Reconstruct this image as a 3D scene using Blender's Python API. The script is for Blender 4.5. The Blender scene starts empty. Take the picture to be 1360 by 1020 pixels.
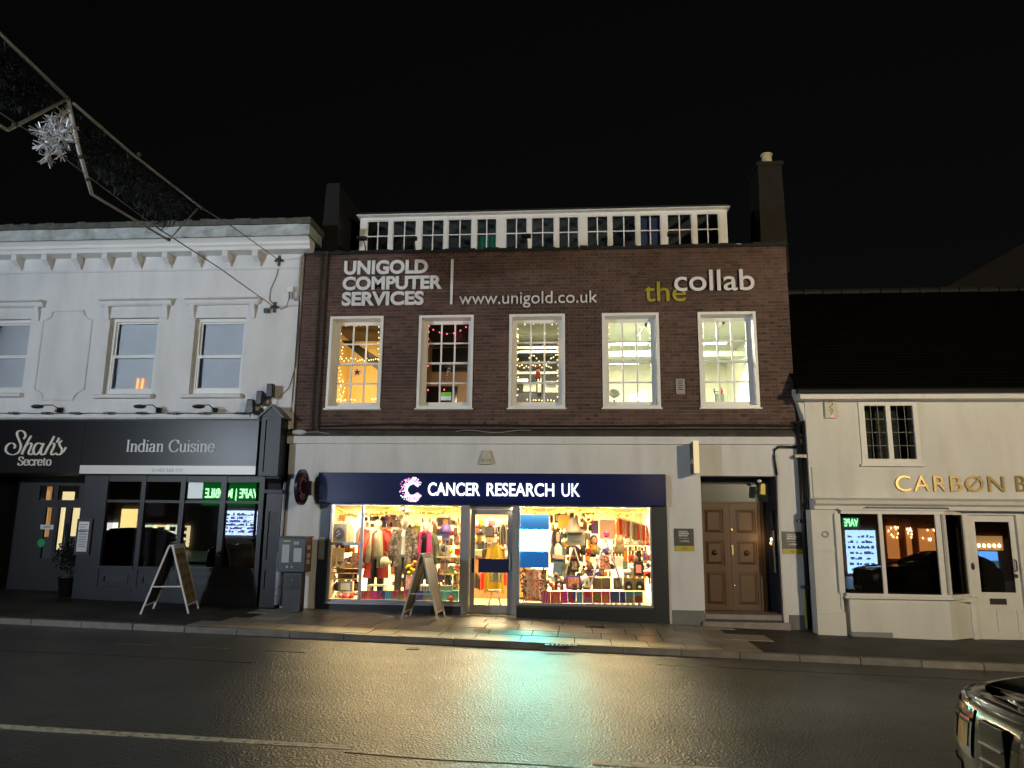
import bpy, math, random
from mathutils import Vector, Matrix
rnd = random.Random(11)
PI = math.pi
sc = bpy.context.scene
COL = sc.collection

# ------------------------------------------------------------------ camera
CAM = Vector((0.0, -15.52, 1.94))
AR = Vector((0.99654392, 0.08237248, 0.0107237))
AU = Vector((0.00453504, -0.18285411, 0.9831296))
AF = Vector((-0.0829437, 0.97968319, 0.18259572))
cam_data = bpy.data.cameras.new('camera')
cam_data.sensor_width = 36.0
cam_data.lens = 36.0 * 980.0 / 1360.0
cam_data.clip_start = 0.05
cam_data.clip_end = 900.0
cam = bpy.data.objects.new('camera', cam_data)
COL.objects.link(cam)
m = Matrix((AR, AU, -AF)).transposed().to_4x4()
m.translation = CAM
cam.matrix_world = m
sc.camera = cam

# ------------------------------------------------------------------ night sky, exposure, renderer
world = bpy.data.worlds.new("World")
sc.world = world
world.use_nodes = True
wn = world.node_tree
sky = wn.nodes.new('ShaderNodeTexSky')
sky.sky_type = 'NISHITA'
sky.sun_disc = False
sky.sun_elevation = math.radians(1.0)
sky.sun_rotation = math.radians(200)
hsv = wn.nodes.new('ShaderNodeHueSaturation')
hsv.inputs['Saturation'].default_value = 0.25
wn.links.new(sky.outputs[0], hsv.inputs['Color'])
wn.links.new(hsv.outputs[0], wn.nodes['Background'].inputs[0])
wn.nodes['Background'].inputs[1].default_value = 0.0028
sc.view_settings.view_transform = 'Standard'
sc.view_settings.look = 'None'
sc.view_settings.exposure = 0.0
sc.view_settings.gamma = 1.0
sc.view_settings.use_curve_mapping = False
sc.cycles.use_denoising = True
sc.cycles.max_bounces = 7
sc.cycles.diffuse_bounces = 3
sc.cycles.glossy_bounces = 4
sc.cycles.transmission_bounces = 5
sc.cycles.transparent_max_bounces = 12
sc.cycles.sample_clamp_indirect = 4.0
sc.cycles.caustics_reflective = False
sc.cycles.caustics_refractive = False

def lamp(kind, name, loc, power, color, size=0.4, aim=None, spread=None, parent=None, sizey=None):
    l = bpy.data.lights.new(name, kind)
    l.energy = power
    l.color = color
    if kind == 'AREA':
        l.size = size
        if sizey:
            l.shape = 'RECTANGLE'; l.size_y = sizey
        else:
            l.shape = 'DISK'
        if spread: l.spread = math.radians(spread)
    elif kind == 'SPOT':
        l.spot_size = math.radians(spread or 60); l.spot_blend = 1.0; l.shadow_soft_size = size
    else:
        l.shadow_soft_size = size
    o = bpy.data.objects.new(name, l)
    COL.objects.link(o)
    o.location = loc
    if aim is not None:
        o.rotation_euler = (Vector(aim) - Vector(loc)).to_track_quat('-Z', 'Y').to_euler()
    if parent:
        o.parent = parent
        o.matrix_parent_inverse = Matrix.Translation(-root_loc(parent))
    return o

# the two street lamps that stand behind the camera (their columns and heads are built further down)
LAMP_A = (-15.0, -18.2, 4.6)
LAMP_B = (10.5, -18.2, 5.4)
POWER_A, COLOR_A = 1220.0, (0.78, 0.87, 1.0)
POWER_B, COLOR_B = 1180.0, (1.0, 0.82, 0.53)

# ------------------------------------------------------------------ places from the measured photograph
def ray(px, py):
    return AR * ((px - 680) / 980.0) - AU * ((py - 510) / 980.0) + AF
def W(px, py, Y=0.0):                    # point of the upright plane y = Y
    d = ray(px, py); t = (Y - CAM.y) / d.y
    return (d.x * t, CAM.z + d.z * t)
def gz(x):                               # the street falls gently to the right
    return -0.021 * x
def G(px, py, off=0.0):                  # point on the ground (off above the pavement)
    d = ray(px, py); t = (off - CAM.z + 0.0) / (d.z + 0.021 * d.x)
    return Vector((d.x * t, CAM.y + d.y * t, CAM.z + d.z * t))
def RX(a, b, top, bot, Y=0.0):
    cx, cy = (a + b) / 2, (top + bot) / 2
    return W(a, cy, Y)[0], W(b, cy, Y)[0], W(cx, bot, Y)[1], W(cx, top, Y)[1]

# ------------------------------------------------------------------ materials
MATS = {}
def mat(name, col, rough=0.6, metal=0.0, emit=None, es=0.0, var=0.0, vs=3.0, bump=0.0, bs=30.0, spec=0.5,
        coat=0.0, coatr=0.05, col2=None, c2s=2.0, c2lo=0.45, c2hi=0.6, rnd_obj=0.0, noemis=False, rvar=0.0, stretch=None):
    if name in MATS: return MATS[name]
    M = bpy.data.materials.new(name); M.use_nodes = True
    nt = M.node_tree; b = nt.nodes['Principled BSDF']
    N, L = nt.nodes.new, nt.links.new
    b.inputs['Roughness'].default_value = rough
    b.inputs['Metallic'].default_value = metal
    b.inputs['Specular IOR Level'].default_value = spec
    b.inputs['Coat Weight'].default_value = coat
    b.inputs['Coat Roughness'].default_value = coatr
    tc = N('ShaderNodeTexCoord')
    vec = tc.outputs['Object']
    if stretch:
        mp = N('ShaderNodeMapping'); mp.inputs['Scale'].default_value = stretch
        L(vec, mp.inputs[0]); vec = mp.outputs[0]
    rgb = N('ShaderNodeRGB'); rgb.outputs[0].default_value = (*col, 1)
    out = rgb.outputs[0]
    if col2:
        n = N('ShaderNodeTexNoise'); n.inputs['Scale'].default_value = c2s; n.inputs['Detail'].default_value = 6
        n.inputs['Roughness'].default_value = 0.65
        L(vec, n.inputs['Vector'])
        mr = N('ShaderNodeMapRange'); mr.inputs[1].default_value = c2lo; mr.inputs[2].default_value = c2hi
        L(n.outputs[0], mr.inputs[0])
        mx = N('ShaderNodeMix'); mx.data_type = 'RGBA'
        L(mr.outputs[0], mx.inputs[0]); L(out, mx.inputs[6]); mx.inputs[7].default_value = (*col2, 1)
        out = mx.outputs[2]
    if var or rnd_obj:
        hs = N('ShaderNodeHueSaturation')
        val = None
        if var:
            n = N('ShaderNodeTexNoise'); n.inputs['Scale'].default_value = vs; n.inputs['Detail'].default_value = 5
            L(vec, n.inputs['Vector'])
            mr = N('ShaderNodeMapRange'); mr.inputs[1].default_value = 0.25; mr.inputs[2].default_value = 0.75
            mr.inputs[3].default_value = 1 - var; mr.inputs[4].default_value = 1 + var
            L(n.outputs[0], mr.inputs[0]); val = mr.outputs[0]
        if rnd_obj:
            oi = N('ShaderNodeObjectInfo'); ge = N('ShaderNodeNewGeometry')
            ad = N('ShaderNodeMath'); ad.operation = 'ADD'
            L(oi.outputs['Random'], ad.inputs[0]); L(ge.outputs['Random Per Island'], ad.inputs[1])
            fr = N('ShaderNodeMath'); fr.operation = 'FRACT'; L(ad.outputs[0], fr.inputs[0])
            mr = N('ShaderNodeMapRange'); mr.inputs[3].default_value = 1 - rnd_obj; mr.inputs[4].default_value = 1 + rnd_obj
            L(fr.outputs[0], mr.inputs[0])
            if val:
                mu = N('ShaderNodeMath'); mu.operation = 'MULTIPLY'
                L(val, mu.inputs[0]); L(mr.outputs[0], mu.inputs[1]); val = mu.outputs[0]
            else: val = mr.outputs[0]
            mh = N('ShaderNodeMapRange'); mh.inputs[3].default_value = 0.49; mh.inputs[4].default_value = 0.51
            L(oi.outputs['Random'], mh.inputs[0]); L(mh.outputs[0], hs.inputs['Hue'])
        L(val, hs.inputs['Value']); L(out, hs.inputs['Color']); out = hs.outputs[0]
    L(out, b.inputs['Base Color'])
    if rvar:
        n = N('ShaderNodeTexNoise'); n.inputs['Scale'].default_value = 2.2; n.inputs['Detail'].default_value = 6
        L(vec, n.inputs['Vector'])
        mr = N('ShaderNodeMapRange'); mr.inputs[1].default_value = 0.3; mr.inputs[2].default_value = 0.7
        mr.inputs[3].default_value = max(0.02, rough - rvar); mr.inputs[4].default_value = rough + rvar
        L(n.outputs[0], mr.inputs[0]); L(mr.outputs[0], b.inputs['Roughness'])
    if bump:
        n = N('ShaderNodeTexNoise'); n.inputs['Scale'].default_value = bs; n.inputs['Detail'].default_value = 5
        L(vec, n.inputs['Vector'])
        bp = N('ShaderNodeBump'); bp.inputs['Strength'].default_value = bump; bp.inputs['Distance'].default_value = 0.01
        L(n.outputs[0], bp.inputs['Height']); L(bp.outputs[0], b.inputs['Normal'])
    if emit:
        b.inputs['Emission Color'].default_value = (*emit, 1); b.inputs['Emission Strength'].default_value = es
        if noemis: M.cycles.emission_sampling = 'NONE'
    MATS[name] = M
    return M

def glass_mat(name, tint=(1, 1, 1), ior=1.5, rough=0.0):
    if name in MATS: return MATS[name]
    M = bpy.data.materials.new(name); M.use_nodes = True
    nt = M.node_tree; nt.nodes.clear()
    N, L = nt.nodes.new, nt.links.new
    o = N('ShaderNodeOutputMaterial'); mx = N('ShaderNodeMixShader')
    t = N('ShaderNodeBsdfTransparent'); t.inputs[0].default_value = (*tint, 1)
    g = N('ShaderNodeBsdfGlossy'); g.inputs['Roughness'].default_value = rough
    f = N('ShaderNodeFresnel'); f.inputs[0].default_value = ior
    L(f.outputs[0], mx.inputs[0]); L(t.outputs[0], mx.inputs[1]); L(g.outputs[0], mx.inputs[2]); L(mx.outputs[0], o.inputs[0])
    MATS[name] = M
    return M

# ------------------------------------------------------------------ mesh builder
def root_loc(o):
    while o.parent: o = o.parent
    return o.location.copy()

class MB:
    def __init__(s):
        s.v = []; s.f = []; s.mi = []
    def add(s, vs, fs, k=0):
        n = len(s.v); s.v += [tuple(p) for p in vs]; s.f += [tuple(i + n for i in f) for f in fs]; s.mi += [k] * len(fs)
        return s
    def box(s, x0, x1, y0, y1, z0, z1, k=0):
        if x0 > x1: x0, x1 = x1, x0
        if y0 > y1: y0, y1 = y1, y0
        if z0 > z1: z0, z1 = z1, z0
        return s.add([(x0,y0,z0),(x1,y0,z0),(x1,y1,z0),(x0,y1,z0),(x0,y0,z1),(x1,y0,z1),(x1,y1,z1),(x0,y1,z1)],
                     [(0,3,2,1),(4,5,6,7),(0,1,5,4),(1,2,6,5),(2,3,7,6),(3,0,4,7)], k)
    def hexa(s, p, k=0):
        return s.add(p, [(0,3,2,1),(4,5,6,7),(0,1,5,4),(1,2,6,5),(2,3,7,6),(3,0,4,7)], k)
    def quad(s, a, b, c, d, k=0):
        return s.add([a, b, c, d], [(0, 1, 2, 3)], k)
    def prism(s, poly, y0, y1, k=0):       # poly in x,z (counter-clockwise seen from -y)
        n = len(poly)
        vs = [(x, y0, z) for x, z in poly] + [(x, y1, z) for x, z in poly]
        fs = [tuple(range(n)), tuple(range(2 * n - 1, n - 1, -1))]
        fs += [(i, i + n, (i + 1) % n + n, (i + 1) % n) for i in range(n)]
        return s.add(vs, fs, k)
    def prism_x(s, poly, x0, x1, k=0):     # poly in y,z
        n = len(poly)
        vs = [(x0, y, z) for y, z in poly] + [(x1, y, z) for y, z in poly]
        fs = [tuple(range(n - 1, -1, -1)), tuple(range(n, 2 * n))]
        fs += [(i, (i + 1) % n, (i + 1) % n + n, i + n) for i in range(n)]
        return s.add(vs, fs, k)
    def prism_z(s, poly, z0, z1, k=0):     # poly in x,y
        n = len(poly)
        vs = [(x, y, z0) for x, y in poly] + [(x, y, z1) for x, y in poly]
        fs = [tuple(range(n - 1, -1, -1)), tuple(range(n, 2 * n))]
        fs += [(i, (i + 1) % n, (i + 1) % n + n, i + n) for i in range(n)]
        return s.add(vs, fs, k)
    def tube(s, pts, r, n=8, k=0):
        pts = [Vector(p) for p in pts]
        rs = r if isinstance(r, (list, tuple)) else [r] * len(pts)
        base = len(s.v)
        for i, p in enumerate(pts):
            d = (pts[min(i + 1, len(pts) - 1)] - pts[max(i - 1, 0)])
            if d.length < 1e-9: d = Vector((0, 0, 1))
            d.normalize()
            a = Vector((0, 0, 1)) if abs(d.z) < 0.9 else Vector((1, 0, 0))
            u = d.cross(a).normalized(); w = d.cross(u).normalized()
            for j in range(n):
                t = 2 * PI * j / n
                s.v.append(tuple(p + (u * math.cos(t) + w * math.sin(t)) * rs[i]))
        for i in range(len(pts) - 1):
            for j in range(n):
                s.f.append((base+i*n+j, base+i*n+(j+1)%n, base+(i+1)*n+(j+1)%n, base+(i+1)*n+j)); s.mi.append(k)
        s.f.append(tuple(base + j for j in range(n - 1, -1, -1))); s.mi.append(k)
        s.f.append(tuple(base + (len(pts) - 1) * n + j for j in range(n))); s.mi.append(k)
        return s
    def ell(s, c, rx, ry, rz, n=12, m=8, k=0):
        base = len(s.v)
        s.v.append((c[0], c[1], c[2] - rz))
        for i in range(1, m):
            a = -PI / 2 + PI * i / m
            for j in range(n):
                t = 2 * PI * j / n
                s.v.append((c[0] + rx*math.cos(a)*math.cos(t), c[1] + ry*math.cos(a)*math.sin(t), c[2] + rz*math.sin(a)))
        s.v.append((c[0], c[1], c[2] + rz)); top = len(s.v) - 1
        for j in range(n):
            s.f.append((base, base+1+(j+1)%n, base+1+j)); s.mi.append(k)
            s.f.append((top, base+1+(m-2)*n+j, base+1+(m-2)*n+(j+1)%n)); s.mi.append(k)
        for i in range(m - 2):
            for j in range(n):
                a = base+1+i*n+j; b2 = base+1+i*n+(j+1)%n
                s.f.append((a, b2, b2 + n, a + n)); s.mi.append(k)
        return s
    def lathe(s, prof, c, n=16, k=0, sx=1.0, sy=1.0):   # prof: (radius, z)
        base = len(s.v)
        for r, z in prof:
            for j in range(n):
                t = 2 * PI * j / n
                s.v.append((c[0] + r*math.cos(t)*sx, c[1] + r*math.sin(t)*sy, c[2] + z))
        for i in range(len(prof) - 1):
            for j in range(n):
                s.f.append((base+i*n+j, base+i*n+(j+1)%n, base+(i+1)*n+(j+1)%n, base+(i+1)*n+j)); s.mi.append(k)
        s.f.append(tuple(base + j for j in range(n - 1, -1, -1))); s.mi.append(k)
        s.f.append(tuple(base + (len(prof)-1)*n + j for j in range(n))); s.mi.append(k)
        return s
    def ribbon(s, pts, wmin, wmax, y0, y1, k=0, closed=False):   # pen stroke in the x,z plane
        P = [Vector((a, b)) for a, b in pts]
        out = []
        n = len(P)
        for i in range(n - 1):
            p0, p1, p2, p3 = P[max(i-1, 0)], P[i], P[i+1], P[min(i+2, n-1)]
            for q in range(5):
                t = q / 5.0
                out.append(0.5*((2*p1)+(p2-p0)*t+(2*p0-5*p1+4*p2-p3)*t*t+(3*p1-p0-3*p2+p3)*t**3))
        out.append(P[-1])
        vs = []
        for i, p in enumerate(out):
            d = out[min(i+1, len(out)-1)] - out[max(i-1, 0)]
            if d.length < 1e-9: d = Vector((1, 0))
            d.normalize(); nn = Vector((-d.y, d.x))
            w = wmin + (wmax - wmin) * abs(d.y)
            a = p + nn * w; b = p - nn * w
            vs += [(a.x, y0, a.y), (b.x, y0, b.y), (a.x, y1, a.y), (b.x, y1, b.y)]
        fs = []
        for i in range(len(out) - 1):
            a, b = i * 4, i * 4 + 4
            fs += [(a, b, b+1, a+1), (a+2, a+3, b+3, b+2), (a, a+2, b+2, b), (a+1, b+1, b+3, a+3)]
        e = (len(out) - 1) * 4
        fs += [(0, 1, 3, 2), (e, e+2, e+3, e+1)]
        return s.add(vs, fs, k)
    def wall(s, x0, x1, z0, z1, y0, y1, holes, k=0):
        xs = sorted({x0, x1, *[h[0] for h in holes], *[h[1] for h in holes]})
        zs = sorted({z0, z1, *[h[2] for h in holes], *[h[3] for h in holes]})
        xs = [x for x in xs if x0 <= x <= x1]; zs = [z for z in zs if z0 <= z <= z1]
        for i in range(len(xs) - 1):
            for j in range(len(zs) - 1):
                cx, cz = (xs[i]+xs[i+1])/2, (zs[j]+zs[j+1])/2
                if any(h[0] < cx < h[1] and h[2] < cz < h[3] for h in holes): continue
                a, b, c, d = xs[i], xs[i+1], zs[j], zs[j+1]
                s.quad((a,y0,c), (b,y0,c), (b,y0,d), (a,y0,d), k)
                s.quad((a,y1,c), (a,y1,d), (b,y1,d), (b,y1,c), k)
        for a, b, c, d in list(holes):
            c2 = max(c, z0)
            s.quad((a,y0,c2), (a,y0,d), (a,y1,d), (a,y1,c2), k)
            s.quad((b,y0,c2), (b,y1,c2), (b,y1,d), (b,y0,d), k)
            s.quad((a,y0,d), (b,y0,d), (b,y1,d), (a,y1,d), k)
            if c > z0: s.quad((a,y0,c), (a,y1,c), (b,y1,c), (b,y0,c), k)
        s.quad((x0,y0,z0), (x0,y0,z1), (x0,y1,z1), (x0,y1,z0), k)
        s.quad((x1,y0,z0), (x1,y1,z0), (x1,y1,z1), (x1,y0,z1), k)
        s.quad((x0,y0,z1), (x1,y0,z1), (x1,y1,z1), (x0,y1,z1), k)
        return s
    def obj(s, name, mats, parent=None, smooth=False, bevel=0.0, origin=None, sub=0):
        me = bpy.data.meshes.new(name)
        if parent is not None: off = root_loc(parent)
        elif origin is not None: off = Vector(origin)
        else:
            xs = [v[0] for v in s.v]; ys = [v[1] for v in s.v]; zs = [v[2] for v in s.v]
            off = Vector(((min(xs)+max(xs))/2, (min(ys)+max(ys))/2, min(zs)))
        me.from_pydata([(v[0]-off.x, v[1]-off.y, v[2]-off.z) for v in s.v], [], s.f)
        if not isinstance(mats, (list, tuple)): mats = [mats]
        for M in mats: me.materials.append(M)
        if len(mats) > 1: me.polygons.foreach_set('material_index', s.mi)
        if smooth: me.polygons.foreach_set('use_smooth', [True] * len(me.polygons))
        me.update()
        o = bpy.data.objects.new(name, me); COL.objects.link(o)
        if parent is not None: o.parent = parent
        else: o.location = off
        if bevel:
            b = o.modifiers.new('edge', 'BEVEL'); b.width = bevel; b.segments = 2; b.limit_method = 'ANGLE'
            b.angle_limit = math.radians(40)
        if sub:
            b = o.modifiers.new('smooth', 'SUBSURF'); b.levels = sub; b.render_levels = sub
        return o

def tag(o, label=None, cat=None, group=None, kind=None):
    if label: o['label'] = label
    if cat: o['category'] = cat
    if group: o['group'] = group
    if kind: o['kind'] = kind
    return o
def thing(name, label, cat, loc, group=None):
    o = bpy.data.objects.new(name, None); COL.objects.link(o); o.location = loc; o.empty_display_size = 0.2
    return tag(o, label, cat, group)
def copy_tree(o, loc=None, rz=None, label=None, parent=None):
    c = o.copy(); COL.objects.link(c)
    if parent is not None: c.parent = parent
    for ch in [x for x in bpy.data.objects if x.parent == o]:
        copy_tree(ch, parent=c)
    if loc is not None: c.location = loc
    if rz is not None: c.rotation_euler = (0, 0, rz)
    if label: c['label'] = label
    return c

def text_mesh(body, bold=0.0, spacing=1.0):
    cu = bpy.data.curves.new('t', 'FONT'); cu.body = body; cu.size = 1.0; cu.extrude = 0.05; cu.offset = bold
    cu.space_character = spacing; cu.resolution_u = 5
    o = bpy.data.objects.new('t', cu); COL.objects.link(o)
    dg = bpy.context.evaluated_depsgraph_get()
    me = o.evaluated_get(dg).to_mesh()
    vs = [tuple(v.co) for v in me.vertices]; fs = [tuple(p.vertices) for p in me.polygons]
    o.evaluated_get(dg).to_mesh_clear()
    bpy.data.objects.remove(o); bpy.data.curves.remove(cu)
    # weld
    key = {}; remap = []; nv = []
    for v in vs:
        k = (round(v[0], 5), round(v[1], 5), round(v[2], 5))
        if k not in key: key[k] = len(nv); nv.append(v)
        remap.append(key[k])
    nf = []
    for f in fs:
        g = []
        for i in f:
            j = remap[i]
            if j not in g: g.append(j)
        if len(g) > 2: nf.append(tuple(g))
    return nv, nf
def lettering(body, x0, x1, z0, z1, y, M, parent, depth=0.02, bold=0.0, name='letter', split=True, back=False, spacing=1.0, slant=0.0):
    vs, fs = text_mesh(body, bold, spacing)
    mnx = min(v[0] for v in vs); mxx = max(v[0] for v in vs); mny = min(v[1] for v in vs); mxy = max(v[1] for v in vs)
    def tr(v):
        u = (v[0]-mnx)/(mxx-mnx); w = (v[1]-mny)/(mxy-mny)
        X = x0 + (x1-x0)*u + slant*w*(z1-z0)
        return (X, y + (-1 if not back else 1) * (v[2]/0.05*0.5+0.5) * depth, z0 + (z1-z0)*w)
    tv = [tr(v) for v in vs]
    if not split:
        b = MB(); b.add(tv, fs); return [b.obj(name, M, parent)]
    par = list(range(len(vs)))
    def find(a):
        while par[a] != a: par[a] = par[par[a]]; a = par[a]
        return a
    for f in fs:
        for i in f[1:]: par[find(i)] = find(f[0])
    isl = {}
    for i in range(len(vs)): isl.setdefault(find(i), []).append(i)
    groups = sorted([[min(vs[i][0] for i in g), max(vs[i][0] for i in g), g] for g in isl.values()], key=lambda g: g[0])
    merged = []
    for g in groups:
        if merged and min(merged[-1][1], g[1]) - max(merged[-1][0], g[0]) > 0.5 * min(merged[-1][1]-merged[-1][0], g[1]-g[0]):
            merged[-1][2] = merged[-1][2] + g[2]; merged[-1][1] = max(merged[-1][1], g[1])
        else: merged.append(g)
    out = []
    for g in merged:
        idx = {i: n for n, i in enumerate(g[2])}
        b = MB(); b.add([tv[i] for i in g[2]], [tuple(idx[i] for i in f) for f in fs if f[0] in idx])
        out.append(b.obj(name, M, parent))
    return out

# ------------------------------------------------------------------ common materials
white_paint = mat('white_paint', (0.74, 0.74, 0.72), 0.55, var=0.04, vs=2.0)
white_gloss = mat('white_gloss', (0.78, 0.78, 0.76), 0.35, var=0.03, vs=3.0)
stucco = mat('stucco', (0.70, 0.70, 0.70), 0.8, var=0.08, vs=1.6, bump=0.25, bs=45, stretch=(1.6, 1, .35), col2=(0.60, 0.59, 0.57), c2s=1.1, c2lo=0.5, c2hi=0.78)
render_w = mat('rendered_wall', (0.66, 0.66, 0.66), 0.8, var=0.08, vs=1.4, bump=0.2, bs=60, stretch=(1.8, 1, .4), col2=(0.54, 0.53, 0.51), c2s=1.3, c2lo=0.5, c2hi=0.8)
cream_w = mat('cream_wall', (0.66, 0.65, 0.61), 0.75, var=0.07, vs=1.3, bump=0.2, bs=50, stretch=(1.7, 1, .4), col2=(0.57, 0.55, 0.50), c2s=1.2, c2lo=0.5, c2hi=0.8)
trim_w = mat('cream_trim', (0.68, 0.66, 0.62), 0.5, var=0.06, vs=2.5, col2=(0.5, 0.48, 0.44), c2s=5, c2lo=0.55, c2hi=0.8)
lead = mat('lead_sheet', (0.42, 0.45, 0.45), 0.6, var=0.25, vs=3, bump=0.5, bs=6, col2=(0.2, 0.22, 0.21), c2s=2.0, c2lo=0.5, c2hi=0.7)
moss = mat('mossy_coping', (0.09, 0.095, 0.08), 0.95, var=0.4, vs=6, bump=0.6, bs=25)
black_m = mat('black_metal', (0.015, 0.015, 0.016), 0.45)
black_p = mat('black_plastic', (0.012, 0.012, 0.013), 0.35)
dark_m = mat('dark_grey_metal', (0.05, 0.05, 0.055), 0.4)
alu = mat('aluminium', (0.55, 0.55, 0.56), 0.35, metal=0.8, var=0.08, vs=8)
steel = mat('steel', (0.6, 0.6, 0.6), 0.25, metal=1.0)
charcoal = mat('charcoal_paint', (0.013, 0.013, 0.019), 0.42, var=0.15, vs=2.0, spec=.35, bump=.15, bs=25)
charcoal_d = mat('charcoal_panel', (0.008, 0.008, 0.012), 0.5, var=0.1, vs=2.0)
fascia_d = mat('dark_fascia', (0.007, 0.0075, 0.0095), 0.30, var=0.08, vs=1.5, spec=0.22)
glass = glass_mat('clear_glass')
glass_up = glass_mat('upper_window_glass', (0.97, 0.98, 0.97), 1.35)
glass_dark = glass_mat('tinted_glass', (0.5, 0.5, 0.5), 1.85)
soot = mat('sooty_ledge', (0.06, 0.055, 0.045), 0.95, var=0.4, vs=5, bump=0.6, bs=30)
ORD = ['first', 'second', 'third', 'fourth', 'fifth', 'sixth', 'seventh', 'eighth', 'ninth', 'tenth', 'eleventh', 'twelfth', 'thirteenth', 'fourteenth', 'fifteenth', 'sixteenth']
navy = mat('navy_panel', (0.006, 0.012, 0.085), 0.35, spec=0.2, coat=0.35, coatr=0.16, var=0.05, vs=1.0)
wood_in = mat('pine_board', (0.36, 0.24, 0.12), 0.5, var=0.12, vs=4)
interior_w = mat('interior_wall', (0.8, 0.78, 0.7), 0.8)

# ================================================================== GROUND
def asphalt():
    M = bpy.data.materials.new('wet_asphalt'); M.use_nodes = True
    nt = M.node_tree; b = nt.nodes['Principled BSDF']; N, L = nt.nodes.new, nt.links.new
    tc = N('ShaderNodeTexCoord'); v = tc.outputs['Object']
    def noise(s, d=4, ro=0.6):
        n = N('ShaderNodeTexNoise'); n.inputs['Scale'].default_value = s; n.inputs['Detail'].default_value = d
        n.inputs['Roughness'].default_value = ro; L(v, n.inputs['Vector']); return n.outputs[0]
    cr = N('ShaderNodeMapRange'); L(noise(90, 3), cr.inputs[0]); cr.inputs[1].default_value = 0.3; cr.inputs[2].default_value = 0.72
    mx = N('ShaderNodeMix'); mx.data_type = 'RGBA'; L(cr.outputs[0], mx.inputs[0])
    mx.inputs[6].default_value = (0.018, 0.018, 0.0178, 1); mx.inputs[7].default_value = (0.070, 0.068, 0.065, 1)
    L(mx.outputs[2], b.inputs['Base Color'])
    rr = N('ShaderNodeMapRange'); L(noise(0.8, 6), rr.inputs[0]); rr.inputs[1].default_value = 0.32; rr.inputs[2].default_value = 0.68
    rr.inputs[3].default_value = 0.29; rr.inputs[4].default_value = 0.41; L(rr.outputs[0], b.inputs['Roughness'])
    b.inputs['Specular IOR Level'].default_value = 0.40
    vo = N('ShaderNodeTexVoronoi'); vo.inputs['Scale'].default_value = 42; L(v, vo.inputs['Vector'])
    b1 = N('ShaderNodeBump'); b1.inputs['Strength'].default_value = 0.9; b1.inputs['Distance'].default_value = 0.009
    L(vo.outputs[0], b1.inputs['Height'])
    b2 = N('ShaderNodeBump'); b2.inputs['Strength'].default_value = 0.25; b2.inputs['Distance'].default_value = 0.008
    L(noise(14, 3), b2.inputs['Height']); L(b1.outputs[0], b2.inputs['Normal'])
    b3 = N('ShaderNodeBump'); b3.inputs['Strength'].default_value = 0.15; b3.inputs['Distance'].default_value = 0.012
    L(noise(1.6, 3), b3.inputs['Height']); L(b2.outputs[0], b3.inputs['Normal'])
    L(b3.outputs[0], b.inputs['Normal'])
    return M
ASPH = asphalt()
def patch_material():
    M = ASPH.copy(); M.name = 'patch_asphalt'
    for n in M.node_tree.nodes:
        if n.type == 'MIX': n.inputs[6].default_value = (.006, .006, .006, 1); n.inputs[7].default_value = (.022, .021, .02, 1)
        if n.type == 'BSDF_PRINCIPLED': n.inputs['Specular IOR Level'].default_value = .6
    return M
KY = -3.05          # kerb face
def slope_sheet(name, x0, x1, y0, y1, off, M, parent=None, nx=1):
    b = MB()
    for i in range(nx):
        a = x0 + (x1-x0)*i/nx; c = x0 + (x1-x0)*(i+1)/nx
        b.quad((a,y0,gz(a)+off), (c,y0,gz(c)+off), (c,y1,gz(c)+off), (a,y1,gz(a)+off))
    return b.obj(name, M, parent, origin=(0, 0, 0))
ground = tag(slope_sheet('ground', -220, 220, -200, 240, -0.55, mat('dark_earth', (0.03, 0.03, 0.028), 0.95)), kind='structure')
road = tag(slope_sheet('road', -60, 60, -12.2, KY + 0.05, -0.10, ASPH), kind='structure')
# slab pavement in front of the shops: bedding, then every slab on its own
pav = tag(MB().hexa([(-34,KY+.12,gz(-34)-.5),(34,KY+.12,gz(34)-.5),(34,1.6,gz(34)-.5),(-34,1.6,gz(-34)-.5),
                     (-34,KY+.12,gz(-34)-.012),(34,KY+.12,gz(34)-.012),(34,1.6,gz(34)-.012),(-34,1.6,gz(-34)-.012)])
          .obj('pavement', mat('joint_dirt', (0.008, 0.007, 0.006), 0.9), origin=(0, 0, 0)), kind='structure')
slab_m = mat('paving_stone', (0.36, 0.31, 0.235), 0.38, var=0.10, vs=1.2, bump=0.3, bs=40, rnd_obj=0.16, rvar=0.08,
             col2=(0.25, 0.22, 0.17), c2s=1.6, c2lo=0.48, c2hi=0.70)
rows = [KY + 0.15, -2.33, -1.72, -1.02, -0.42, 0.0]
nsl = 0
for r in range(5):
    x = -6.6 + (r*0.31) % .7
    while x < 2.5 + (r*0.47) % .6:
        w = rnd.choice([0.6, 0.6, 0.75, 0.9, 0.45])
        y0, y1 = rows[r] + 0.008, rows[r+1] - 0.008
        dz = rnd.uniform(-0.0025, 0.0025); g = 0.008
        p = []
        for z in (-0.05, 0.0):
            for X, Y in ((x+g, y0), (x+w-g, y0), (x+w-g, y1), (x+g, y1)):
                p.append((X, Y, gz(X) + z + dz + (rnd.uniform(-.0015, .0015) if z == 0 else 0)))
        MB().hexa(p).obj('paving_slab', slab_m, pav); nsl += 1
        x += w
tarm = mat('pavement_tarmac', (0.052, 0.045, 0.037), 0.6, var=0.35, vs=1.4, bump=0.6, bs=60, spec=0.3, col2=(0.022, 0.02, 0.018), c2s=1.1, c2lo=0.45, c2hi=0.6)
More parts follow.
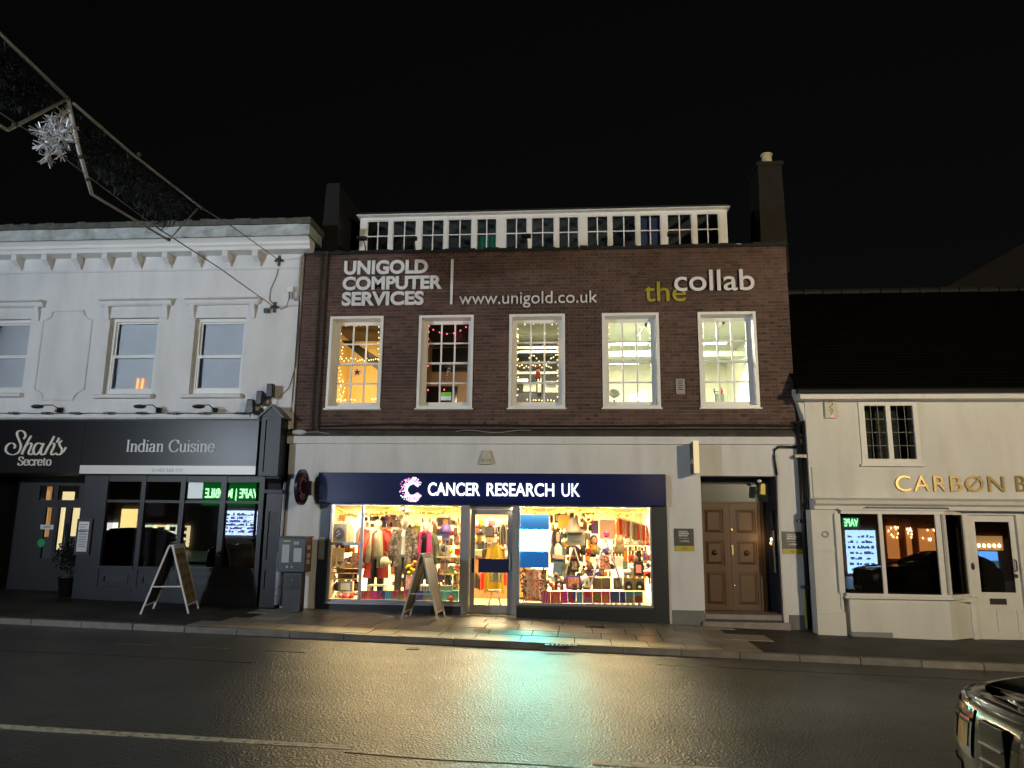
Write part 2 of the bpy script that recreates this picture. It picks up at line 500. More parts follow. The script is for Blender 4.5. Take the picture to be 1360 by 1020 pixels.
for xa, xb in ((-34, -6.3), (2.7, 34)):
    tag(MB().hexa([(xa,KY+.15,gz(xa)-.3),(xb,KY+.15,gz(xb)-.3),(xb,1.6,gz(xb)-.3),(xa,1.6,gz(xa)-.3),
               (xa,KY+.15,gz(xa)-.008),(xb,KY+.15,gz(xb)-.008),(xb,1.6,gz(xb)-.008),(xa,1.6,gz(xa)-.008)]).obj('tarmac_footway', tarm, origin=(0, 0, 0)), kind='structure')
kerb = tag(MB().hexa([(-34,KY+.02,gz(-34)-.4),(34,KY+.02,gz(34)-.4),(34,KY+.13,gz(34)-.4),(-34,KY+.13,gz(-34)-.4),
                      (-34,KY+.02,gz(-34)-.03),(34,KY+.02,gz(34)-.03),(34,KY+.13,gz(34)-.03),(-34,KY+.13,gz(-34)-.03)])
           .obj('kerb', mat('joint_dirt', (0.02,)*3), origin=(0, 0, 0)), kind='structure')
kerb_m = mat('kerb_granite', (0.15, 0.135, 0.115), 0.45, var=0.3, vs=5, bump=0.4, bs=40, rnd_obj=0.25)
x = -34.0
while x < 34:
    w = 0.915; a, b_ = x + .004, x + w - .004
    yo = rnd.uniform(-.006, .006); zo = rnd.uniform(-.006, .004)
    o = MB().hexa([(a,KY+yo,gz(a)-.28),(b_,KY+yo,gz(b_)-.28),(b_,KY+.148,gz(b_)-.28),(a,KY+.148,gz(a)-.28),
                   (a,KY+yo+.01,gz(a)+zo),(b_,KY+yo+.01,gz(b_)+zo),(b_,KY+.148,gz(b_)+zo),(a,KY+.148,gz(a)+zo)]).obj('kerb_stone', kerb_m, kerb, bevel=0.008 if -11 < x < 9 else 0)
    x += w
# the far side (behind the camera)
tag(MB().hexa([(-34,-19.6,gz(-34)-.5),(34,-19.6,gz(34)-.5),(34,-12.15,gz(34)-.5),(-34,-12.15,gz(-34)-.5),
               (-34,-19.6,gz(-34)),(34,-19.6,gz(34)),(34,-12.15,gz(34)),(-34,-12.15,gz(-34))])
    .obj('far_pavement', slab_m, origin=(0, 0, 0)), kind='structure')
# gutter dirt band, patch, markings
paint_m = mat('worn_road_paint', (0.55, 0.50, 0.40), 0.55, var=0.3, vs=12, col2=(0.05, 0.048, 0.044), c2s=14, c2lo=0.52, c2hi=0.66, bump=0.4, bs=60)
faint_m = mat('faded_road_paint', (0.10, 0.097, 0.09), 0.55, var=0.3, vs=12, col2=(0.02, 0.02, 0.019), c2s=20, c2lo=0.42, c2hi=0.62)
marks = thing('road_marking', None, None, (0, 0, 0)); marks['kind'] = 'structure'
def mark(x0, x1, y0, y1, M):
    n = max(1, int((x1 - x0) / 0.5)); b = MB()
    for i in range(n):
        a = x0 + (x1-x0)*i/n; c = x0 + (x1-x0)*(i+1)/n
        w = rnd.uniform(-.004, .004)
        b.hexa([(a,y0+w,gz(a)-.1),(c,y0+w,gz(c)-.1),(c,y1+w,gz(c)-.1),(a,y1+w,gz(a)-.1),
                (a,y0+w,gz(a)-.096),(c,y0+w,gz(c)-.096),(c,y1+w,gz(c)-.096),(a,y1+w,gz(a)-.096)])
    b.obj('centre_line' if M is paint_m else 'bay_line', M, marks)
for a, c in ((-8.0, -1.98), (0.14, 6.1), (8.2, 14.2), (-16, -10)): mark(a, c, -8.68, -8.56, paint_m)
for a, c in ((-6.9, -6.3), (-5.75, -5.15), (-4.6, -4.0), (3.0, 3.6), (3.98, 4.62), (5.1, 5.75), (6.3, 6.9)): mark(a, c, -4.31, -4.26, faint_m)
patch = slope_sheet('road_patch', -0.10, 0.86, -4.48, -3.62, -0.0955, patch_material())
tag(patch, kind='structure')
for pts in ([(-2.0, -8.75), (-1.2, -8.80), (-.3, -8.77), (.6, -8.83), (1.5, -8.8), (2.6, -8.86)], [(1.2, -3.9), (2.4, -3.86), (3.6, -3.9), (5.2, -3.88), (7.2, -3.92)], [(-9.5, -5.2), (-7.7, -5.24), (-6, -5.18), (-4.4, -5.22)]):
    b = MB()
    for (xa, ya), (xb, yb) in zip(pts, pts[1:]):
        b.hexa([(xa,ya-.012,gz(xa)-.1),(xb,yb-.012,gz(xb)-.1),(xb,yb+.012,gz(xb)-.1),(xa,ya+.012,gz(xa)-.1),(xa,ya-.012,gz(xa)-.096),(xb,yb-.012,gz(xb)-.096),(xb,yb+.012,gz(xb)-.096),(xa,ya+.012,gz(xa)-.096)])
    b.obj('tar_seam', mat('tar', (.005, .005, .005), .5, spec=.3), marks)
# drain covers
def grate(px, py, off, sx, sy, label, grp=None):
    g = G(px, py, off)
    t = thing('drain_cover', label, 'drain cover', (g.x, g.y, gz(g.x) + off), grp)
    b = MB(); x0, y0, z = g.x, g.y, gz(g.x) + off
    b.box(x0-sx/2, x0+sx/2, y0-sy/2, y0-sy/2+.025, z-.002, z+.01); b.box(x0-sx/2, x0+sx/2, y0+sy/2-.025, y0+sy/2, z-.002, z+.01)
    b.box(x0-sx/2, x0-sx/2+.025, y0-sy/2+.025, y0+sy/2-.025, z-.002, z+.01); b.box(x0+sx/2-.025, x0+sx/2, y0-sy/2+.025, y0+sy/2-.025, z-.002, z+.01)
    b.obj('frame', dark_m, t)
    b = MB(); n = 7
    for i in range(n):
        xx = x0 - sx/2 + .05 + i*(sx-.1)/(n-1)
        b.box(xx-.012, xx+.012, y0-sy/2+.03, y0+sy/2-.03, z-.002, z+.008)
    o = b.obj('bars', dark_m, t); o['kind'] = 'stuff'
    return t
grate(790, 833, 0.0, 0.36, 0.2, 'small iron drain cover set in the paving by the right window')
grate(745, 857, 0.0, 0.5, 0.14, 'pale slotted gully cover in the kerb line')
grate(549, 862, -0.096, 0.2, 0.15, 'small dark iron cover in the wet road near the kerb')

# ================================================================== WHITE BUILDING (left)
WX1 = W(395, 470)[0]                  # its right edge
WX0 = -17.5
wb = thing('white_building', 'white stuccoed building with bracketed cornice above a dark restaurant shopfront', 'building', ((WX0+WX1)/2, 3.0, gz(-12)))
zf_top = W(200, 553)[1]               # top of the shop fascia
z_str = W(200, 359)[1]; z_cor = W(200, 334, -0.28)[1]
win = []
def lw(px0, px1, pt, pb):
    x0, x1, z0, z1 = RX(px0, px1, pt, pb); return (x0, x1, z0, z1)
w3 = lw(255, 323, 422, 523); w2 = lw(141, 206.5, 422, 523.5)
w1 = (lw(-28, 35, 424, 522)); w0 = (w1[0]-2.6, w1[1]-2.6, w1[2], w1[3])
wins = [w0, w1, w2, w3]
zs_top = W(200, 552)[1]
b = MB(); b.wall(WX0, WX1, zs_top - 0.3, z_cor, 0.0, 0.35, wins)
b.obj('wall', stucco, wb)
MB().box(WX0, WX1, 0.37, 7.5, zs_top - .3, z_cor).obj('side_and_rear_wall', stucco, wb)
room_d = mat('dark_interior', (0.12, 0.12, 0.13), 0.9)
# string course, cornice, brackets, lead
MB().prism_x([(-.035, z_str-.02), (0, z_str-.04), (0, z_str+.03), (-.05, z_str+.02)], WX0, WX1).obj('string_course', stucco, wb)
zc1 = W(200, 318, -0.42)[1]
prof = [(0, z_cor-.03), (-.27, z_cor), (-.30, z_cor+.07), (-.34, z_cor+.10), (-.34, z_cor+.16), (-.42, z_cor+.22), (-.45, zc1), (0, zc1)]
ZX1 = WX1 + 0.24
MB().prism_x([(y, z) for y, z in reversed(prof)], WX0, ZX1).obj('cornice', white_paint, wb)
zl1 = W(200, 302, -0.47)[1]; zl2 = W(200, 294, -0.50)[1]
b = MB(); n = 70
for i in range(n):
    xa = WX0 + (ZX1+.03-WX0)*i/n; xb = WX0 + (ZX1+.03-WX0)*(i+1)/n
    for k in range(3):
        za = zc1+.012 + (zl1-zc1-.012)*k/3; zb = zc1+.012 + (zl1-zc1-.012)*(k+1)/3
        f = lambda X, Z: -0.47 - 0.018*math.sin(X*7.3+Z*9)*math.sin(Z*23+X*2.1)
        b.quad((xa,f(xa,za),za), (xb,f(xb,za),za), (xb,f(xb,zb),zb), (xa,f(xa,zb),zb))
b.quad((WX0,-.47,zc1+.012),(WX0,0.3,zc1+.012),(ZX1+.03,.3,zc1+.012),(ZX1+.03,-.47,zc1+.012))
b.box(WX0, ZX1+.03, -.44, .35, zc1+.02, zl1)
b.obj('lead_flashing', lead, wb, smooth=False)
b = MB(); n = 60
for i in range(n):
    xa = WX0 + (ZX1+.06-WX0)*i/n; xb = WX0 + (ZX1+.06-WX0)*(i+1)/n; h = rnd.uniform(-.02, .02)
    b.box(xa, xb, -.52+rnd.uniform(-.01,.01), .40, zl1+.002, zl2 + h)
b.obj('coping', moss, wb)['kind'] = 'stuff'
br = MB().prism_x([(-.02, 0), (-.07, 0.0), (-.10, .09), (-.18, .17), (-.24, .30), (-.24, .40), (0, .40), (0, 0)][::-1], 0, .135)
hbr = z_cor - z_str - .03
pr = None
for i in range(28):
    x = W(345 - 39.7*i, 347, -0.1)[0]
    if x < WX0 + .3: break
    if pr is None:
        b = MB(); b.prism_x([(0, z_str+.02), (0, z_cor), (-.25, z_cor), (-.24, z_cor-.13), (-.15, z_cor-.2), (-.10, z_str+.12), (-.03, z_str+.02)], x-.13, x)
        pr = b.obj('bracket', stucco, wb); px_ = x
    else:
        c = pr.copy(); COL.objects.link(c); c.location = (x - px_, 0, 0); 
# recessed moulded panel between the windows
x0, x1, z0, z1 = RX(52, 117, 413, 531)
r = 0.22
def panel_outline(x0, x1, z0, z1, r):
    p = []
    for cx, cz, a0 in ((x0, z0, 90), (x1, z0, 180), (x1, z1, 270), (x0, z1, 0)):
        for k in range(7):
            a = math.radians(a0 - 15*k)
            p.append((cx + r*math.cos(a), cz + r*math.sin(a)))
    return p
p = panel_outline(x0, x1, z0, z1, r)
b = MB(); pts = [Vector((a, -.012, c)) for a, c in p] + [Vector((p[0][0], -.012, p[0][1]))]
b.tube(pts, .026, 6)
b.obj('panel_moulding', stucco, wb)
MB().prism(p, -.006, .02).obj('wall_panel', stucco, wb)
blind_m = mat('roller_blind', (0.74, 0.80, 0.86), 0.8, var=0.05, vs=2)
for i, (x0, x1, z0, z1) in enumerate(wins):
    wnd = MB().wall(x0+.0, x1-.0, z0, z1, .12, .22, [(x0+.075, x1-.075, z0+.09, z1-.07)]).obj('window', white_gloss, wb)
    zm = (z0+z1)/2 - .02
    b = MB(); b.box(x0+.076, x1-.076, .125, .15, zm+.02, zm+.06)
    b.wall(x0+.076, x1-.076, z0+.091, zm+.02, .135, .165, [(x0+.115, x1-.115, z0+.15, zm-.012)])
    b.wall(x0+.076, x1-.076, zm+.06, z1-.071, .165, .195, [(x0+.115, x1-.115, zm+.065, z1-.11)])
    b.obj('sash', white_gloss, wnd)
    MB().box(x0+.11, x1-.11, .148, .152, z0+.145, zm-.007).obj('pane', glass, wnd)
    MB().box(x0+.11, x1-.11, .178, .182, zm+.06, z1-.105).obj('pane', glass, wnd)
    MB().box(x0+.03, x1-.03, .24, .25, z0+(.17 if i == 2 else .06), z1-.03).obj('blind', blind_m, wnd)
    MB().box(x0-.1, x1+.1, .34, .355, z0-.1, z1+.1).obj('dark_room', room_d, wnd)
    sl = MB().prism_x([(.0, z0-.11), (-.13, z0-.10), (-.14, z0-.03), (-.02, z0+.0), (.12, z0+.0), (.12, z0-.11)][::-1], x0-.13, x1+.06).obj('sill', stucco, wb)
    zh = W(180, 397, -.1)[1]; zb = W(180, 418)[1]
    hood = MB()
    hood.prism_x([(0, zh-.15), (-.06, zh-.15), (-.10, zh-.11), (-.12, zh-.05), (-.20, zh-.03), (-.21, zh), (0, zh+.015)][::-1], x0-.21, x1+.30)
    hd = hood.obj('window_hood', stucco, wb)
    for xx in (x0-.13, x1+.10):
        MB().prism_x([(0, zb-.12), (-.04, zb-.12), (-.06, zb), (-.10, zh-.2), (-.11, zh-.152), (0, zh-.152)][::-1], xx, xx+.11).obj('hood_bracket', stucco, hd)
# glowing strips painted in for a lamp's reflection in the second window
for k, (cx) in enumerate((179.5, 186)):
    x0, z0 = W(cx, 519, .2); x1, z1 = W(cx + 3.5, 503, .2)
    t = MB().hexa([(x0,.2,z0),(x0+.05,.2,z0),(x0+.05,.215,z0),(x0,.215,z0),(x1-.01,.2,z1),(x1+.035,.2,z1),(x1+.035,.215,z1),(x1-.01,.215,z1)]).obj('reflection_strip', mat('orange_reflection', (1, .5, .2), .5, emit=(1, .42, .12), es=1.3, noemis=True))
    tag(t, ('left' if k == 0 else 'right') + ' one of two orange strips painted as a lamp reflection behind the white window', 'painted reflection')

# ------------------------------------------------------------------ restaurant shopfront
FY = -0.26
sf = thing('restaurant_shopfront', 'charcoal timber restaurant shopfront with four-light window and panelled pilaster', 'shopfront', (W(200, 700)[0], 0.0, gz(-9)))
xs0, xs1, zs0, zs1 = RX(-60, 343, 560, 629, FY)
zf0 = W(220, 629.5, FY)[1]; zf1 = W(220, 559, FY)[1]; xseam = W(110, 595, FY)[0]; xfr = W(342.5, 595, FY)[0]
zw1 = W(240, 640, -.05)[1]; zw0 = W(240, 753, -.05)[1]
xl = W(131, 700, -.05)[0]; xr = W(347, 700, -.05)[0]
# head box behind the sign
MB().box(WX0, xfr, FY+.03, .3, zf0+.01, zf1+.03).obj('head_box', charcoal, sf)
MB().prism_x([(FY-.06, zf1+.03), (FY-.06, zf1+.07), (.0, zf1+.10), (.0, zf1+.03)], WX0, xfr+.02).obj('head_flashing', lead, sf)
mul = [(131, 138), (183, 189), (236, 242), (290, 297), (342, 348)]
for a, c in mul:
    xa, xb = W(a, 700, -.05)[0], W(c, 700, -.05)[0]
    MB().box(xa, xb, -.07, .06, gz(xa)-.1, zf0+.01).obj('mullion', charcoal, sf)
zt0, zt1 = W(240, 668, -.05)[1], W(240, 664.5, -.05)[1]
zst = W(240, 757, -.05)[1]
for i in range(4):
    xa, xb = W(mul[i][1], 700, -.05)[0], W(mul[i+1][0], 700, -.05)[0]
    MB().box(xa, xb, -.05, .04, zt0, zt1).obj('transom', charcoal, sf)
    MB().box(xa, xb, -.055, .05, zw1, zf0+.005).obj('head_rail', charcoal, sf)
    MB().box(xa, xb, -.10, .06, zst, zw0).obj('sill', charcoal, sf)
    MB().box(xa, xb, -.008, -.004, zt1, zw1).obj('pane', glass_dark, sf)
    MB().box(xa, xb, -.008, -.004, zw0, zt0).obj('pane', glass_dark, sf)
    zr = gz(xa) - .1
    zr1 = zst - .002
    zb0 = gz(xa) + .34
    st = MB().wall(xa, xb, zr, zr1, -.05, .05, [(xa+.10, xb-.10, zb0, zr1-.12)]).obj('stallriser', charcoal, sf)
    MB().box(xa+.10, xb-.10, -.03, .04, zb0, zr1-.12).obj('panel', charcoal_d, st)
    c = MB().wall(xa+.10, xb-.10, zb0, zr1-.12, -.062, -.03, [(xa+.13, xb-.13, zb0+.03, zr1-.15)]).obj('moulding', charcoal, st)
    MB().box(xa, xb, -.075, -.05, zr, gz(xa)+.27).obj('plinth', charcoal, st)
# pilaster at the right end with bracket and gabled block above
px0, px1 = W(348.5, 740, -.12)[0], W(369, 740, -.12)[0]
zb = gz(px0)
pl = MB().wall(px0, px1, zb-.1, W(357, 655, -.12)[1], -.12, .0, [(px0+.07, px1-.07, zb+.35, zb+.74), (px0+.07, px1-.07, zb+.95, zb+1.95)]).obj('pilaster', charcoal, sf)
MB().box(px0+.07, px1-.07, -.09, -.02, zb+.35, zb+.74).obj('panel', charcoal_d, pl)
MB().box(px0+.07, px1-.07, -.09, -.02, zb+.95, zb+1.95).obj('panel', charcoal_d, pl)
zq0 = W(357, 655, -.12)[1]; zq1 = W(357, 632, -.2)[1]
b = MB(); b.box(px0-.03, px1+.03, -.2, 0, zq0+.0, zq0+.07)
b.prism_x([(0, zq0+.07), (0, zq1+.02), (-.30, zq1+.02), (-.29, zq1-.06), (-.17, zq1-.16), (-.13, zq0+.07)], px0+.02, px1-.02)
b.obj('bracket', charcoal_d, sf)
gy = -.40
qx0, qx1, qz0, qz1 = RX(343.5, 373, 553, 632, gy)
ap = W(360, 537, gy)[1]
b = MB(); b.wall(qx0+.03, qx1-.03, qz0, qz1, gy, gy+.06, [(qx0+.12, qx1-.12, qz0+.08, qz1-.08)])
b.box(qx0+.12, qx1-.12, gy+.03, gy+.055, qz0+.08, qz1-.08)
b.box(qx0+.03, qx1-.03, gy+.06, 0, qz0, qz1)
blk = b.obj('end_block', charcoal, sf)
xm = (qx0+qx1)/2
b = MB(); b.prism([(qx0, qz1), (qx1, qz1), (xm, ap-.05)], gy-.02, 0)
b.obj('gable', charcoal, blk)
b = MB(); b.prism([(qx0-.05, qz1-.02), (qx0-.03, qz1-.05), (xm, ap-.05), (qx1+.03, qz1-.05), (qx1+.05, qz1-.02), (xm, ap)], gy-.06, .02)
b.obj('gable_capping', mat('slate_grey', (.11, .11, .13), .5), blk)
# recessed entrance, door, side walls, ceiling, dark dining room
ent_x0 = W(-40, 700, 0)[0]
DY = 1.15
def DR(a, c, t, d): return RX(a, c, t, d, DY)
dx0, dx1, dz0, dz1 = DR(50, 108, 640, 808)
b = MB(); b.box(ent_x0-.1, ent_x0, -.05, DY+.1, gz(-13)-.1, zf0); b.obj('lobby_wall', charcoal_d, sf)
b = MB(); b.box(xl-.05, xl+.02, 0.06, DY+.1, gz(xl)-.1, zf0); b.obj('lobby_wall', charcoal_d, sf)
b = MB(); b.box(ent_x0, xl, -.05, DY+.1, zf0-.0, zf0+.05); b.obj('lobby_ceiling', charcoal_d, sf)
holes = [DR(52.5, 71.5, 645, 664.5), DR(77, 105, 645, 664.5)]
gl = [DR(57, 70.5, 674, 742), DR(75, 83.5, 674, 742), DR(91.5, 104, 674.5, 742)]
holes += gl
b = MB(); b.wall(ent_x0, xl, gz(-12)-.1, zf0, DY, DY+.06, holes); b.obj('door_screen', charcoal_d, sf)
for h in holes: MB().box(h[0], h[1], DY+.028, DY+.032, h[2], h[3]).obj('door_glass', glass, sf)
hx, hz0 = W(82, 751, DY-.06); hx2, hz1 = W(85, 695, DY-.06)
b = MB(); b.tube([(hx, DY-.02, hz0+.1), (hx, DY-.06, hz0+.1)], .008); b.tube([(hx, DY-.02, hz1-.1), (hx, DY-.06, hz1-.1)], .008); b.tube([(hx, DY-.06, hz0), (hx, DY-.06, hz1)], .014, 10)
b.obj('door_handle', steel, sf, smooth=True)
MB().box(WX0+.3, xr-.02, 4.0, 4.05, gz(-8)-.1, zf1).obj('dining_room_wall', room_d, sf)
MB().box(WX0+.3, xr-.02, 0.1, 4.0, gz(-8)-.05, gz(-8)+.0).obj('dining_room_floor', mat('dark_boards', (.05, .035, .025), .4), sf)
MB().box(WX0+.3, xr-.02, 0.06, 4.0, zf1-.02, zf1+.0).obj('dining_room_ceiling', room_d, sf)
MB().box(xr-.02, xr, 0.06, 4.0, gz(-8)-.1, zf1).obj('dining_room_wall', room_d, sf)
# lit things inside the restaurant seen through the door
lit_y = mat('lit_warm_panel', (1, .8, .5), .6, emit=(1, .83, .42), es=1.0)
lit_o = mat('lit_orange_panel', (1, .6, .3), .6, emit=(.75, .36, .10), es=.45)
for i, (a, c, t, d, M, lab) in enumerate([(59.5, 64.5, 674, 713, lit_o, 'narrow orange-lit wooden post inside the restaurant door'),
      (76, 82, 674, 730, lit_y, 'tall bright strip of lit bar shelving inside the restaurant door'),
      (92, 102.5, 674, 712, lit_y, 'bright yellow lit menu board inside, right of the door handle'),
      (83, 97, 653, 664, lit_y, 'yellow lit ceiling panel seen through the right fanlight'),
      (62, 67, 646, 664, lit_o, 'dim orange lit panel seen through the left fanlight')]):
    x0, x1, z0, z1 = RX(a, c, t, d, 2.4)
    tag(MB().box(x0, x1, 2.4, 2.46, z0, z1).obj('lit_display', M), lab, 'lit display')
# stickers and the menu case
def disc(name, px, py, r, Y, M, parent=None, th=.006, n=20):
    x, z = W(px, py, Y)
    return MB().prism([(x + r*math.cos(2*PI*k/n), z + r*math.sin(2*PI*k/n)) for k in range(n)], Y-th, Y).obj(name, M, parent, origin=None if parent else (x, Y, z))
tag(disc('hygiene_sticker', 55, 721, .095, DY-.004, mat('green_sticker', (.01, .28, .08), .4, emit=(.01, .2, .06), es=.05)), 'round green sticker low on the restaurant door', 'sticker')
x0, x1, z0, z1 = RX(53.5, 71, 697, 703, DY-.02)
st = tag(MB().box(x0, x1, DY-.02, DY-.01, z0, z1).obj('door_sign', mat('sticker_white', (.75, .78, .85), .4)), 'small white sign across the restaurant door glass', 'sign')
lettering('OPEN', x0+.07, x1-.07, z0+.025, z1-.025, DY-.022, mat('dark_print', (.03, .03, .05)), st, .002, name='word', split=False)
mc = thing('menu_case', 'white paper menus in a black wall case beside the restaurant door', 'menu case', (*[W(110, 733, -.05)[0], -.05], W(110, 733, -.05)[1]))
x0, x1, z0, z1 = RX(101, 121, 689, 737, -.07)
MB().box(x0, x1, -.09, -.05, z0, z1).obj('case', black_m, mc)
MB().box(xl-.44, xl, -.045, .06, gz(xl)-.1, zf0).obj('door_pier', charcoal, sf)
paper = mat('paper', (.78, .78, .8), .7)
p0 = MB().box(x0+.05, x1-.06, -.093, -.09, z0+.52*(z1-z0)+.12, z1-.06).obj('menu_page', paper, mc)
p1 = MB().box(x0+.05, x1-.06, -.093, -.09, z0+.07, z0+.52*(z1-z0)+.10).obj('menu_page', mat('paper_grey', (.6, .6, .66), .7), mc)
for q, zz in ((p0, z1-.12), (p1, z0+.5*(z1-z0))):
    b = MB()
    for k in range(5): b.box(x0+.08, x1-.09-.03*(k % 2), -.0945, -.0935, zz-.05*k-.012, zz-.05*k)
    b.obj('print_lines', mat('dark_print', (.03,)*3), q)['kind'] = 'stuff'
# dark bay tree pot in the lobby
leafy = mat('dark_leaf', (0.007, 0.014, 0.007), 0.5, rnd_obj=0.4)
def leaf_ball(b, c, rx, ry, rz, n, s):
    for _ in range(n):
        while True:
            q = Vector((rnd.uniform(-1, 1), rnd.uniform(-1, 1), rnd.uniform(-1, 1)))
            if q.length <= 1: break
        q = q * (0.6 + 0.4*q.length)
        p = Vector((c[0]+q.x*rx, c[1]+q.y*ry, c[2]+q.z*rz)); d = Vector((rnd.gauss(0,1), rnd.gauss(0,1), rnd.gauss(0,1))).normalized()
        u = d.cross(Vector((.3, .2, 1))).normalized()*s*.35; v = d*s
        b.quad(p, p+u+v*.5, p+v, p-u+v*.5)
for k, (px, r, lab) in enumerate(((92, .40, 'dark leafy bush in a black pot beside the restaurant doorway'),)):
    x, y = W(px, 760, .25)[0], .28
    t = thing('potted_bush', lab, 'potted plant', (x, y, gz(x)))
    MB().lathe([(.17, 0), (.22, .38), (.24, .38), (.24, .42), (.2, .42)], (x, y, gz(x)), 18).obj('pot', black_p, t, smooth=True)
    MB().tube([(x, y, gz(x)+.4), (x, y, gz(x)+.75)], .02).obj('stem', mat('bark', (.05, .035, .025), .9), t)
    b = MB(); leaf_ball(b, (x, y, gz(x)+.85), r, r*.8, r, 900, .07); b.obj('foliage', leafy, t)['kind'] = 'stuff'
# sign boards and lettering
sg = thing('restaurant_sign', 'black fascia board reading Shah\'s Secreto in pale script', 'sign', (W(50, 600)[0], FY, zf0))
MB().box(WX0, xseam-.004, FY-.02, FY+.029, zf0+.008, zf1).obj('board', fascia_d, sg)
ivory = mat('ivory_letter', (.72, .66, .58), .5)
def zp(x, y): return W(x/10.2, 545 + y/10.2, FY-.03)
strokes = [[(190,515),(212,490),(190,452),(140,447),(92,490),(86,550),(130,592),(200,598),(262,560),(288,480),(262,400),(240,340),(242,295),(285,275),(330,295),(352,345),(322,388)],
 [(430,345),(395,400),(342,500),(300,597)], [(325,545),(360,480),(405,445),(435,460),(415,520),(392,575),(415,600),(450,580),(472,556)],
 [(575,462),(525,442),(480,480),(458,550),(482,600),(530,575),(570,505)], [(600,445),(568,520),(560,580),(580,602),(618,580)],
 [(742,350),(705,420),(652,515),(610,597)], [(635,545),(670,480),(712,445),(745,460),(725,520),(700,575),(715,603),(760,582)],
 [(806,372),(795,400),(772,436)], [(848,412),(812,440),(822,485),(848,535),(832,588),(790,602),(768,580)], [(832,588),(872,550),(902,500)]]
sname = ['letter', 'letter', 'letter_stroke', 'letter', 'letter_stroke', 'letter', 'letter_stroke', 'apostrophe', 'letter', 'letter_stroke']
for i, s_ in enumerate(strokes):
    pts = [zp(*q) for q in s_]
    MB().ribbon(pts, .008, .026, FY-.045-i*.0006, FY-.024).obj(sname[i], ivory, sg)
# a small hand-made serif alphabet: stems, curves and serifs as pen strokes (units: x-height .5, cap .72)
def serif_glyph(ch):
    S = lambda x, z, w=.085: [(x-w, z), (x+w, z)]
    if ch == 'I': return [[(.13,0),(.13,.72)], S(.13,.01), S(.13,.71)], .26
    if ch == 'n': return [[(.1,0),(.1,.48)], [(.1,.36),(.2,.47),(.32,.44),(.35,.33),(.35,0)], S(.1,.01), S(.35,.01), [(.02,.47),(.1,.48)]], .46
    if ch == 'd': return [[(.36,0),(.36,.74)], [(.35,.40),(.24,.49),(.10,.42),(.05,.24),(.11,.06),(.24,0),(.35,.09)], [(.28,.73),(.36,.74)], [(.36,.01),(.44,.01)]], .47
    if ch == 'i': return [[(.1,0),(.1,.48)], S(.1,.01), [(.02,.47),(.1,.48)], [(.1,.64),(.1,.69)]], .21
    if ch == 'a': return [[(.06,.38),(.14,.48),(.27,.45),(.30,.33),(.30,.06),(.35,.01),(.40,.02)], [(.30,.29),(.14,.25),(.06,.15),(.09,.03),(.2,0),(.30,.09)]], .43
    if ch == 'C': return [[(.56,.52),(.50,.66),(.36,.72),(.18,.66),(.07,.48),(.06,.30),(.13,.10),(.30,0),(.46,.03),(.57,.17)], [(.565,.50),(.565,.71)]], .63
    if ch == 'u': return [[(.1,.48),(.1,.14),(.15,.02),(.26,.01),(.35,.12)], [(.35,.48),(.35,0)], [(.02,.48),(.1,.48)], [(.27,.48),(.35,.48)], [(.35,.01),(.43,.01)]], .46
    if ch == 's': return [[(.28,.36),(.25,.46),(.15,.485),(.06,.42),(.07,.33),(.18,.26),(.28,.18),(.28,.06),(.16,0),(.07,.03),(.04,.13)]], .35
    if ch == 'S': return [[(.38,.52),(.34,.67),(.22,.72),(.09,.66),(.07,.52),(.18,.41),(.32,.34),(.40,.22),(.36,.06),(.22,0),(.10,.04),(.05,.19)], [(.39,.52),(.39,.70)], [(.05,.02),(.05,.2)]], .46
    if ch == 'e': return [[(.07,.27),(.36,.27),(.36,.40),(.25,.49),(.12,.44),(.05,.28),(.08,.10),(.20,0),(.32,.03),(.38,.12)]], .42
    if ch == 'c': return [[(.34,.36),(.30,.46),(.20,.49),(.09,.40),(.05,.25),(.10,.07),(.21,0),(.31,.03),(.36,.12)]], .39
    if ch == 'r': return [[(.1,0),(.1,.48)], [(.1,.34),(.18,.46),(.28,.48),(.31,.42)], S(.1,.01), [(.02,.47),(.1,.48)]], .33
    if ch == 't': return [[(.14,.62),(.13,.12),(.18,.02),(.28,.04)], [(.03,.47),(.27,.47)]], .30
    if ch == 'o': return [[(.22,.49),(.10,.43),(.05,.25),(.10,.06),(.22,0),(.34,.06),(.39,.25),(.34,.43),(.22,.49)]], .44
    return [], .28
def serif_text(body, x0, x1, z0, z1, y, M, parent, hmin, hmax):
    gl_ = [serif_glyph(c) for c in body]; tot = sum(g[1] for g in gl_)
    top = .74
    cur = 0; sx = (x1-x0)/tot; sz = (z1-z0)/top
    for g, adv in gl_:
        if g:
            b = MB()
            for j, s_ in enumerate(g):
                if len(s_) == 2: s_ = [s_[0], ((s_[0][0]+s_[1][0])/2, (s_[0][1]+s_[1][1])/2), s_[1]]
                b.ribbon([(x0+(cur+p[0])*sx, z0+p[1]*sz) for p in s_], hmin, hmax, y-.012-.0004*j, y)
            b.obj('letter', M, parent)
        cur += adv
x0, x1, z0, z1 = RX(24, 68.5, 606.5, 618, FY-.03); serif_text('Secreto', x0, x1, z0, z1, FY-.022, ivory, sg, .006, .017)
sg2 = thing('cuisine_sign', 'dark fascia board reading Indian Cuisine over a white strip with a telephone number', 'sign', (W(225, 600)[0], FY, zf0))
xa = xseam+.004
MB().box(xa, xfr-.005, FY-.022, FY+.029, W(220, 618.5, FY)[1], zf1).obj('board', fascia_d, sg2)
x0, x1, z0, z1 = RX(108, 341, 619, 630, FY-.02)
MB().box(xa, xfr-.005, FY-.028, FY+.029, zf0-.004, W(220, 618.5, FY)[1]).obj('white_strip', mat('strip_white', (.72, .70, .68), .35), sg2)
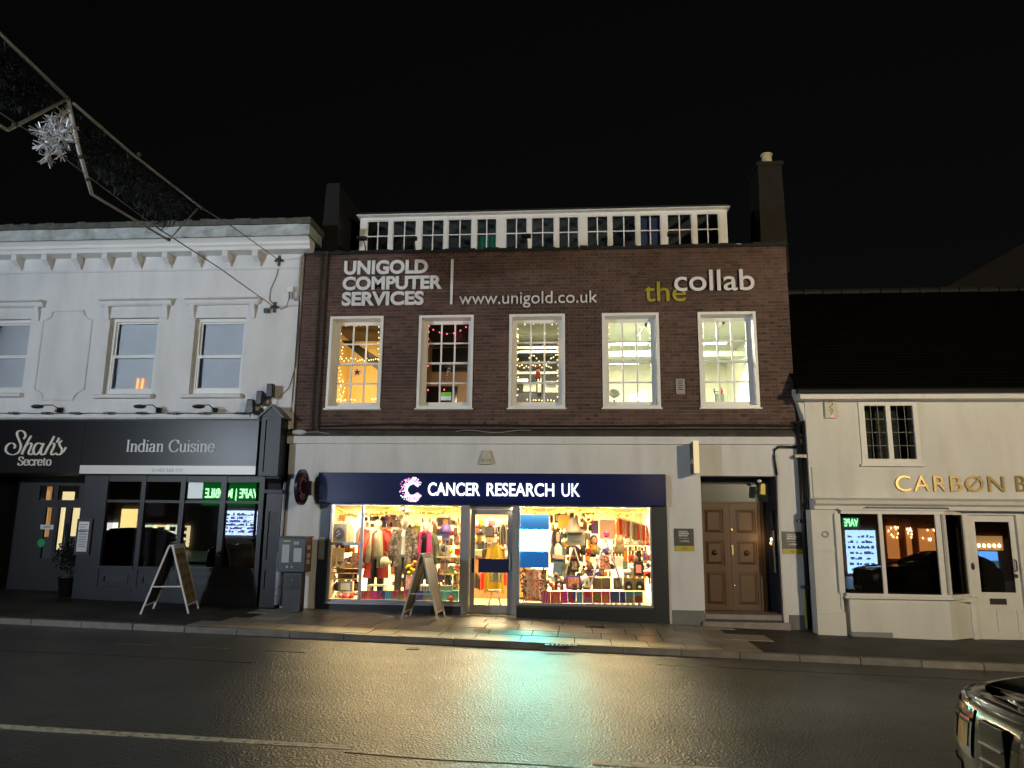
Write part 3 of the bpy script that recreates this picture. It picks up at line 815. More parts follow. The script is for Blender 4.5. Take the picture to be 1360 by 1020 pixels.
x0, x1, z0, z1 = RX(167.5, 285.5, 584, 600, FY-.03); serif_text('Indian Cuisine', x0, x1, z0, z1, FY-.024, mat('pale_letter', (.68, .68, .70), .5), sg2, .006, .019)
x0, x1, z0, z1 = RX(202, 243, 622.3, 626.7, FY-.03); lettering('01483 568 777', x0, x1, z0, z1, FY-.029, mat('grey_print', (.35, .35, .37), .6), sg2, .002)
# items behind the restaurant window
x0, x1, z0, z1 = RX(320, 337, 730.5, 753, .05)
tag(MB().box(x0, x1, .05, .08, z0, z1).obj('cork_board', mat('tan_board', (.42, .36, .27), .8, var=.1)), 'plain tan board standing behind the right pane of the restaurant', 'board')
x0, x1, z0, z1 = RX(184.5, 194, 747, 750.5, .05)
tag(MB().box(x0, x1, .05, .12, z0, z1).obj('reserved_card', paper), 'small white card on the restaurant window sill', 'card')
# drain pipe by the pilaster
dp = thing('drainpipe', 'pale grey downpipe beside the restaurant pilaster with thicker lower boot', 'drainpipe', (W(368, 780)[0], -.08, gz(-6)))
b = MB(); xa, za = W(375.5, 640, -.1); xb, zb_ = W(370, 735, -.1); xc, zc = W(367, 808, -.1)
xv = (xa+xb+xc)/3+.02
b.tube([(xv, -.08, za), (xv, -.08, zb_)], .035, 12); b.obj('pipe', mat('pipe_grey', (.42, .43, .47), .45, var=.1), dp, smooth=True)
b = MB(); b.lathe([(.035, 0), (.06, .02), (.06, .06), (.045, .08)], (xv, -.08, zb_-.04), 14); b.obj('collar', MATS['pipe_grey'], dp, smooth=True)
b = MB(); b.tube([(xv, -.08, zb_-.03), (xv, -.08, gz(xv)+.05)], .062, 12); b.obj('lower_pipe', mat('peeling_pipe', (.5, .5, .53), .6, var=.15, col2=(.12, .12, .12), c2s=14, c2lo=.55, c2hi=.62), dp, smooth=True)
# cables, junctions, gooseneck lamps, speakers
cb = MB(); z = lambda px: W(px, 549, -.02)[1]
pts = []
for k in range(60):
    px = -40 + k*6.4; x, zz = W(px, 549, -.02); pts.append((x, -.02, zz + .006*math.sin(k*1.3)))
cb.tube(pts, .009, 5)
for c0 in (16, 60, 98, 143, 186, 228, 270, 318):
    x, zz = W(c0, 549, -.03)
    lp = [(x + .11*math.cos(a*.5), -.03+.01*math.sin(a), zz + .035*math.sin(a*.5)*math.cos(a*.13)) for a in range(13)]
    cb.tube(lp, .007, 5); lp = [(x+.1 + .09*math.cos(a*.5), -.035, zz + .028*math.sin(a*.5)) for a in range(13)]; cb.tube(lp, .007, 5)
tag(cb.obj('wall_cable', dark_m), 'looped dark cable running along the white wall above the fascia', 'cable')
for k, (hx, bx_) in enumerate(((50, 80), (186, 211), (264, 285))):
    x0, z0 = W(bx_, 545, -.03); x1, z1 = W(hx, 540, -.55)
    t = thing('gooseneck_lamp', ('leftmost', 'middle', 'rightmost')[k] + ' black swan-neck spotlight above the restaurant fascia', 'sign lamp', (x0, 0, z0), 'gooseneck lamps above the restaurant sign')
    MB().box(x0-.05, x0+.05, -.07, 0, z0-.05, z0+.06).obj('wall_box', black_m, t)
    MB().tube([(x0, -.06, z0+.02), (x0-.03, -.25, z0+.09), (x1+.12, -.45, z1+.05), (x1+.06, -.53, z1+.03)], .011, 8).obj('arm', black_m, t, smooth=True)
    MB().ell((x1, -.56, z1), .14, .09, .045, 14, 8).obj('lamp_head', black_m, t, smooth=True)
for k, (px, py, w, h, tp) in enumerate(((333, 540, .19, .31, .7), (345.5, 528.5, .13, .30, 1), (359.5, 519, .14, .30, 1))):
    x, zc = W(px, py, -.2); z0 = zc - h/2
    t = thing('wall_speaker', ('wide tapered black speaker lowest beside the gabled block', 'middle black box speaker on a bracket by the gabled block', 'highest black speaker above the gable point')[k], 'speaker', (x, -.2, z0-.1))
    MB().hexa([(x-w/2,-.28,z0),(x+w/2,-.28,z0),(x+w/2,-.12,z0),(x-w/2,-.12,z0),(x-w/2*tp,-.27,z0+h),(x+w/2*tp,-.27,z0+h),(x+w/2*tp,-.13,z0+h),(x-w/2*tp,-.13,z0+h)]).obj('cabinet', black_p, t, bevel=.015)
    b = MB(); b.tube([(x, -.2, z0+.02), (x-.0, -.2, z0-.12), (x, 0, z0-.14)], .018, 8); b.obj('bracket', dark_m if k else black_m, t)
# anchors of the street decoration + conduit and alarm on the white wall
def anchor(px, py, lab):
    x, zc = W(px, py, -.03)
    t = thing('cable_anchor', lab, 'wall anchor', (x, 0, zc))
    b = MB(); b.box(x-.10, x+.10, -.04, 0, zc-.025, zc+.025); b.box(x-.025, x+.025, -.041, -.002, zc-.12, zc+.12); b.obj('plate', dark_m, t)
    b = MB(); b.tube([(x, -.04, zc), (x, -.12, zc+.01)], .018, 8)
    b.lathe([(.035, -.015), (.035, .015)], (x, -.12, zc), 10); b.obj('eye', dark_m, t)
    return x, zc
A1 = anchor(370.5, 346, 'upper star-shaped steel cable anchor on the white wall')
A2 = anchor(364.5, 408, 'lower star-shaped steel cable anchor on the white wall')
bx_ = W(355, 413, -.03); tag(MB().box(bx_[0]-.06, bx_[0]+.05, -.09, 0, bx_[1]-.05, bx_[1]+.05).obj('junction_box', dark_m), 'small dark junction box beside the lower anchor', 'junction box')
bx_ = W(386, 384.5, -.05); t = tag(MB().box(bx_[0]-.07, bx_[0]+.07, -.1, 0, bx_[1]-.065, bx_[1]+.065).obj('alarm_box', white_gloss, bevel=.01), 'small white camera box near the corner of the white building', 'camera box')
b = MB()
cx_, cz_ = W(396, 390, -.03)
b.tube([(bx_[0]+.02, -.05, bx_[1]-.06), (bx_[0]+.04, -.05, bx_[1]-.2), (cx_-.04, -.05, bx_[1]-.24), (cx_+.02, -.05, bx_[1]-.15), (cx_+.02, -.05, W(403, 345)[1]), (cx_+.09, -.06, W(408, 335)[1])], .028, 8)
tag(b.obj('curved_conduit', mat('conduit_grey', (.35, .35, .36), .5)), 'grey curved conduit on the corner of the white wall', 'conduit')
b = MB(); q = lambda px, py: (W(px, py, -.02)[0], -.02, W(px, py, -.02)[1])
b.tube([q(370, 352), q(368, 365), q(359, 385), q(358, 398), q(364, 405)], .008, 5)
b.tube([q(372, 411), q(380, 408), q(384, 396), q(384, 389)], .008, 5)
b.tube([q(398, 400), q(397, 440), q(393, 485), q(384, 515), q(370, 528)], .009, 5)
b.tube([q(399, 345), q(397.5, 400), q(392, 480), q(387, 548)], .011, 5)
tag(b.obj('hanging_cable', dark_m), 'thin dark cables hanging down the corner of the white wall', 'cable')

# ================================================================== BRICK BUILDING
BX0, BX1 = W(398, 470)[0] + .0, W(1050.5, 450)[0]
BZ0 = W(720, 578)[1]; BZ1 = W(720, 333)[1]
bb = thing('brick_building', 'dark red brick building with five white sash windows over a rendered ground floor', 'building', ((BX0+BX1)/2, 3.0, gz(0)))
wpx = [(435.5, 508.5), (555.2, 628.5), (676, 750.5), (799.5, 876.5), (926.7, 1007.5)]
WINS = []
for a, c in wpx:
    x0, x1 = W(a, 480)[0], W(c, 480)[0]; xm = (x0+x1)/2
    WINS.append((xm-.605, xm+.605, W(715, 542.3)[1], W(715, 417.8)[1]))
HO = [(x0+.02, x1-.02, z0+.02, z1-.02) for x0, x1, z0, z1 in WINS]
mortar = mat('mortar', (0.19, 0.155, 0.125), 0.95, var=0.15, vs=3, bump=0.3, bs=60)
b = MB(); b.wall(BX0+.004, BX1-.004, BZ0, BZ1-.01, 0.0, .34, HO); b.obj('mortar_wall', mortar, bb)
brick_m = mat('dark_brick', (0.090, 0.050, 0.038), 0.85, var=0.38, vs=0.8, rnd_obj=0.34, bump=0.35, bs=55, col2=(0.062, 0.036, 0.029), c2s=5, c2lo=0.45, c2hi=0.7)
allb = []
nrow = int((BZ1 - BZ0) / .075)
ch_ = (BZ1 - BZ0) / nrow
for r in range(nrow):
    z = BZ0 + r*ch_; x = BX0 + .0; k = 0
    seq = 0 if r % 2 == 0 else 1
    if seq: x -= .0
    first = True
    while x < BX1 - .02:
        if first and seq: w = .159; typ = 1; first = False
        else:
            if first: first = False
            typ = k % 2; w = .215 if typ == 0 else .1025; k += 1
        if seq and k == 1 and typ == 0: x += .0
        x1_ = min(x + w, BX1)
        if x1_ - x > .03:
            segs = [(x, x1_)]
            for h in WINS:
                if z + ch_*.8 > h[2] and z + .01 < h[3]:
                    ns = []
                    for s0, s1 in segs:
                        if s1 <= h[0]-.0 or s0 >= h[1]+.0: ns.append((s0, s1))
                        else:
                            if s0 < h[0]-.02: ns.append((s0, h[0]-.002))
                            if s1 > h[1]+.02: ns.append((h[1]+.002, s1))
                    segs = ns
            for s0, s1 in segs: allb.append((s0, s1, z + .005, z + ch_ - .005))
        x += w + .010
# soldier course over every window is plain in the photograph: running courses only
fullb = [q for q in allb if abs((q[1]-q[0]) - .215) < 1e-4]
fullb.sort(key=lambda q: (Vector(((q[0]+q[1])/2, 0, q[2])) - CAM).dot(AF))
singles = set(fullb[:290])
rest = MB()
sm_ = None
for q in allb:
    x0, x1, z0, z1 = q; yo = -.010 + rnd.uniform(-.0025, .0025)
    if q in singles:
        if sm_ is None:
            bq = MB(); bq.box(x0, x1, -.010, .03, z0, z1); sm_ = bq.obj('brick', brick_m, bb); q0 = q
        else:
            c = sm_.copy(); COL.objects.link(c); c.location = (x0-q0[0], rnd.uniform(-.0025, .0025), z0-q0[2])
    else:
        rest.add([(x0,yo,z0),(x1,yo,z0),(x1,yo,z1),(x0,yo,z1),(x0,.01,z0),(x1,.01,z0),(x1,.01,z1),(x0,.01,z1)],
                 [(0,1,2,3),(0,4,5,1),(1,5,6,2),(2,6,7,3),(3,7,4,0)])
rest.obj('brickwork', brick_m, bb)['kind'] = 'stuff'
# windows
def bars(b, x0, x1, z0, z1, y0, y1, nx, nz, w, skip=()):
    for i in range(1, nx):
        x = x0 + (x1-x0)*i/nx; b.box(x-w/2, x+w/2, y0, y1, z0, z1)
    for j in range(1, nz):
        if j in skip: continue
        z = z0 + (z1-z0)*j/nz; b.box(x0, x1, y0+.003, y1-.003, z-w/2, z+w/2)
for i, (x0, x1, z0, z1) in enumerate(WINS):
    wn_ = MB().wall(x0, x1, z0, z1, -.05, .01, [(x0+.06, x1-.06, z0+.055, z1-.055)]).obj('window', white_gloss, bb, bevel=.006)
    b = MB(); b.wall(x0+.0, x1-.0, z0+.0, z1-.0, .01, .34, [(x0+.061, x1-.061, z0+.056, z1-.056)]); b.obj('frame', white_gloss, wn_)
    ix0, ix1, iz0, iz1 = x0+.062, x1-.062, z0+.057, z1-.057; zm = (iz0+iz1)/2 + .02
    b = MB()
    b.wall(ix0, ix1, zm-.03, iz1, .26, .30, [(ix0+.09, ix1-.09, zm+.015, iz1-.07)])
    b.wall(ix0, ix1, iz0, zm+.012, .215, .255, [(ix0+.09, ix1-.09, iz0+.11, zm-.03)])
    bars(b, ix0+.09, ix1-.09, zm+.015, iz1-.07, .265, .29, 3, 2, .036)
    bars(b, ix0+.09, ix1-.09, iz0+.11, zm-.03, .22, .245, 3, 2, .036)
    b.obj('sash', white_gloss, wn_)
    cw = (ix1-ix0-.18)/3
    for c in range(3):
        for r in range(4):
            if r < 2: za, zb_ = iz0+.11 + (zm-.03-iz0-.11)*r/2, iz0+.11 + (zm-.03-iz0-.11)*(r+1)/2; y = .232
            else: za, zb_ = zm+.015 + (iz1-.07-zm-.015)*(r-2)/2, zm+.015 + (iz1-.07-zm-.015)*(r-1)/2; y = .277
            MB().box(ix0+.09+cw*c+.017, ix0+.09+cw*(c+1)-.017, y, y+.004, za+.017, zb_-.017).obj('pane', glass_up, wn_)
    MB().prism_x([(-.05, z0-.001), (-.09, z0-.002), (-.09, z0-.03), (.0, z0-.035), (.0, z0-.001)], x0-.03, x1+.03).obj('sill', white_gloss, wn_)
# first-floor rooms
RZ0, RZ1 = 3.62, W(838, 420)[1] + .30
mids = [BX0+.1, (WINS[0][1]+WINS[1][0])/2, (WINS[1][1]+WINS[2][0])/2, (WINS[2][1]+WINS[3][0])/2, BX1-.1]
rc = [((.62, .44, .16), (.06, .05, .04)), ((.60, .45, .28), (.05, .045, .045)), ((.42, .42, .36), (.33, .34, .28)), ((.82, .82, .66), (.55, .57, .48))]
for i in range(4):
    a, c = mids[i]+.03, mids[i+1]-.03
    D_ = (3.2, 4.2, 5.5, 6.0)[i]
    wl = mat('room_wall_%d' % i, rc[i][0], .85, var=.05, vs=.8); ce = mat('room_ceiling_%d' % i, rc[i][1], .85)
    b = MB(); b.box(a-.05, a, .345, D_, RZ0, RZ1, 0); b.box(c, c+.05, .345, D_, RZ0, RZ1, 0); b.box(a, c, D_, D_+.05, RZ0, RZ1, 0)
    b.box(a, c, .345, D_, RZ1, RZ1+.04, 1); b.box(a, c, .345, D_, RZ0-.05, RZ0, 2)
    b.obj('office_room', [wl, ce, mat('carpet', (.08, .08, .09), .95)], bb)
# flat roof deck and rear volume
MB().box(BX0+.02, BX1-.02, .35, 8.0, BZ1-.25, BZ1-.12).obj('roof', mat('roof_felt', (.015, .015, .016), .95), bb)
MB().box(BX0+.02, BX1-.02, 7.9, 8.0, gz(0)-.3, BZ1-.26).obj('rear_wall', brick_m, bb)
b = MB(); n = 60
for i in range(n):
    xa, xb = BX0-.02 + (BX1-BX0+.04)*i/n, BX0-.02 + (BX1-BX0+.04)*(i+1)/n
    b.box(xa+.002, xb-.002, -.05+rnd.uniform(-.008, .008), .38, BZ1-.008, BZ1+.06+rnd.uniform(-.015, .03))
b.obj('coping', mat('black_coping', (.012, .014, .016), .9, var=.4, vs=6), bb)['kind'] = 'stuff'
# attic storey: a long strip of thirteen white casements set back from the parapet
AY = 1.0
az0 = BZ1 - .12; az1 = W(720, 284, AY)[1]
ax0, ax1 = W(478, 305, AY)[0], W(966, 300, AY)[0]
apx = [(487.5,516),(521.5,552.5),(560,589.5),(595,626.5),(633,659.5),(671.5,700),(705.6,736),(742,768.5),(779.6,807.6),(813,844.5),(850,878),(886.6,919),(925.8,955)]
ah = []
for a, c in apx:
    ah.append((W(a-.4, 305, AY)[0], W(c+.4, 305, AY)[0], az0+.1, W(720, 287.5, AY)[1]))
b = MB(); b.wall(ax0, ax1, az0, az1, AY, AY+.12, ah); b.obj('attic_window_frame', white_gloss, bb)
for i, h in enumerate(ah):
    f = MB(); f.wall(h[0], h[1], h[2], h[3], AY+.02, AY+.06, [(h[0]+.022, h[1]-.022, h[2]+.04, h[3]-.022)])
    zz = W(720, 308.5, AY)[1]
    f.box((h[0]+h[1])/2-.013, (h[0]+h[1])/2+.013, AY+.025, AY+.055, h[2]+.04, h[3]-.035)
    f.box(h[0]+.03, h[1]-.03, AY+.027, AY+.053, zz-.013, zz+.013)
    cs = f.obj('casement', white_gloss, bb)
    MB().box(h[0]+.03, h[1]-.03, AY+.039, AY+.041, h[2]+.04, h[3]-.035).obj('pane', glass, cs)
b = MB(); az2 = W(720, 279.5, AY-.15)[1]
b.box(ax0-.05, ax1+.05, AY-.16, AY+3, az1, az2); b.obj('attic_eaves', white_gloss, bb)
MB().box(ax0-.02, ax1+.02, AY-.13, AY+3, az2, az2+.06).obj('attic_roof', MATS['roof_felt'], bb)
MB().box(ax0+.02, ax1-.02, AY+3.0, AY+3.08, az0, az1).obj('attic_room_wall', mat('attic_grey', (.03, .035, .04), .9), bb)
b = MB(); b.box(ax0, ax0+.1, AY+.12, AY+3, az0, az1); b.box(ax1-.1, ax1, AY+.12, AY+3, az0, az1); b.obj('attic_side_wall', MATS['roof_felt'], bb)
b = MB()
for k in range(14): b.box(ax0+.5+k*.55, ax0+.58+k*.55, AY+.3, AY+2.9, az1-.12, az1-.002)

MB().box(ax0+.11, ax1-.11, AY+.121, AY+2.99, az1-.05, az1-.003).obj('attic_ceiling', mat('attic_ceiling_grey', (.22, .26, .28), .8), bb)
# coloured notice sheets in the attic windows
for k, (i, colr, lab) in enumerate(((4, (.0, .11, .075), 'green panel behind the fifth attic window'), (10, (.01, .035, .12), 'blue panel behind the eleventh attic window'))):
    h = ah[i]; zt = W(720, 309, AY)[1] if k == 0 else h[3]-.04
    tag(MB().box(h[0]+.03, h[1]-.03, AY+.14, AY+.16, h[2], zt).obj('coloured_notice', mat('panel_%d' % k, colr, .6, emit=colr, es=.03, noemis=True)), lab, 'notice')
# rising roof behind
b = MB(); zr = W(560, 264, 3.8)[1]
b.prism_x([(AY+2.9, az2+.061), (AY+4.4, zr+.25), (AY+6, az2+.061)], ax0-.1, ax1-1.6)
b.obj('rear_roof', mat('rear_roof_tile', (.03, .022, .018), .9, var=.3, vs=6, bump=.5, bs=20), bb)
# party wall with chimney (left) and chimney stack with pot (right)
x0, x1, z0, z1 = RX(431, 453, 247, 332, .6)
b = MB(); b.hexa([(x0-.02,.45,BZ1-.1),(x1+.02,.45,BZ1-.1),(x1+.02,3.2,BZ1-.1),(x0-.02,3.2,BZ1-.1),(x0+.06,.45,z1),(x1-.03,.45,z1),(x1-.03,3.2,z1),(x0+.06,3.2,z1)])
b.obj('party_wall', mat('party_wall_stone', (.007, .007, .0075), .9, var=.3, vs=3), bb)
x0, x1, z0, z1 = RX(1006, 1037, 226, 325, 1.6)
ck = MB(); ck.hexa([(x0-.05,1.3,BZ1-.15),(x1+.03,1.3,BZ1-.15),(x1+.03,2.3,BZ1-.15),(x0-.05,2.3,BZ1-.15),(x0,1.35,z1),(x1,1.35,z1),(x1,2.2,z1),(x0,2.2,z1)])
chm = ck.obj('chimney', mat('chimney_brick', (.011, .008, .0045), .9, var=.4, vs=4, bump=.6, bs=20), bb)
MB().box(x0-.04, x1+.04, 1.31, 2.24, z1+.001, z1+.09).obj('chimney_cap', MATS['chimney_brick'], chm)
px_, pz = W(1020, 219, 1.6); _, pz1 = W(1020, 203, 1.6)
MB().lathe([(.13, 0), (.12, pz1-pz-.04), (.145, pz1-pz-.03), (.145, pz1-pz), (.09, pz1-pz)], (px_, 1.7, max(pz, z1+.092)), 16).obj('chimney_pot', mat('chimney_pot', (.50, .44, .28), .8, var=.15, vs=8), chm, smooth=False)
# floodlights and vent on the parapet
for k, (px, py) in enumerate(((481, 317), (547.5, 317), (699, 314), (893, 311.5))):
    x, zc = W(px, py, -.25)
    t = thing('floodlight', ('leftmost floodlight on the brick parapet, beside the end of the attic windows', 'floodlight on the parapet above the word COMPUTER', 'floodlight on the parapet above the web address', 'floodlight on the parapet above the word collab')[k], 'floodlight', (x, .1, BZ1+.06), 'floodlights on the brick parapet')
    MB().hexa([(x-.10,-.36,zc-.02),(x+.10,-.36,zc-.02),(x+.11,-.22,zc-.04),(x-.11,-.22,zc-.04),(x-.10,-.36,zc+.02),(x+.10,-.36,zc+.02),(x+.11,-.22,zc+.05),(x-.11,-.22,zc+.05)]).obj('lamp_head', black_m, t)
    MB().tube([(x, -.2, zc), (x, -.05, zc-.02), (x, .1, BZ1+.05)], .016, 8).obj('arm', dark_m, t)
x, zc = W(977, 311, .2)
tag(MB().box(x-.14, x+.12, .15, .25, BZ1+.10, BZ1+.13).box(x-.02, x+.02, .18, .22, BZ1+.03, BZ1+.11).obj('roof_bracket', white_gloss), 'thin white bracket standing on the parapet right of the attic windows', 'bracket')

# ground floor: rendered wall with shop and porch openings
GZ1 = W(720, 589)[1]
GX0, GX1 = W(381, 650)[0], W(1073.5, 700)[0]
SHX0, SHX1, _, SHZ1 = RX(424, 884, 640, 820)
SHX1 = W(887, 740)[0]
PO = RX(933, 1036, 632, 820); PZ1 = W(975, 632)[1]; POX0, POX1 = W(932.5, 720)[0], W(1035.5, 720)[0]
shz = W(650, 629)[1]
b = MB(); b.wall(GX0, GX1, gz(0)-.35, GZ1, 0, .35, [(SHX0, SHX1, gz(0)-.35, shz), (POX0, POX1, gz(0)-.35, PZ1)])
b.obj('rendered_wall', render_w, bb)
MB().box(GX0, GX0+.3, .36, 7.9, gz(0)-.3, BZ0).obj('side_wall', brick_m, bb)
MB().box(GX1-.3, GX1, .36, 7.9, gz(0)-.3, BZ0).obj('side_wall', brick_m, bb)
zk0, zk1 = W(720, 590)[1], W(720, 580)[1]
MB().box(GX0-.04, GX1+.0, -.07, .3, zk0, zk1).obj('render_band', render_w, bb)
b = MB(); n = 80
for i in range(n):
    xa, xb = GX0-.04 + (GX1-GX0+.06)*i/n, GX0-.04 + (GX1-GX0+.06)*(i+1)/n
    e = rnd.uniform(-.012, .012)
    b.hexa([(xa,-.12+e,zk1+.002),(xb,-.12+e,zk1+.002),(xb,.0,zk1+.002),(xa,.0,zk1+.002),(xa,-.10+e,zk1+.05),(xb,-.10+e,zk1+.05),(xb,.0,zk1+.15),(xa,.0,zk1+.15)])
b.obj('lead_ledge', soot, bb)['kind'] = 'stuff'
for k, (xa, xb) in enumerate(((W(893, 820)[0], POX0), (POX1+.1, GX1-.06))):
    MB().box(xa, xb, -.025, .0, gz(xa)-.2, gz(xa)+.27).obj('plinth', mat('plinth_grey', (.16, .16, .15), .8, var=.15), bb)
# pipes and cables along the ledge and up the brickwork
b = MB(); zc = W(720, 565)[1]
b.tube([(W(415, 566)[0], -.05, W(415, 567)[1]), (-4, -.05, zc+.02), (0, -.05, zc-.02), (3, -.05, zc), (GX1, -.06, zc-.01)], .022, 8)
b.tube([(GX0, -.05, W(390, 571)[1]), (GX1, -.05, W(720, 570)[1])], .015, 6)
tag(b.obj('ledge_cable', black_m), 'black cables running along the foot of the brickwork', 'cable')
b = MB()
for px, r in ((428, .035), (420.5, .018)):
    xt = W(px+1, 450)[0]
    b.tube([(xt, -.055, BZ1+.05), (xt, -.055, BZ0+.15), (xt+.05, -.06, BZ0+.04)], r, 10)
tag(b.obj('soil_pipe', mat('dark_pipe', (.03, .025, .02), .6)), 'two dark pipes running up the left edge of the brick wall', 'pipe')
x, zc = W(397, 575, -.15)
tag(MB().ell((x, -.12, zc+.02), .17, .08, .06, 14, 8).obj('rag_bundle', mat('pale_rag', (.5, .52, .54), .9, bump=1, bs=30), smooth=True), 'crumpled pale wrapping on the ledge at the left end', 'wrapping')
b = MB(); b.tube([(x+.1, -.1, zc+.02), (x+.4, -.09, zc+.03), (x+.75, -.1, zc-.03), (x+1.3, -.1, zc-.06)], .01, 6)
tag(b.obj('loose_wire', mat('pale_wire', (.3, .3, .28), .6)), 'pale loose wire lying along the ledge', 'wire')
b = MB(); x2, z2 = W(605, 573, -.12)
b.tube([(x2+.0+ i*.2, -.13, z2 + .03*math.sin(i*1.1)) for i in range(9)], .008, 6)
tag(b.obj('loose_wire', MATS['pale_wire']), 'wavy wire on the ledge below the middle window', 'wire')
# black downpipes at the right corner
t = thing('downpipe', 'pair of black downpipes between the brick building and the cream shop', 'drainpipe', (W(1072, 820)[0], -.12, gz(5)))
xd = W(1066, 700, -.12)[0]
for dx, r in ((0.02, .045), (.13, .03)):
    MB().tube([(xd+dx, -.12, W(1060, 560)[1]), (xd+dx, -.12, gz(xd)+.02)], r, 12).obj('pipe', black_p, t, smooth=True)
for py in (606, 692, 780):
    zc = W(1066, py, -.12)[1]
    MB().box(xd-.08, xd+.2, -.175, -.02, zc-.03, zc+.03).obj('pipe_clip', black_p, t)
MB().tube([(W(1053, 562)[0], -.1, W(1055, 562)[1]), (xd+.05, -.12, W(1060, 563)[1])], .05, 10).obj('pipe', black_p, t, smooth=True)
MB().tube([(xd-.06, -.15, gz(xd)+.75), (xd-.045, -.15, gz(xd)+.05)], .022, 8).obj('yellow_hose', mat('dull_yellow', (.45, .42, .05), .6), t)
b = MB(); v = lambda px, py: (W(px, py, -.04)[0], -.04, W(px, py, -.04)[1])
b.tube([v(1063, 594), v(1034, 593.5), v(1029, 597), v(1028, 606), v(1031.5, 631)], .028, 8)
tag(b.obj('cable_loop', black_p, smooth=True), 'thick black cable bending from the downpipes down to the porch corner', 'cable')
b = MB(); b.tube([v(1031.5, 631), v(1034, 720), v(1040, 828)], .012, 6)
tag(b.obj('thin_cable', dark_m), 'thin cable running down the right porch corner', 'cable')

# ------------------------------------------------------------------ wall lettering
sgn_w = mat('white_sign_letter', (.74, .74, .76), .4); sgn_y = mat('mustard_letter', (.33, .28, .01), .45)
u = thing('wall_lettering', 'white raised lettering UNIGOLD COMPUTER SERVICES with a web address on the brick wall', 'lettering', (W(600, 375)[0], -.03, W(600, 406)[1]))
def wl(body, a, c, t, d, M, par, bold=0, depth=.03, y=-.03, sp=1.0):
    x0, x1, z0, z1 = RX(a, c, t, d, y); return lettering(body, x0, x1, z0, z1, y, M, par, depth, bold, spacing=sp)
wl('UNIGOLD', 457.5, 568.5, 346, 364.5, sgn_w, u, .038)
wl('COMPUTER', 455.5, 587.5, 367, 385, sgn_w, u, .038)
wl('SERVICES', 454.5, 563, 387.5, 406, sgn_w, u, .038)
x0, x1, z0, z1 = RX(598.5, 602, 345, 404.5, -.03); MB().box(x0, x1, -.06, -.03, z0, z1).obj('divider_bar', sgn_w, u)
wl('www.unigold.co.uk', 610, 793.5, 387.5, 408.5, sgn_w, u, .0)
t2 = thing('wall_lettering', 'raised letters the collab in mustard and white on the brick wall', 'lettering', (W(930, 375)[0], -.03, W(930, 400)[1]))
wl('the', 855.5, 910.5, 374.5, 401, sgn_y, t2, .004, y=-.03)
wl('collab', 895, 1001.5, 358.5, 386.5, mat('pale_letter2', (.68, .68, .72), .4), t2, .006, y=-.064)

# wall boxes
x0, x1, z0, z1 = RX(638, 655, 598, 617, -.02)
t = thing('alarm_box', 'cream trapezoid alarm box on the render above the shop sign', 'alarm box', ((x0+x1)/2, 0, z0))
MB().prism([(x0, z0), (x1-.04, z0), (x1-.0, z0+.05), (x1-.07, z1), (x0+.06, z1), (x0-.02, z0+.05)], -.08, 0).obj('case', mat('aged_cream', (.50, .48, .38), .5), t, bevel=.008)
lettering('SE CM', x0+.03, x1-.04, z0+.06, z0+.11, -.081, mat('dark_print', (.03,)*3), t, .003)
x0, x1, z0, z1 = RX(897.5, 909.5, 503.5, 523.5, -.02)
t = thing('wall_notice', 'small pale notice box on the brick wall between the two brightest windows', 'notice box', ((x0+x1)/2, 0, z0))
MB().box(x0, x1, -.05, -.01, z0, z1).obj('case', mat('notice_grey', (.30, .28, .25), .6), t)
b = MB()
for k in range(5): b.box(x0+.04, x1-.04-.02*(k % 2), -.052, -.051, z1-.06-k*.045, z1-.04-k*.045)
b.obj('print_lines', mat('dark_print', (.03,)*3), t)['kind'] = 'stuff'

# ------------------------------------------------------------------ porch with double door
PD = .62
pf = RX(929, 1013, 668, 811, PD)
porch = thing('porch', 'dark recessed porch with stone step beside the charity shop', 'porch', ((POX0+POX1)/2, .3, gz(2.6)))
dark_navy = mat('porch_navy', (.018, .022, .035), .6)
zsp = W(980, 811, PD)[1]
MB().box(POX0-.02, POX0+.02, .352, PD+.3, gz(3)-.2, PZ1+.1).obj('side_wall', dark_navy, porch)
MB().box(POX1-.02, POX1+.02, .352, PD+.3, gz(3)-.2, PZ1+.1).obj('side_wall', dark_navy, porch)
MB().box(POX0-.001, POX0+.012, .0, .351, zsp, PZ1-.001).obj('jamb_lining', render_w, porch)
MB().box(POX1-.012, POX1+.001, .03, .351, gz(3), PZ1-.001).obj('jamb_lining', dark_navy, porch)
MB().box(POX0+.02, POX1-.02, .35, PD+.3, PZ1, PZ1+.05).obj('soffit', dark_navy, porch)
stone = mat('worn_step_stone', (.24, .21, .18), .6, var=.25, vs=4, bump=.4, bs=25)
MB().box(POX0+.003, POX1-.003, -.02, PD-.01, gz(3)+.13, zsp-.002).obj('step', stone, porch, bevel=.012)
MB().box(POX0-.06, POX1+.1, -.12, -.021, gz(3)-.25, gz(3)+.10).obj('step', stone, porch, bevel=.012)
MB().box(POX0+.003, POX1-.003, -.019, PD-.01, gz(3)-.3, gz(3)+.129).obj('step_base', mat('step_dark', (.05, .045, .04), .8), porch)
zfa, zfb = W(970, 668, PD)[1], W(970, 643, PD)[1]
MB().box(POX0+.021, POX1-.021, PD+.03, PD+.06, zfa+.03, zfb).obj('fanlight', mat('fanlight_film', (.07, .085, .065), .3), porch)
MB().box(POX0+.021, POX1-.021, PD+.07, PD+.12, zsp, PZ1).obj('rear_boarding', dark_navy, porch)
oak = mat('oak_door', (.105, .052, .018), .5, var=.2, vs=3, col2=(.085, .042, .017), c2s=3, c2lo=.48, c2hi=.66, stretch=(6, 1, .6), bump=.1, bs=30)
oak_d = mat('oak_groove', (.10, .05, .02), .5)
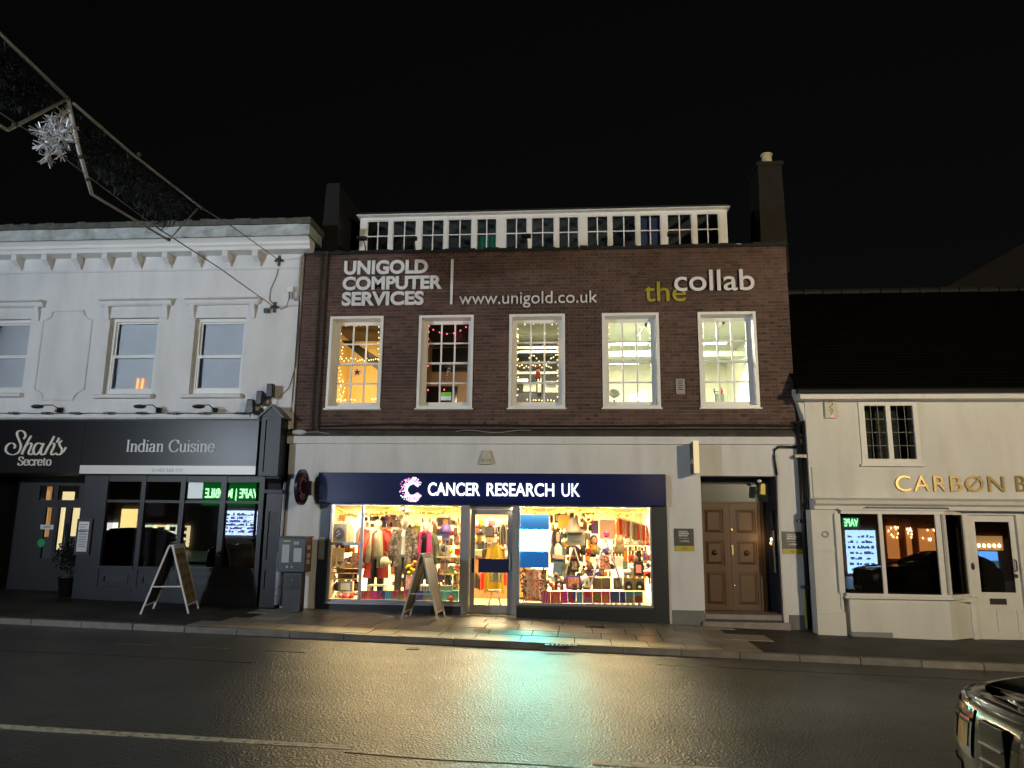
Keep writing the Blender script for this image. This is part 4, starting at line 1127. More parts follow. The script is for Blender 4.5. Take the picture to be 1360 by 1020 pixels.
dr = thing('double_door', 'varnished oak double door with six raised panels in the dark porch', 'door', ((pf[0]+pf[1])/2, PD, zsp))
MB().wall(pf[0]-.05, pf[1]+.05, zsp, zfa+.03, PD-.02, PD+.03, [(pf[0], pf[1], zsp-.01, zfa-.01)]).obj('door_frame', oak, dr)
xm = (pf[0]+pf[1])/2
for k, (a, c) in enumerate(((pf[0]+.004, xm-.003), (xm+.003, pf[1]-.004))):
    zz = [(zsp+.10, zsp+.78), (zsp+.90, zsp+1.42), (zsp+1.55, zfa-.12)]
    hs = [(a+.11, c-.13 if k == 0 else c-.11, p, q) for p, q in zz]
    leaf = MB().wall(a, c, zsp+.005, zfa-.012, PD, PD+.04, hs).obj('door_leaf', oak, dr)
    for h in hs:
        MB().box(h[0], h[1], PD+.022, PD+.038, h[2], h[3]).obj('panel_groove', oak_d, leaf)
        g = .055
        b = MB(); X0, X1, Z0, Z1 = h[0]+.025, h[1]-.025, h[2]+.025, h[3]-.025
        b.add([(X0,PD+.021,Z0),(X1,PD+.021,Z0),(X1,PD+.021,Z1),(X0,PD+.021,Z1),(X0+g,PD-.004,Z0+g),(X1-g,PD-.004,Z0+g),(X1-g,PD-.004,Z1-g),(X0+g,PD-.004,Z1-g)],
              [(0,1,5,4),(1,2,6,5),(2,3,7,6),(3,0,4,7),(4,5,6,7)])
        b.obj('panel', oak, leaf)
    h = hs[1]
    MB().lathe([(.02, 0), (.06, .0), (.065, .02), (.05, .04), (.02, .045)], (0, 0, 0), 16)
    kx, kz = (h[0]+h[1])/2, (h[2]+h[3])/2
    MB().ell((kx, PD-.02, kz), .055, .03, .055, 16, 8).obj('door_knob', mat('dark_bronze', (.06, .03, .02), .4, metal=.6), leaf, smooth=True)
brass = mat('brass', (.75, .6, .3), .25, metal=1)
b = MB(); b.box(xm+.02, xm+.05, PD-.03, PD, zsp+1.12, zsp+1.32); b.obj('handle', brass, dr)
b = MB(); b.ell((xm+.03, PD-.01, zfa-.55), .025, .015, .03, 10, 6); b.ell((xm+.05, PD-.01, zsp+.5), .02, .015, .02, 10, 6); b.obj('lock', brass, dr)
# porch fittings on the right-hand reveal
yb = W(1015, 660, .2)
t = thing('yellow_alarm', 'yellow and dark alarm light high in the porch corner', 'alarm light', (POX1-.16, .3, W(1010, 660, .3)[1]))
zc = W(1013, 650, .3)[1]; xc = W(1012.5, 650, .3)[0]
MB().hexa([(xc-.06,.25,zc-.10),(xc+.05,.25,zc-.12),(xc+.05,.35,zc-.12),(xc-.06,.35,zc-.10),(xc-.04,.25,zc+.12),(xc+.06,.25,zc+.12),(xc+.06,.35,zc+.12),(xc-.04,.35,zc+.12)]).obj('case', mat('alarm_yellow', (.65, .48, .02), .4), t, bevel=.015)
MB().ell((xc-.05, .3, zc+.17), .05, .05, .035, 10, 6).obj('lens', white_gloss, t, smooth=True)
MB().tube([(xc+.03, .3, zc), (POX1-.02, .3, zc)], .02, 8).obj('bracket', black_m, t)
t = thing('entry_intercom', 'black door entry intercom with a small white light in the porch', 'intercom', (POX1-.03, .28, W(1018, 760, .28)[1]))
zi0, zi1 = W(1018, 700, .28)[1], W(1018, 678, .28)[1]
MB().box(POX1-.06, POX1-.0125, .20, .36, zi0, zi1).obj('panel', black_p, t)
MB().box(POX1-.075, POX1-.0605, .22, .34, zi0+.05, zi1-.05).obj('speaker_grille', dark_m, t)
zi2, zi3 = W(1016, 760, .3)[1], W(1016, 705, .3)[1]
MB().box(POX1-.09, POX1-.0125, .16, .36, zi2, zi3).obj('lower_case', black_p, t)
xq, zq = W(1012, 716, .3)
MB().ell((POX1-.10, .25, zq), .018, .018, .03, 10, 6).obj('light', mat('white_led', (1, 1, 1), .4, emit=(.8, .9, 1), es=6, noemis=True), t)
MB().ell((POX1-.10, .27, zq-.08), .03, .03, .04, 10, 6).obj('warm_light', mat('warm_led', (1, .6, .3), .4, emit=(1, .5, .15), es=1.2, noemis=True), t)
lamp('POINT', 'porch_led', (POX1-.24, .27, zq), 3.0, (1, .62, .25), .04)
# two identical plaques
pk = mat('plaque_black', (.045, .045, .035), .4); py_ = mat('plaque_yellow', (.42, .36, .02), .45)
for k, (a, c, t_, m_, d_) in enumerate(((895.5, 921.5, 702, 725, 732), (1039, 1065, 706, 729, 736))):
    x0, x1, z0, z1 = RX(a, c, t_, d_, -.02); zm = W((a+c)/2, m_, -.02)[1]
    t = thing('wall_plaque', ('black and yellow plaque on the pier left of the oak door', 'black and yellow plaque on the pier right of the porch, by the downpipe')[k], 'plaque', ((x0+x1)/2, 0, z0), 'company plaques beside the porch')
    MB().box(x0, x1, -.02, 0, zm, z1).obj('board', pk, t); MB().box(x0+.005, x1-.0, -.02, 0, z0, zm-.001).obj('yellow_strip', py_, t)
    for q, wd in enumerate(('UNIGOLD', 'COMPUTER', 'SERVICES')):
        lettering(wd, x0+.09, x1-.12+.03*(q == 1), z1-.075-.04*q, z1-.045-.04*q, -.0205, sgn_w, t, .002, .03, split=False, name='word')
    MB().box(x0+.09, x1-.10, -.0215, -.0205, z1-.195, z1-.19).obj('rule', sgn_w, t)
    lettering('the', x0+.09, x0+.13, z1-.27, z1-.24, -.0205, sgn_y, t, .002, split=False, name='word')
    lettering('collab', x0+.13, x1-.09, z1-.265, z1-.225, -.0205, sgn_w, t, .002, split=False, name='word')
    lettering('45A', (x0+x1)/2-.05, (x0+x1)/2+.06, z0+.03, zm-.03, -.0205, mat('dark_print', (.03,)*3), t, .002, split=False, name='word')
# projecting box sign above the porch
xa, _ = W(921, 606, -.5); zt, zb_ = W(923, 586, -.5)[1], W(923, 628, -.5)[1]
t = thing('projecting_sign', 'slim projecting box sign with a lit cream edge beside the porch', 'projecting sign', (xa, -.27, zb_))
MB().box(xa, xa+.10, -.52, -.06, zb_, zt).obj('case', mat('sign_black', (.03, .028, .028), .4), t)
MB().box(xa-.004, xa+.104, -.545, -.521, zb_-.01, zt+.01).obj('edge_trim', mat('lit_cream_edge', (.8, .7, .45), .4, emit=(1, .78, .42), es=.35), t)
b = MB(); b.tube([(xa+.05, -.06, zt-.1), (xa+.05, 0, zt-.1)], .02); b.tube([(xa+.05, -.06, zb_+.1), (xa+.05, 0, zb_+.1)], .02); b.obj('bracket', black_m, t)
def side_letters(body, x, y0, y1, z0, z1, M, parent):   # lettering on a face that looks to -x, read upwards
    vs, fs = text_mesh(body, .02)
    mnx = min(v[0] for v in vs); mxx = max(v[0] for v in vs); mny = min(v[1] for v in vs); mxy = max(v[1] for v in vs)
    b = MB(); b.add([(x - .002*(v[2]+.06)/.05, y1 + (y0-y1)*(v[0]-mnx)/(mxx-mnx), z0 + (z1-z0)*(v[1]-mny)/(mxy-mny)) for v in vs], fs)
    b.obj('word', M, parent)
zz = (zt+zb_)/2
side_letters('the', xa-.001, -.44, -.32, zz+.02, zz+.10, sgn_y, t); side_letters('collab', xa-.001, -.46, -.12, zz-.12, zz-.01, sgn_w, t)

# ================================================================== LIGHTS IN THE ROOMS, WINDOW DECORATIONS
tubem = mat('tube_light', (1, 1, 1), .5, emit=(1, 1, .92), es=5, noemis=True)
def tube_light(x0, x1, y, z, lab, power=0, col=(1, 1, .85)):
    t = thing('tube_light', lab, 'ceiling light', ((x0+x1)/2, y, z), 'fluorescent tube lights in the bright office')
    MB().box(x0, x1, y-.05, y+.05, z+.03, z+.07).obj('housing', white_gloss, t)
    MB().box(x0+.03, x1-.03, y-.03, y+.03, z-.0, z+.03).obj('tube', tubem, t)
    MB().tube([(x0+.2, y, z+.07), (x0+.2, y, RZ1)], .006, 6).obj('hanger', dark_m, t)
    MB().tube([(x1-.2, y, z+.07), (x1-.2, y, RZ1)], .006, 6).obj('hanger', dark_m, t)
    if power: lamp('AREA', 'tube_glow', ((x0+x1)/2, y, z-.03), power, col, 1.5, aim=((x0+x1)/2, y, 0), parent=None, sizey=.12)
YT = 2.2; zt4 = W(835, 458, YT)[1]
tube_light(W(806, 458, YT)[0]-.6, W(861, 458, YT)[0], YT, zt4, 'long white tube light high in the fourth window', 60)
YT2 = 3.6; zt5 = W(830, 483.5, YT2)[1]
tube_light(W(800, 483, YT2)[0]-.6, W(850, 483, YT2)[0], YT2, zt5, 'lower white tube light further back in the fourth window', 60)
tube_light(W(925, 457, YT)[0]-.5, W(966, 457, YT)[0], YT, W(950, 457, YT)[1], 'white tube light high in the rightmost window', 60)
tube_light(W(925, 482, YT2)[0]-.5, W(942, 482, YT2)[0], YT2, W(935, 482, YT2)[1], 'short piece of tube light low in the rightmost window', 40)
lamp('AREA', 'office_light', (2.2, 2.0, RZ1-.1), 760, (1, .98, .72), 1.6, aim=(2.2, 2.0, 0))
lamp('AREA', 'office_light_3', ((mids[2]+mids[3])/2, 2.4, RZ1-.1), 125, (1, .90, .62), .8, aim=((mids[2]+mids[3])/2, 2.4, 0))
lamp('AREA', 'office_light_2', ((mids[1]+mids[2])/2, 2.4, RZ0+1.2), 20, (1, .75, .5), .5, aim=((mids[1]+mids[2])/2, 4, RZ0+.9))
lamp('AREA', 'office_light_1', (mids[0]+1.0, 1.2, RZ0+1.4), 85, (1, .74, .36), .5, aim=(mids[0]+1.0, 3.2, RZ0+1.0))
# ducts, boards and shelves inside
def boxthing(name, lab, cat, px0, px1, pt, pb, Y, d, M, group=None, bevel=0):
    x0, x1, z0, z1 = RX(px0, px1, pt, pb, Y)
    return tag(MB().box(x0, x1, Y, Y+d, z0, z1).obj(name, M, bevel=bevel), lab, cat, group)
grn = mat('duct_green', (.38, .45, .36), .5); grey = mat('mid_grey', (.3, .3, .3), .6)
for k, (a, c, lab) in enumerate(((803, 872, 'grey green air duct crossing the fourth window'), (931, 990, 'grey green air duct crossing the rightmost window'))):
    boxthing('air_duct', lab, 'duct', a, c, 466, 473, 3.0, .3, grn)
x0, x1, z0, z1 = RX(836, 858, 519, 532, 4)
t = thing('whiteboard', 'tilted whiteboard low in the fourth window', 'whiteboard', ((x0+x1)/2, 4, z0))
MB().hexa([(x0,4,z0),(x1,4,z0),(x1,4.03,z0),(x0,4.03,z0),(x0,4,z1-.12),(x1,4,z1),(x1,4.03,z1),(x0,4.03,z1-.12)]).obj('board', mat('board_white', (.55, .72, .75), .3), t)
MB().box(x1-.03, x1+.01, 3.98, 4.04, z0, z1+.02).obj('edge', grey, t)
x, zc = W(816, 522, 1.2)
t = thing('office_chair', 'dark rounded chair back low in the fourth window', 'chair', (x, 1.2, zc-.5))
MB().ell((x, 1.2, zc), .13, .05, .11, 16, 10).obj('backrest', mat('chair_grey', (.16, .17, .14), .8), t, smooth=True)
MB().tube([(x, 1.24, zc), (x, 1.24, zc-.5)], .02).obj('stem', dark_m, t)
x, zc = W(958, 520, .42)
t = thing('toy_reindeer', 'small red ornament with a dark twig on the rightmost window sill', 'ornament', (x, .45, WINS[4][2]+.17))
b = MB(); b.ell((x, .45, zc), .045, .04, .05, 10, 8); b.lathe([(.04, 0), (.012, .07)], (x, .45, zc+.03), 10); b.obj('body', mat('toy_red', (.6, .08, .04), .6), t)
b = MB(); b.tube([(x-.05, .45, zc), (x-.15, .45, zc+.01)], .008); b.tube([(x-.15, .45, zc+.07), (x-.13, .45, zc-.09)], .014); b.obj('twig', dark_m, t)
MB().box(x-.15, x+.05, .40, .5, WINS[4][2]+.12, zc-.05).obj('base', grn, t)
for k, (a, c) in enumerate(((858.5, 846), (960.5, 948))):
    Yc = 1.0; xa, za = W(a, 431 if k == 0 else 428, Yc); xb, zb_ = W(c, 449 if k == 0 else 446, Yc+1.0)
    t = thing('ceiling_spotlight', ('small dark ceiling spotlight at the top of the fourth window', 'small dark ceiling spotlight at the top of the rightmost window')[k], 'spotlight', (xa, Yc, za))
    MB().lathe([(.03, -.05), (.045, 0), (.03, .05)], (xa, Yc, za), 12).obj('lamp_head', dark_m, t)
    MB().tube([(xa, Yc, za), (xb, Yc+1.0, zb_)], .012, 6).obj('cable', dark_m, t)
# window 3: shelves, screens
for k, (a, c, t_, d_, Y, lab, M) in enumerate(((684, 745, 460, 463, 3.0, 'pale beam high across the third window', 'b'), (684, 745, 465.5, 468.5, 2.6, 'second pale beam across the third window', 'b'),
      (684, 742, 493.5, 496.5, 3.6, 'grey rail across the middle of the third window', 'b'), (695, 712, 510, 520, 4, 'pale board low left in the third window', 'w'),
      (724, 741, 506, 521, 4, 'pale monitor low right in the third window', 'w'), (714, 719, 500, 521, 3.5, 'pale post in the middle of the third window', 'b'))):
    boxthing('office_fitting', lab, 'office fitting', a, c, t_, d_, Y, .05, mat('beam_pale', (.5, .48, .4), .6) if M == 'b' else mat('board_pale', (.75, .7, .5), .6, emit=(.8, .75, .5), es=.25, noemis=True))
boxthing('desk_screen', 'dark rectangular screen on the pale monitor', 'screen', 726, 738, 508, 514, 3.98, .015, grey)
boxthing('strip_light', 'short white strip light low in the third window', 'ceiling light', 687, 701, 503.5, 506, 3.4, .06, tubem)
boxthing('dark_cupboard', 'dark cupboard along the bottom of the third window', 'cupboard', 682, 745, 522, 545, 3.6, .3, mat('cupboard_dark', (.08, .08, .09), .7))
# window 2 contents
boxthing('ceiling_rail', 'thin pale rail high in the second window', 'rail', 568, 625, 460, 462, 2.2, .04, MATS['beam_pale'])
boxthing('ceiling_rail', 'thin pale rail in the middle of the second window', 'rail', 590, 625, 485, 487, 2.4, .04, MATS['beam_pale'])
boxthing('dark_bulkhead', 'dark boxed bulkhead filling the upper half of the second window', 'bulkhead', 562, 628, 463, 492, 3.4, .2, mat('bulkhead', (.035, .035, .04), .8))
boxthing('dark_screen', 'dark monitor low in the second window', 'screen', 566, 607, 513, 540, 2.6, .06, black_p)
x0, x1, z0, z1 = RX(585.5, 599, 521, 531.5, .40)
t = thing('window_card', 'green and white card leaning in the second window', 'card', ((x0+x1)/2, .4, WINS[1][2]+.17))
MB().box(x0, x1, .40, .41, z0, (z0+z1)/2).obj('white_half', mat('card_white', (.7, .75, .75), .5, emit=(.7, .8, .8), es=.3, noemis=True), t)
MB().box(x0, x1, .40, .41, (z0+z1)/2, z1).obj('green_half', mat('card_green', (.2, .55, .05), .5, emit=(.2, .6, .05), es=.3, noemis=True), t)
# window 1 contents
x0, x1, z0, z1 = RX(452, 508, 452, 492, 1.6)
t = tag(MB().hexa([(x0,1.6,z1),(x0+.25,1.6,z1),(x0+.25,1.7,z1),(x0,1.7,z1),(x1-.1,1.6,z0),(x1+.4,1.6,z0),(x1+.4,1.7,z0),(x1-.1,1.7,z0)]).obj('sloping_shadow', mat('shadow_dark', (.05, .045, .04), .8)), 'dark sloping board standing in for the stair shadow in the leftmost window', 'soffit')  # dark board stands in for the stair's sloping shadow on the wall
# fairy lights
bulb_w = mat('warm_bulb', (1, .8, .5), .4, emit=(1, .70, .30), es=3.2, noemis=True)
bulb_r = mat('red_bulb', (1, .1, .1), .4, emit=(1, .12, .16), es=3.2, noemis=True)
def fairy(i, pts, M, lab, r=.013):
    t = thing('fairy_lights', lab, 'fairy lights', ((WINS[i][0]+WINS[i][1])/2, .33, WINS[i][2]+.1))
    P = [(W(a, c, .34)[0], .34, W(a, c, .34)[1]) for a, c in pts]
    b = MB()
    for k in range(len(P)-1):
        if (Vector(P[k])-Vector(P[k+1])).length < .35: b.tube([P[k], P[k+1]], .0025, 4)
    b.obj('wire', mat('wire_clear', (.3, .3, .25), .5), t)
    b = MB()
    for p in P: b.ell(p, r, r, r*1.3, 6, 4)
    o = b.obj('bulbs', M, t); o['kind'] = 'stuff'
j = lambda s=1.2: rnd.uniform(-s, s)
p1 = [(453+k*3.3+j(.8), 431+j(1.6)) for k in range(16)]
p1 += [(452.5+j(.8), 434+k*4.6) for k in range(5)] + [(453+j(3), 457+k*4.2) for k in range(5)]
p1 += [(451+k*3.0, 477.5+j(2)) for k in range(18)] + [(451.5+j(1.5), 484+k*4.5) for k in range(6)] + [(450+rnd.uniform(-1, 8), 505+k*2.1) for k in range(14)]
p1 += [(448+k*3.0+j(1), 531+j(1)) for k in range(9)] + [(494+k*1.6, 530+j(1)) for k in range(5)] + [(503+j(.8), 434+k*7.3) for k in range(13)]
fairy(0, p1, bulb_w, 'dense warm white fairy lights around the leftmost window')
p2 = [(570, 433), (575.5, 438), (584, 441.5), (593.5, 443.5), (603, 442.5), (611.5, 439), (619, 434.5), (569.5, 441), (569, 450), (568.7, 459), (568.5, 486), (568.5, 518), (590, 517.5)]
fairy(1, p2, bulb_r, 'red fairy lights swagged across the second window', .015)
p3 = [(688+k*4.2+j(1.2), 430+j(1.3)) for k in range(13)] + [(687.5+j(.7), 437+k*8) for k in range(12)] + [(741+j(.8), 436+k*7) for k in range(14)]
p3 += [(687+k*3.2, 478.5+6*math.sin(k*.7)+j(1.5)) for k in range(17)] + [(700+k*4+j(1), 531.5+j(.8)) for k in range(10)] + [(690+k*3, 486+j(2.5)) for k in range(15)]
fairy(2, p3, bulb_w, 'warm fairy lights framing the middle window and draped across its centre')
p4 = [(808+k*3.6+j(.8), 427+j(1.0)) for k in range(14)] + [(808.5+j(.5), 435+k*9) for k in range(11)] + [(863+j(.5), 433+k*8) for k in range(6)] + [(811+k*2.4, 531+j(1)) for k in range(7)]
fairy(3, p4, bulb_w, 'sparse fairy lights around the bright fourth window', .010)
p5 = [(934+k*3.6+j(.8), 424+j(1.0)) for k in range(15)] + [(933.5+j(.5), 431+k*8) for k in range(3)] + [(990+k*.25+j(.5), 428+k*8) for k in range(11)]
fairy(4, p5, bulb_w, 'sparse fairy lights round the top of the rightmost window', .010)
# hanging ornaments in three windows
def star(cx, cz, R1, R2, y0, y1, n=5, rot=PI/2):
    return [(cx + (R1 if k % 2 == 0 else R2)*math.cos(rot+PI*k/n), cz + (R1 if k % 2 == 0 else R2)*math.sin(rot+PI*k/n)) for k in range(2*n)]
x, zc = W(474.5, 494.5, .36)
t = thing('star_ornament', 'red five-pointed star with pale outline hanging in the leftmost window', 'ornament', (x, .36, zc-.12))
MB().prism(star(x, zc, .125, .055, 0, 0), .365, .375).obj('outline', mat('star_pale', (.85, .6, .5), .5, emit=(1, .6, .45), es=.35, noemis=True), t)
MB().prism(star(x, zc, .085, .036, 0, 0), .350, .364).obj('star', mat('star_red', (.28, .02, .015), .5), t)
MB().tube([(x, .36, zc+.12), (x, .36, WINS[0][3]-.1)], .003, 4).obj('thread', dark_m, t)
x, zc = W(594, 495, .36)
t = thing('candy_cane', 'striped red and white candy cane with a bow hanging in the second window', 'ornament', (x, .36, zc-.15))
pts = [(x+.0, .36, zc-.17), (x, .36, zc+.03), (x+.01, .36, zc+.09), (x+.05, .36, zc+.11), (x+.08, .36, zc+.07)]
MB().tube(pts, .016, 8).obj('cane', mat('cane_white', (.75, .7, .68), .4), t, smooth=True)
for k in range(4): MB().tube([(x-.02, .352, zc-.16+k*.055), (x+.02, .352, zc-.135+k*.055)], .012, 6).obj('stripe', MATS['star_red'], t)
MB().ell((x+.04, .345, zc+.02), .05, .015, .025, 10, 6).obj('bow', mat('bow_pink', (.6, .35, .33), .5), t)
x, zc = W(714.5, 494, .36)
t = thing('gnome_ornament', 'red and white gnome doll hanging in the middle window', 'ornament', (x, .36, zc-.15))
b = MB(); b.lathe([(.07, 0), (.05, .1), (.04, .14)], (x, .36, zc-.14), 12); b.obj('coat', MATS['toy_red'], t)
MB().ell((x, .36, zc+.03), .045, .035, .045, 12, 8).obj('head', mat('doll_pale', (.75, .6, .5), .6), t, smooth=True)
MB().lathe([(.055, 0), (.035, .06), (.008, .13)], (x, .36, zc+.06), 12).obj('hat', MATS['star_red'], t)
b = MB(); b.tube([(x-.03, .36, zc-.14), (x-.04, .36, zc-.2)], .016); b.tube([(x+.03, .36, zc-.14), (x+.04, .36, zc-.2)], .016); b.obj('boots', dark_m, t)

lamp('AREA', 'attic_light', ((ax0+ax1)/2, AY+1.5, az1-.14), 16, (.8, .95, 1), 3.0, aim=((ax0+ax1)/2, AY+2.5, 0))
for (x0, x1, z0, z1), pw in ((WINS[0], 1.6), (WINS[2], 1.3)):      # glow of the fairy lights on the window reveals
    lamp('POINT', 'fairy_glow', (x1-.35, .14, (z0+z1)/2+.3), pw, (1, .66, .25), .12)
lamp('POINT', 'fairy_glow', (WINS[1][1]-.4, .14, WINS[1][3]-.35), .35, (1, .15, .2), .1)

# ================================================================== CHARITY SHOP FRONT
shop = thing('charity_shopfront', 'charity shopfront with dark blue panels, two lit display windows and a glazed door', 'shopfront', (W(655, 800)[0], 0, gz(-1.6)))
blue_d = mat('dark_blue_panel', (.018, .028, .048), .35, var=.1, vs=1.5, rvar=.08)
slate = mat('slate_blue_panel', (.014, .018, .022), .4, var=.1, vs=2)
sfr = mat('silver_frame', (.42, .43, .46), .35, metal=.55, var=.05, vs=4)
FX0, FX1, FZ0, FZ1 = RX(422, 884, 628.5, 670, -.16)
# fascia sign
cs = thing('charity_sign', 'navy fascia sign with a dotted C emblem and lit white lettering CANCER RESEARCH UK', 'sign', ((FX0+FX1)/2, -.1, FZ0))
MB().box(FX0, FX1, -.16, .03, FZ0, FZ1).obj('board', navy, cs, bevel=.01)
lit_w = mat('lit_white_letter', (.9, .9, .9), .4, emit=(1, 1, 1), es=1.6)
x0, x1, z0, z1 = RX(568.5, 770, 641.5, 659, -.18)
L1 = W(709, 650, -.18)[0]; L2 = W(647, 650, -.18)[0]
wa, wb_ = W(637.5, 650, -.18)[0], W(646.5, 650, -.18)[0]
wc, wd = W(736, 650, -.18)[0], W(746, 650, -.18)[0]
lettering('CANCER', x0, wa, z0, z1, -.17, lit_w, cs, .03, .014)
lettering('RESEARCH', wb_, wc, z0, z1, -.17, lit_w, cs, .03, .014)
lettering('UK', wd, x1, z0, z1, -.17, lit_w, cs, .03, .004)
# dotted C emblem
cx, cz = W(548, 650.3, -.18); R0 = W(548, 635.8, -.18)[1] - cz
emb = thing('dotted_emblem', 'glowing pink and white C emblem made of dots on the navy fascia', 'emblem', (cx, -.17, cz))
ems = [mat('emblem_%d' % k, c, .4, emit=c, es=1.15, noemis=True) for k, c in enumerate(((1, .95, 1), (.95, .35, .62), (.85, .25, .75), (.75, .93, .97)))]
b = MB()
for k in range(420):
    a = rnd.uniform(32, 328); rr = R0*rnd.uniform(.50, .98)
    if 60 < a < 300 and rnd.random() < .25: rr = R0*rnd.uniform(.9, 1.12)
    if 120 < a < 240: rr = R0*rnd.uniform(.52, 1.25) if rnd.random() < .5 else R0*rnd.uniform(.5, .8)
    t_ = math.radians(a)
    x = cx + rr*math.cos(t_); zz = cz + rr*math.sin(t_)
    edge = rr/R0 > .75
    k_ = rnd.choice([0, 1, 1, 2, 3]) if edge else rnd.choice([0, 0, 3, 0, 1])
    r_ = rnd.uniform(.009, .017)
    b.prism([(x + r_*math.cos(q*PI/3), zz + r_*math.sin(q*PI/3)) for q in range(6)], -.185-.0005*(k % 8), -.162, k_)
o = b.obj('dots', ems, emb); o['kind'] = 'stuff'
# frame, windows
wz1 = W(520, 671.5)[1]; zsh = FZ0 + .003
LX0, LX1 = W(436, 740)[0], W(613.5, 740)[0]
RX0_, RX1_ = W(687, 740)[0], W(866.5, 740)[0]
lz0 = W(520, 800)[1]; rz0 = W(780, 805.5)[1]
DP0, DP1 = SHX0, LX0
MB().box(DP0+.002, DP1-.002, -.05, .2, gz(-5)-.3, zsh).obj('left_pilaster', blue_d, shop)
MB().box(RX1_+.002, SHX1-.002, -.05, .2, gz(2)-.3, zsh).obj('right_pilaster', slate, shop)
rz_m = rz0
def shopwin(x0, x1, z0, z1, splits, lab):
    f = 0.045
    w = MB().wall(x0, x1, z0, z1, -.02, .07, [(a, c, z0+f, z1-f) for a, c in splits])
    return w.obj('window_frame', sfr, shop)
ms = W(479, 740)[0]
sp = [(LX0+.05, ms-.025), (ms+.025, LX1-.04)]
wf = shopwin(LX0, LX1, lz0, zsh, sp, '')
ztr0, ztr1 = W(455, 724)[1], W(455, 720)[1]
MB().box(sp[0][0], sp[0][1], -.015, .06, ztr0, ztr1).obj('transom', sfr, wf)
MB().box(sp[0][0], sp[0][1], .02, .026, lz0+.045, ztr0).obj('pane', glass, wf)
MB().box(sp[0][0], sp[0][1], .02, .026, ztr1, zsh-.045).obj('pane', glass, wf)
MB().box(sp[1][0], sp[1][1], .02, .026, lz0+.045, zsh-.045).obj('pane', glass, wf)
spr = [(RX0_+.05, RX1_-.04)]
wf2 = shopwin(RX0_, RX1_, rz0, zsh, spr, '')
MB().box(spr[0][0], spr[0][1], .02, .026, rz0+.045, zsh-.045).obj('pane', glass, wf2)
for (a, c, zt_) in ((LX0-.0, LX1+.0, lz0), (RX0_, RX1_-.0, rz0)):
    MB().box(a, c, -.05, .12, gz(a)-.3, zt_-.045).obj('stallriser', slate, shop)
    MB().box(a-.0, c+.0, -.085, .12, zt_-.043, zt_-.002).obj('sill', sfr if a < -3 else MATS['step_dark'] if 'step_dark' in MATS else slate, shop)
MB().box(SHX0, SHX1, .36, .5, zsh, shz+.02).obj('head_soffit', slate, shop)
# paper notice on the left pilaster
x0, x1, z0, z1 = RX(423, 431, 713, 743, -.06)
tag(MB().box(x0, x1, -.056, -.051, z0, z1).obj('pilaster_notice', mat('notice_film', (.22, .24, .24), .25)), 'tall narrow grey notice on the dark blue panel left of the display', 'notice')
# entrance: side posts, threshold and glazed door
EY = .18
dX0, dX1, dZ0, dZ1 = RX(624.5, 680.5, 677, 812, EY)
MB().box(LX1+.002, dX0-.01, -.03, EY+.05, gz(-1.6)-.02, zsh).obj('door_post', sfr, shop)
MB().box(dX1+.01, RX0_-.002, -.03, EY+.05, gz(-1.6)-.02, zsh).obj('door_post', sfr, shop)
MB().box(dX0-.01, dX1+.01, EY-.04, EY+.05, dZ1+.005, zsh).obj('door_head', sfr, shop)
MB().box(LX1+.002, RX0_-.002, -.12, 1.6, gz(-1.6)-.10, gz(-1.6)+.03).obj('threshold', mat('ribbed_step', (.42, .36, .22), .6, var=.2, vs=10), shop)
dr = thing('shop_door', 'aluminium framed glass shop door with a navy band across the middle', 'door', ((dX0+dX1)/2, EY, gz(-1.6)+.03))
gx0, gx1, gz0, gz1_ = RX(630.5, 674, 683.5, 803.5, EY)
leaf = MB().wall(dX0, dX1, gz(-1.6)+.04, dZ1, EY-.02, EY+.03, [(gx0, gx1, gz0, gz1_)]).obj('door_frame', sfr, dr)
MB().box(gx0, gx1, EY+.003, EY+.009, gz0, gz1_).obj('pane', glass, dr)
x0, x1, z0, z1 = RX(626.5, 675.5, 742, 760.5, EY-.03)
MB().box(x0+.14, gx1+.02, EY-.035, EY-.021, z0, z1).obj('door_band', mat('band_navy', (.008, .012, .07), .4), dr)
MB().box(x0, x0+.05, EY-.035, EY-.021, z0, z1).obj('door_band', MATS['band_navy'], dr)
b = MB(); hx = dX1-.05; b.tube([(hx, EY-.02, .95), (hx, EY-.07, .95), (hx, EY-.07, 1.25), (hx, EY-.02, 1.25)], .012, 8); b.obj('handle', steel, dr)
# shop room
SZ0 = gz(-1.6)+.03; SZ1 = zsh + .02
yb = 5.2
fl = mat('shop_floor', (.50, .30, .13), .4, var=.1, vs=3)
warm_wall = mat('shop_wall', (.80, .70, .48), .8)
b = MB()
b.box(SHX0+.02, SHX0+.06, .2, yb, SZ0, SZ1, 0); b.box(SHX1-.06, SHX1-.02, .2, yb, SZ0, SZ1, 0); b.box(SHX0, SHX1, yb, yb+.05, SZ0-.1, SZ1, 0)
b.box(SHX0+.02, SHX1-.02, .2, yb, SZ1, SZ1+.05, 1); b.box(SHX0+.02, SHX1-.02, .2, yb, SZ0-.05, SZ0, 2)
b.obj('shop_room', [warm_wall, mat('shop_ceiling', (.82, .80, .70), .8), fl], shop)
deckm = mat('display_deck', (.72, .62, .42), .6)
MB().box(LX0, LX1, .121, 1.15, lz0-.04, lz0+.03).obj('display_deck', deckm, shop)
MB().box(RX0_, RX1_, .121, 1.15, rz0-.04, rz0+.03).obj('display_deck', deckm, shop)
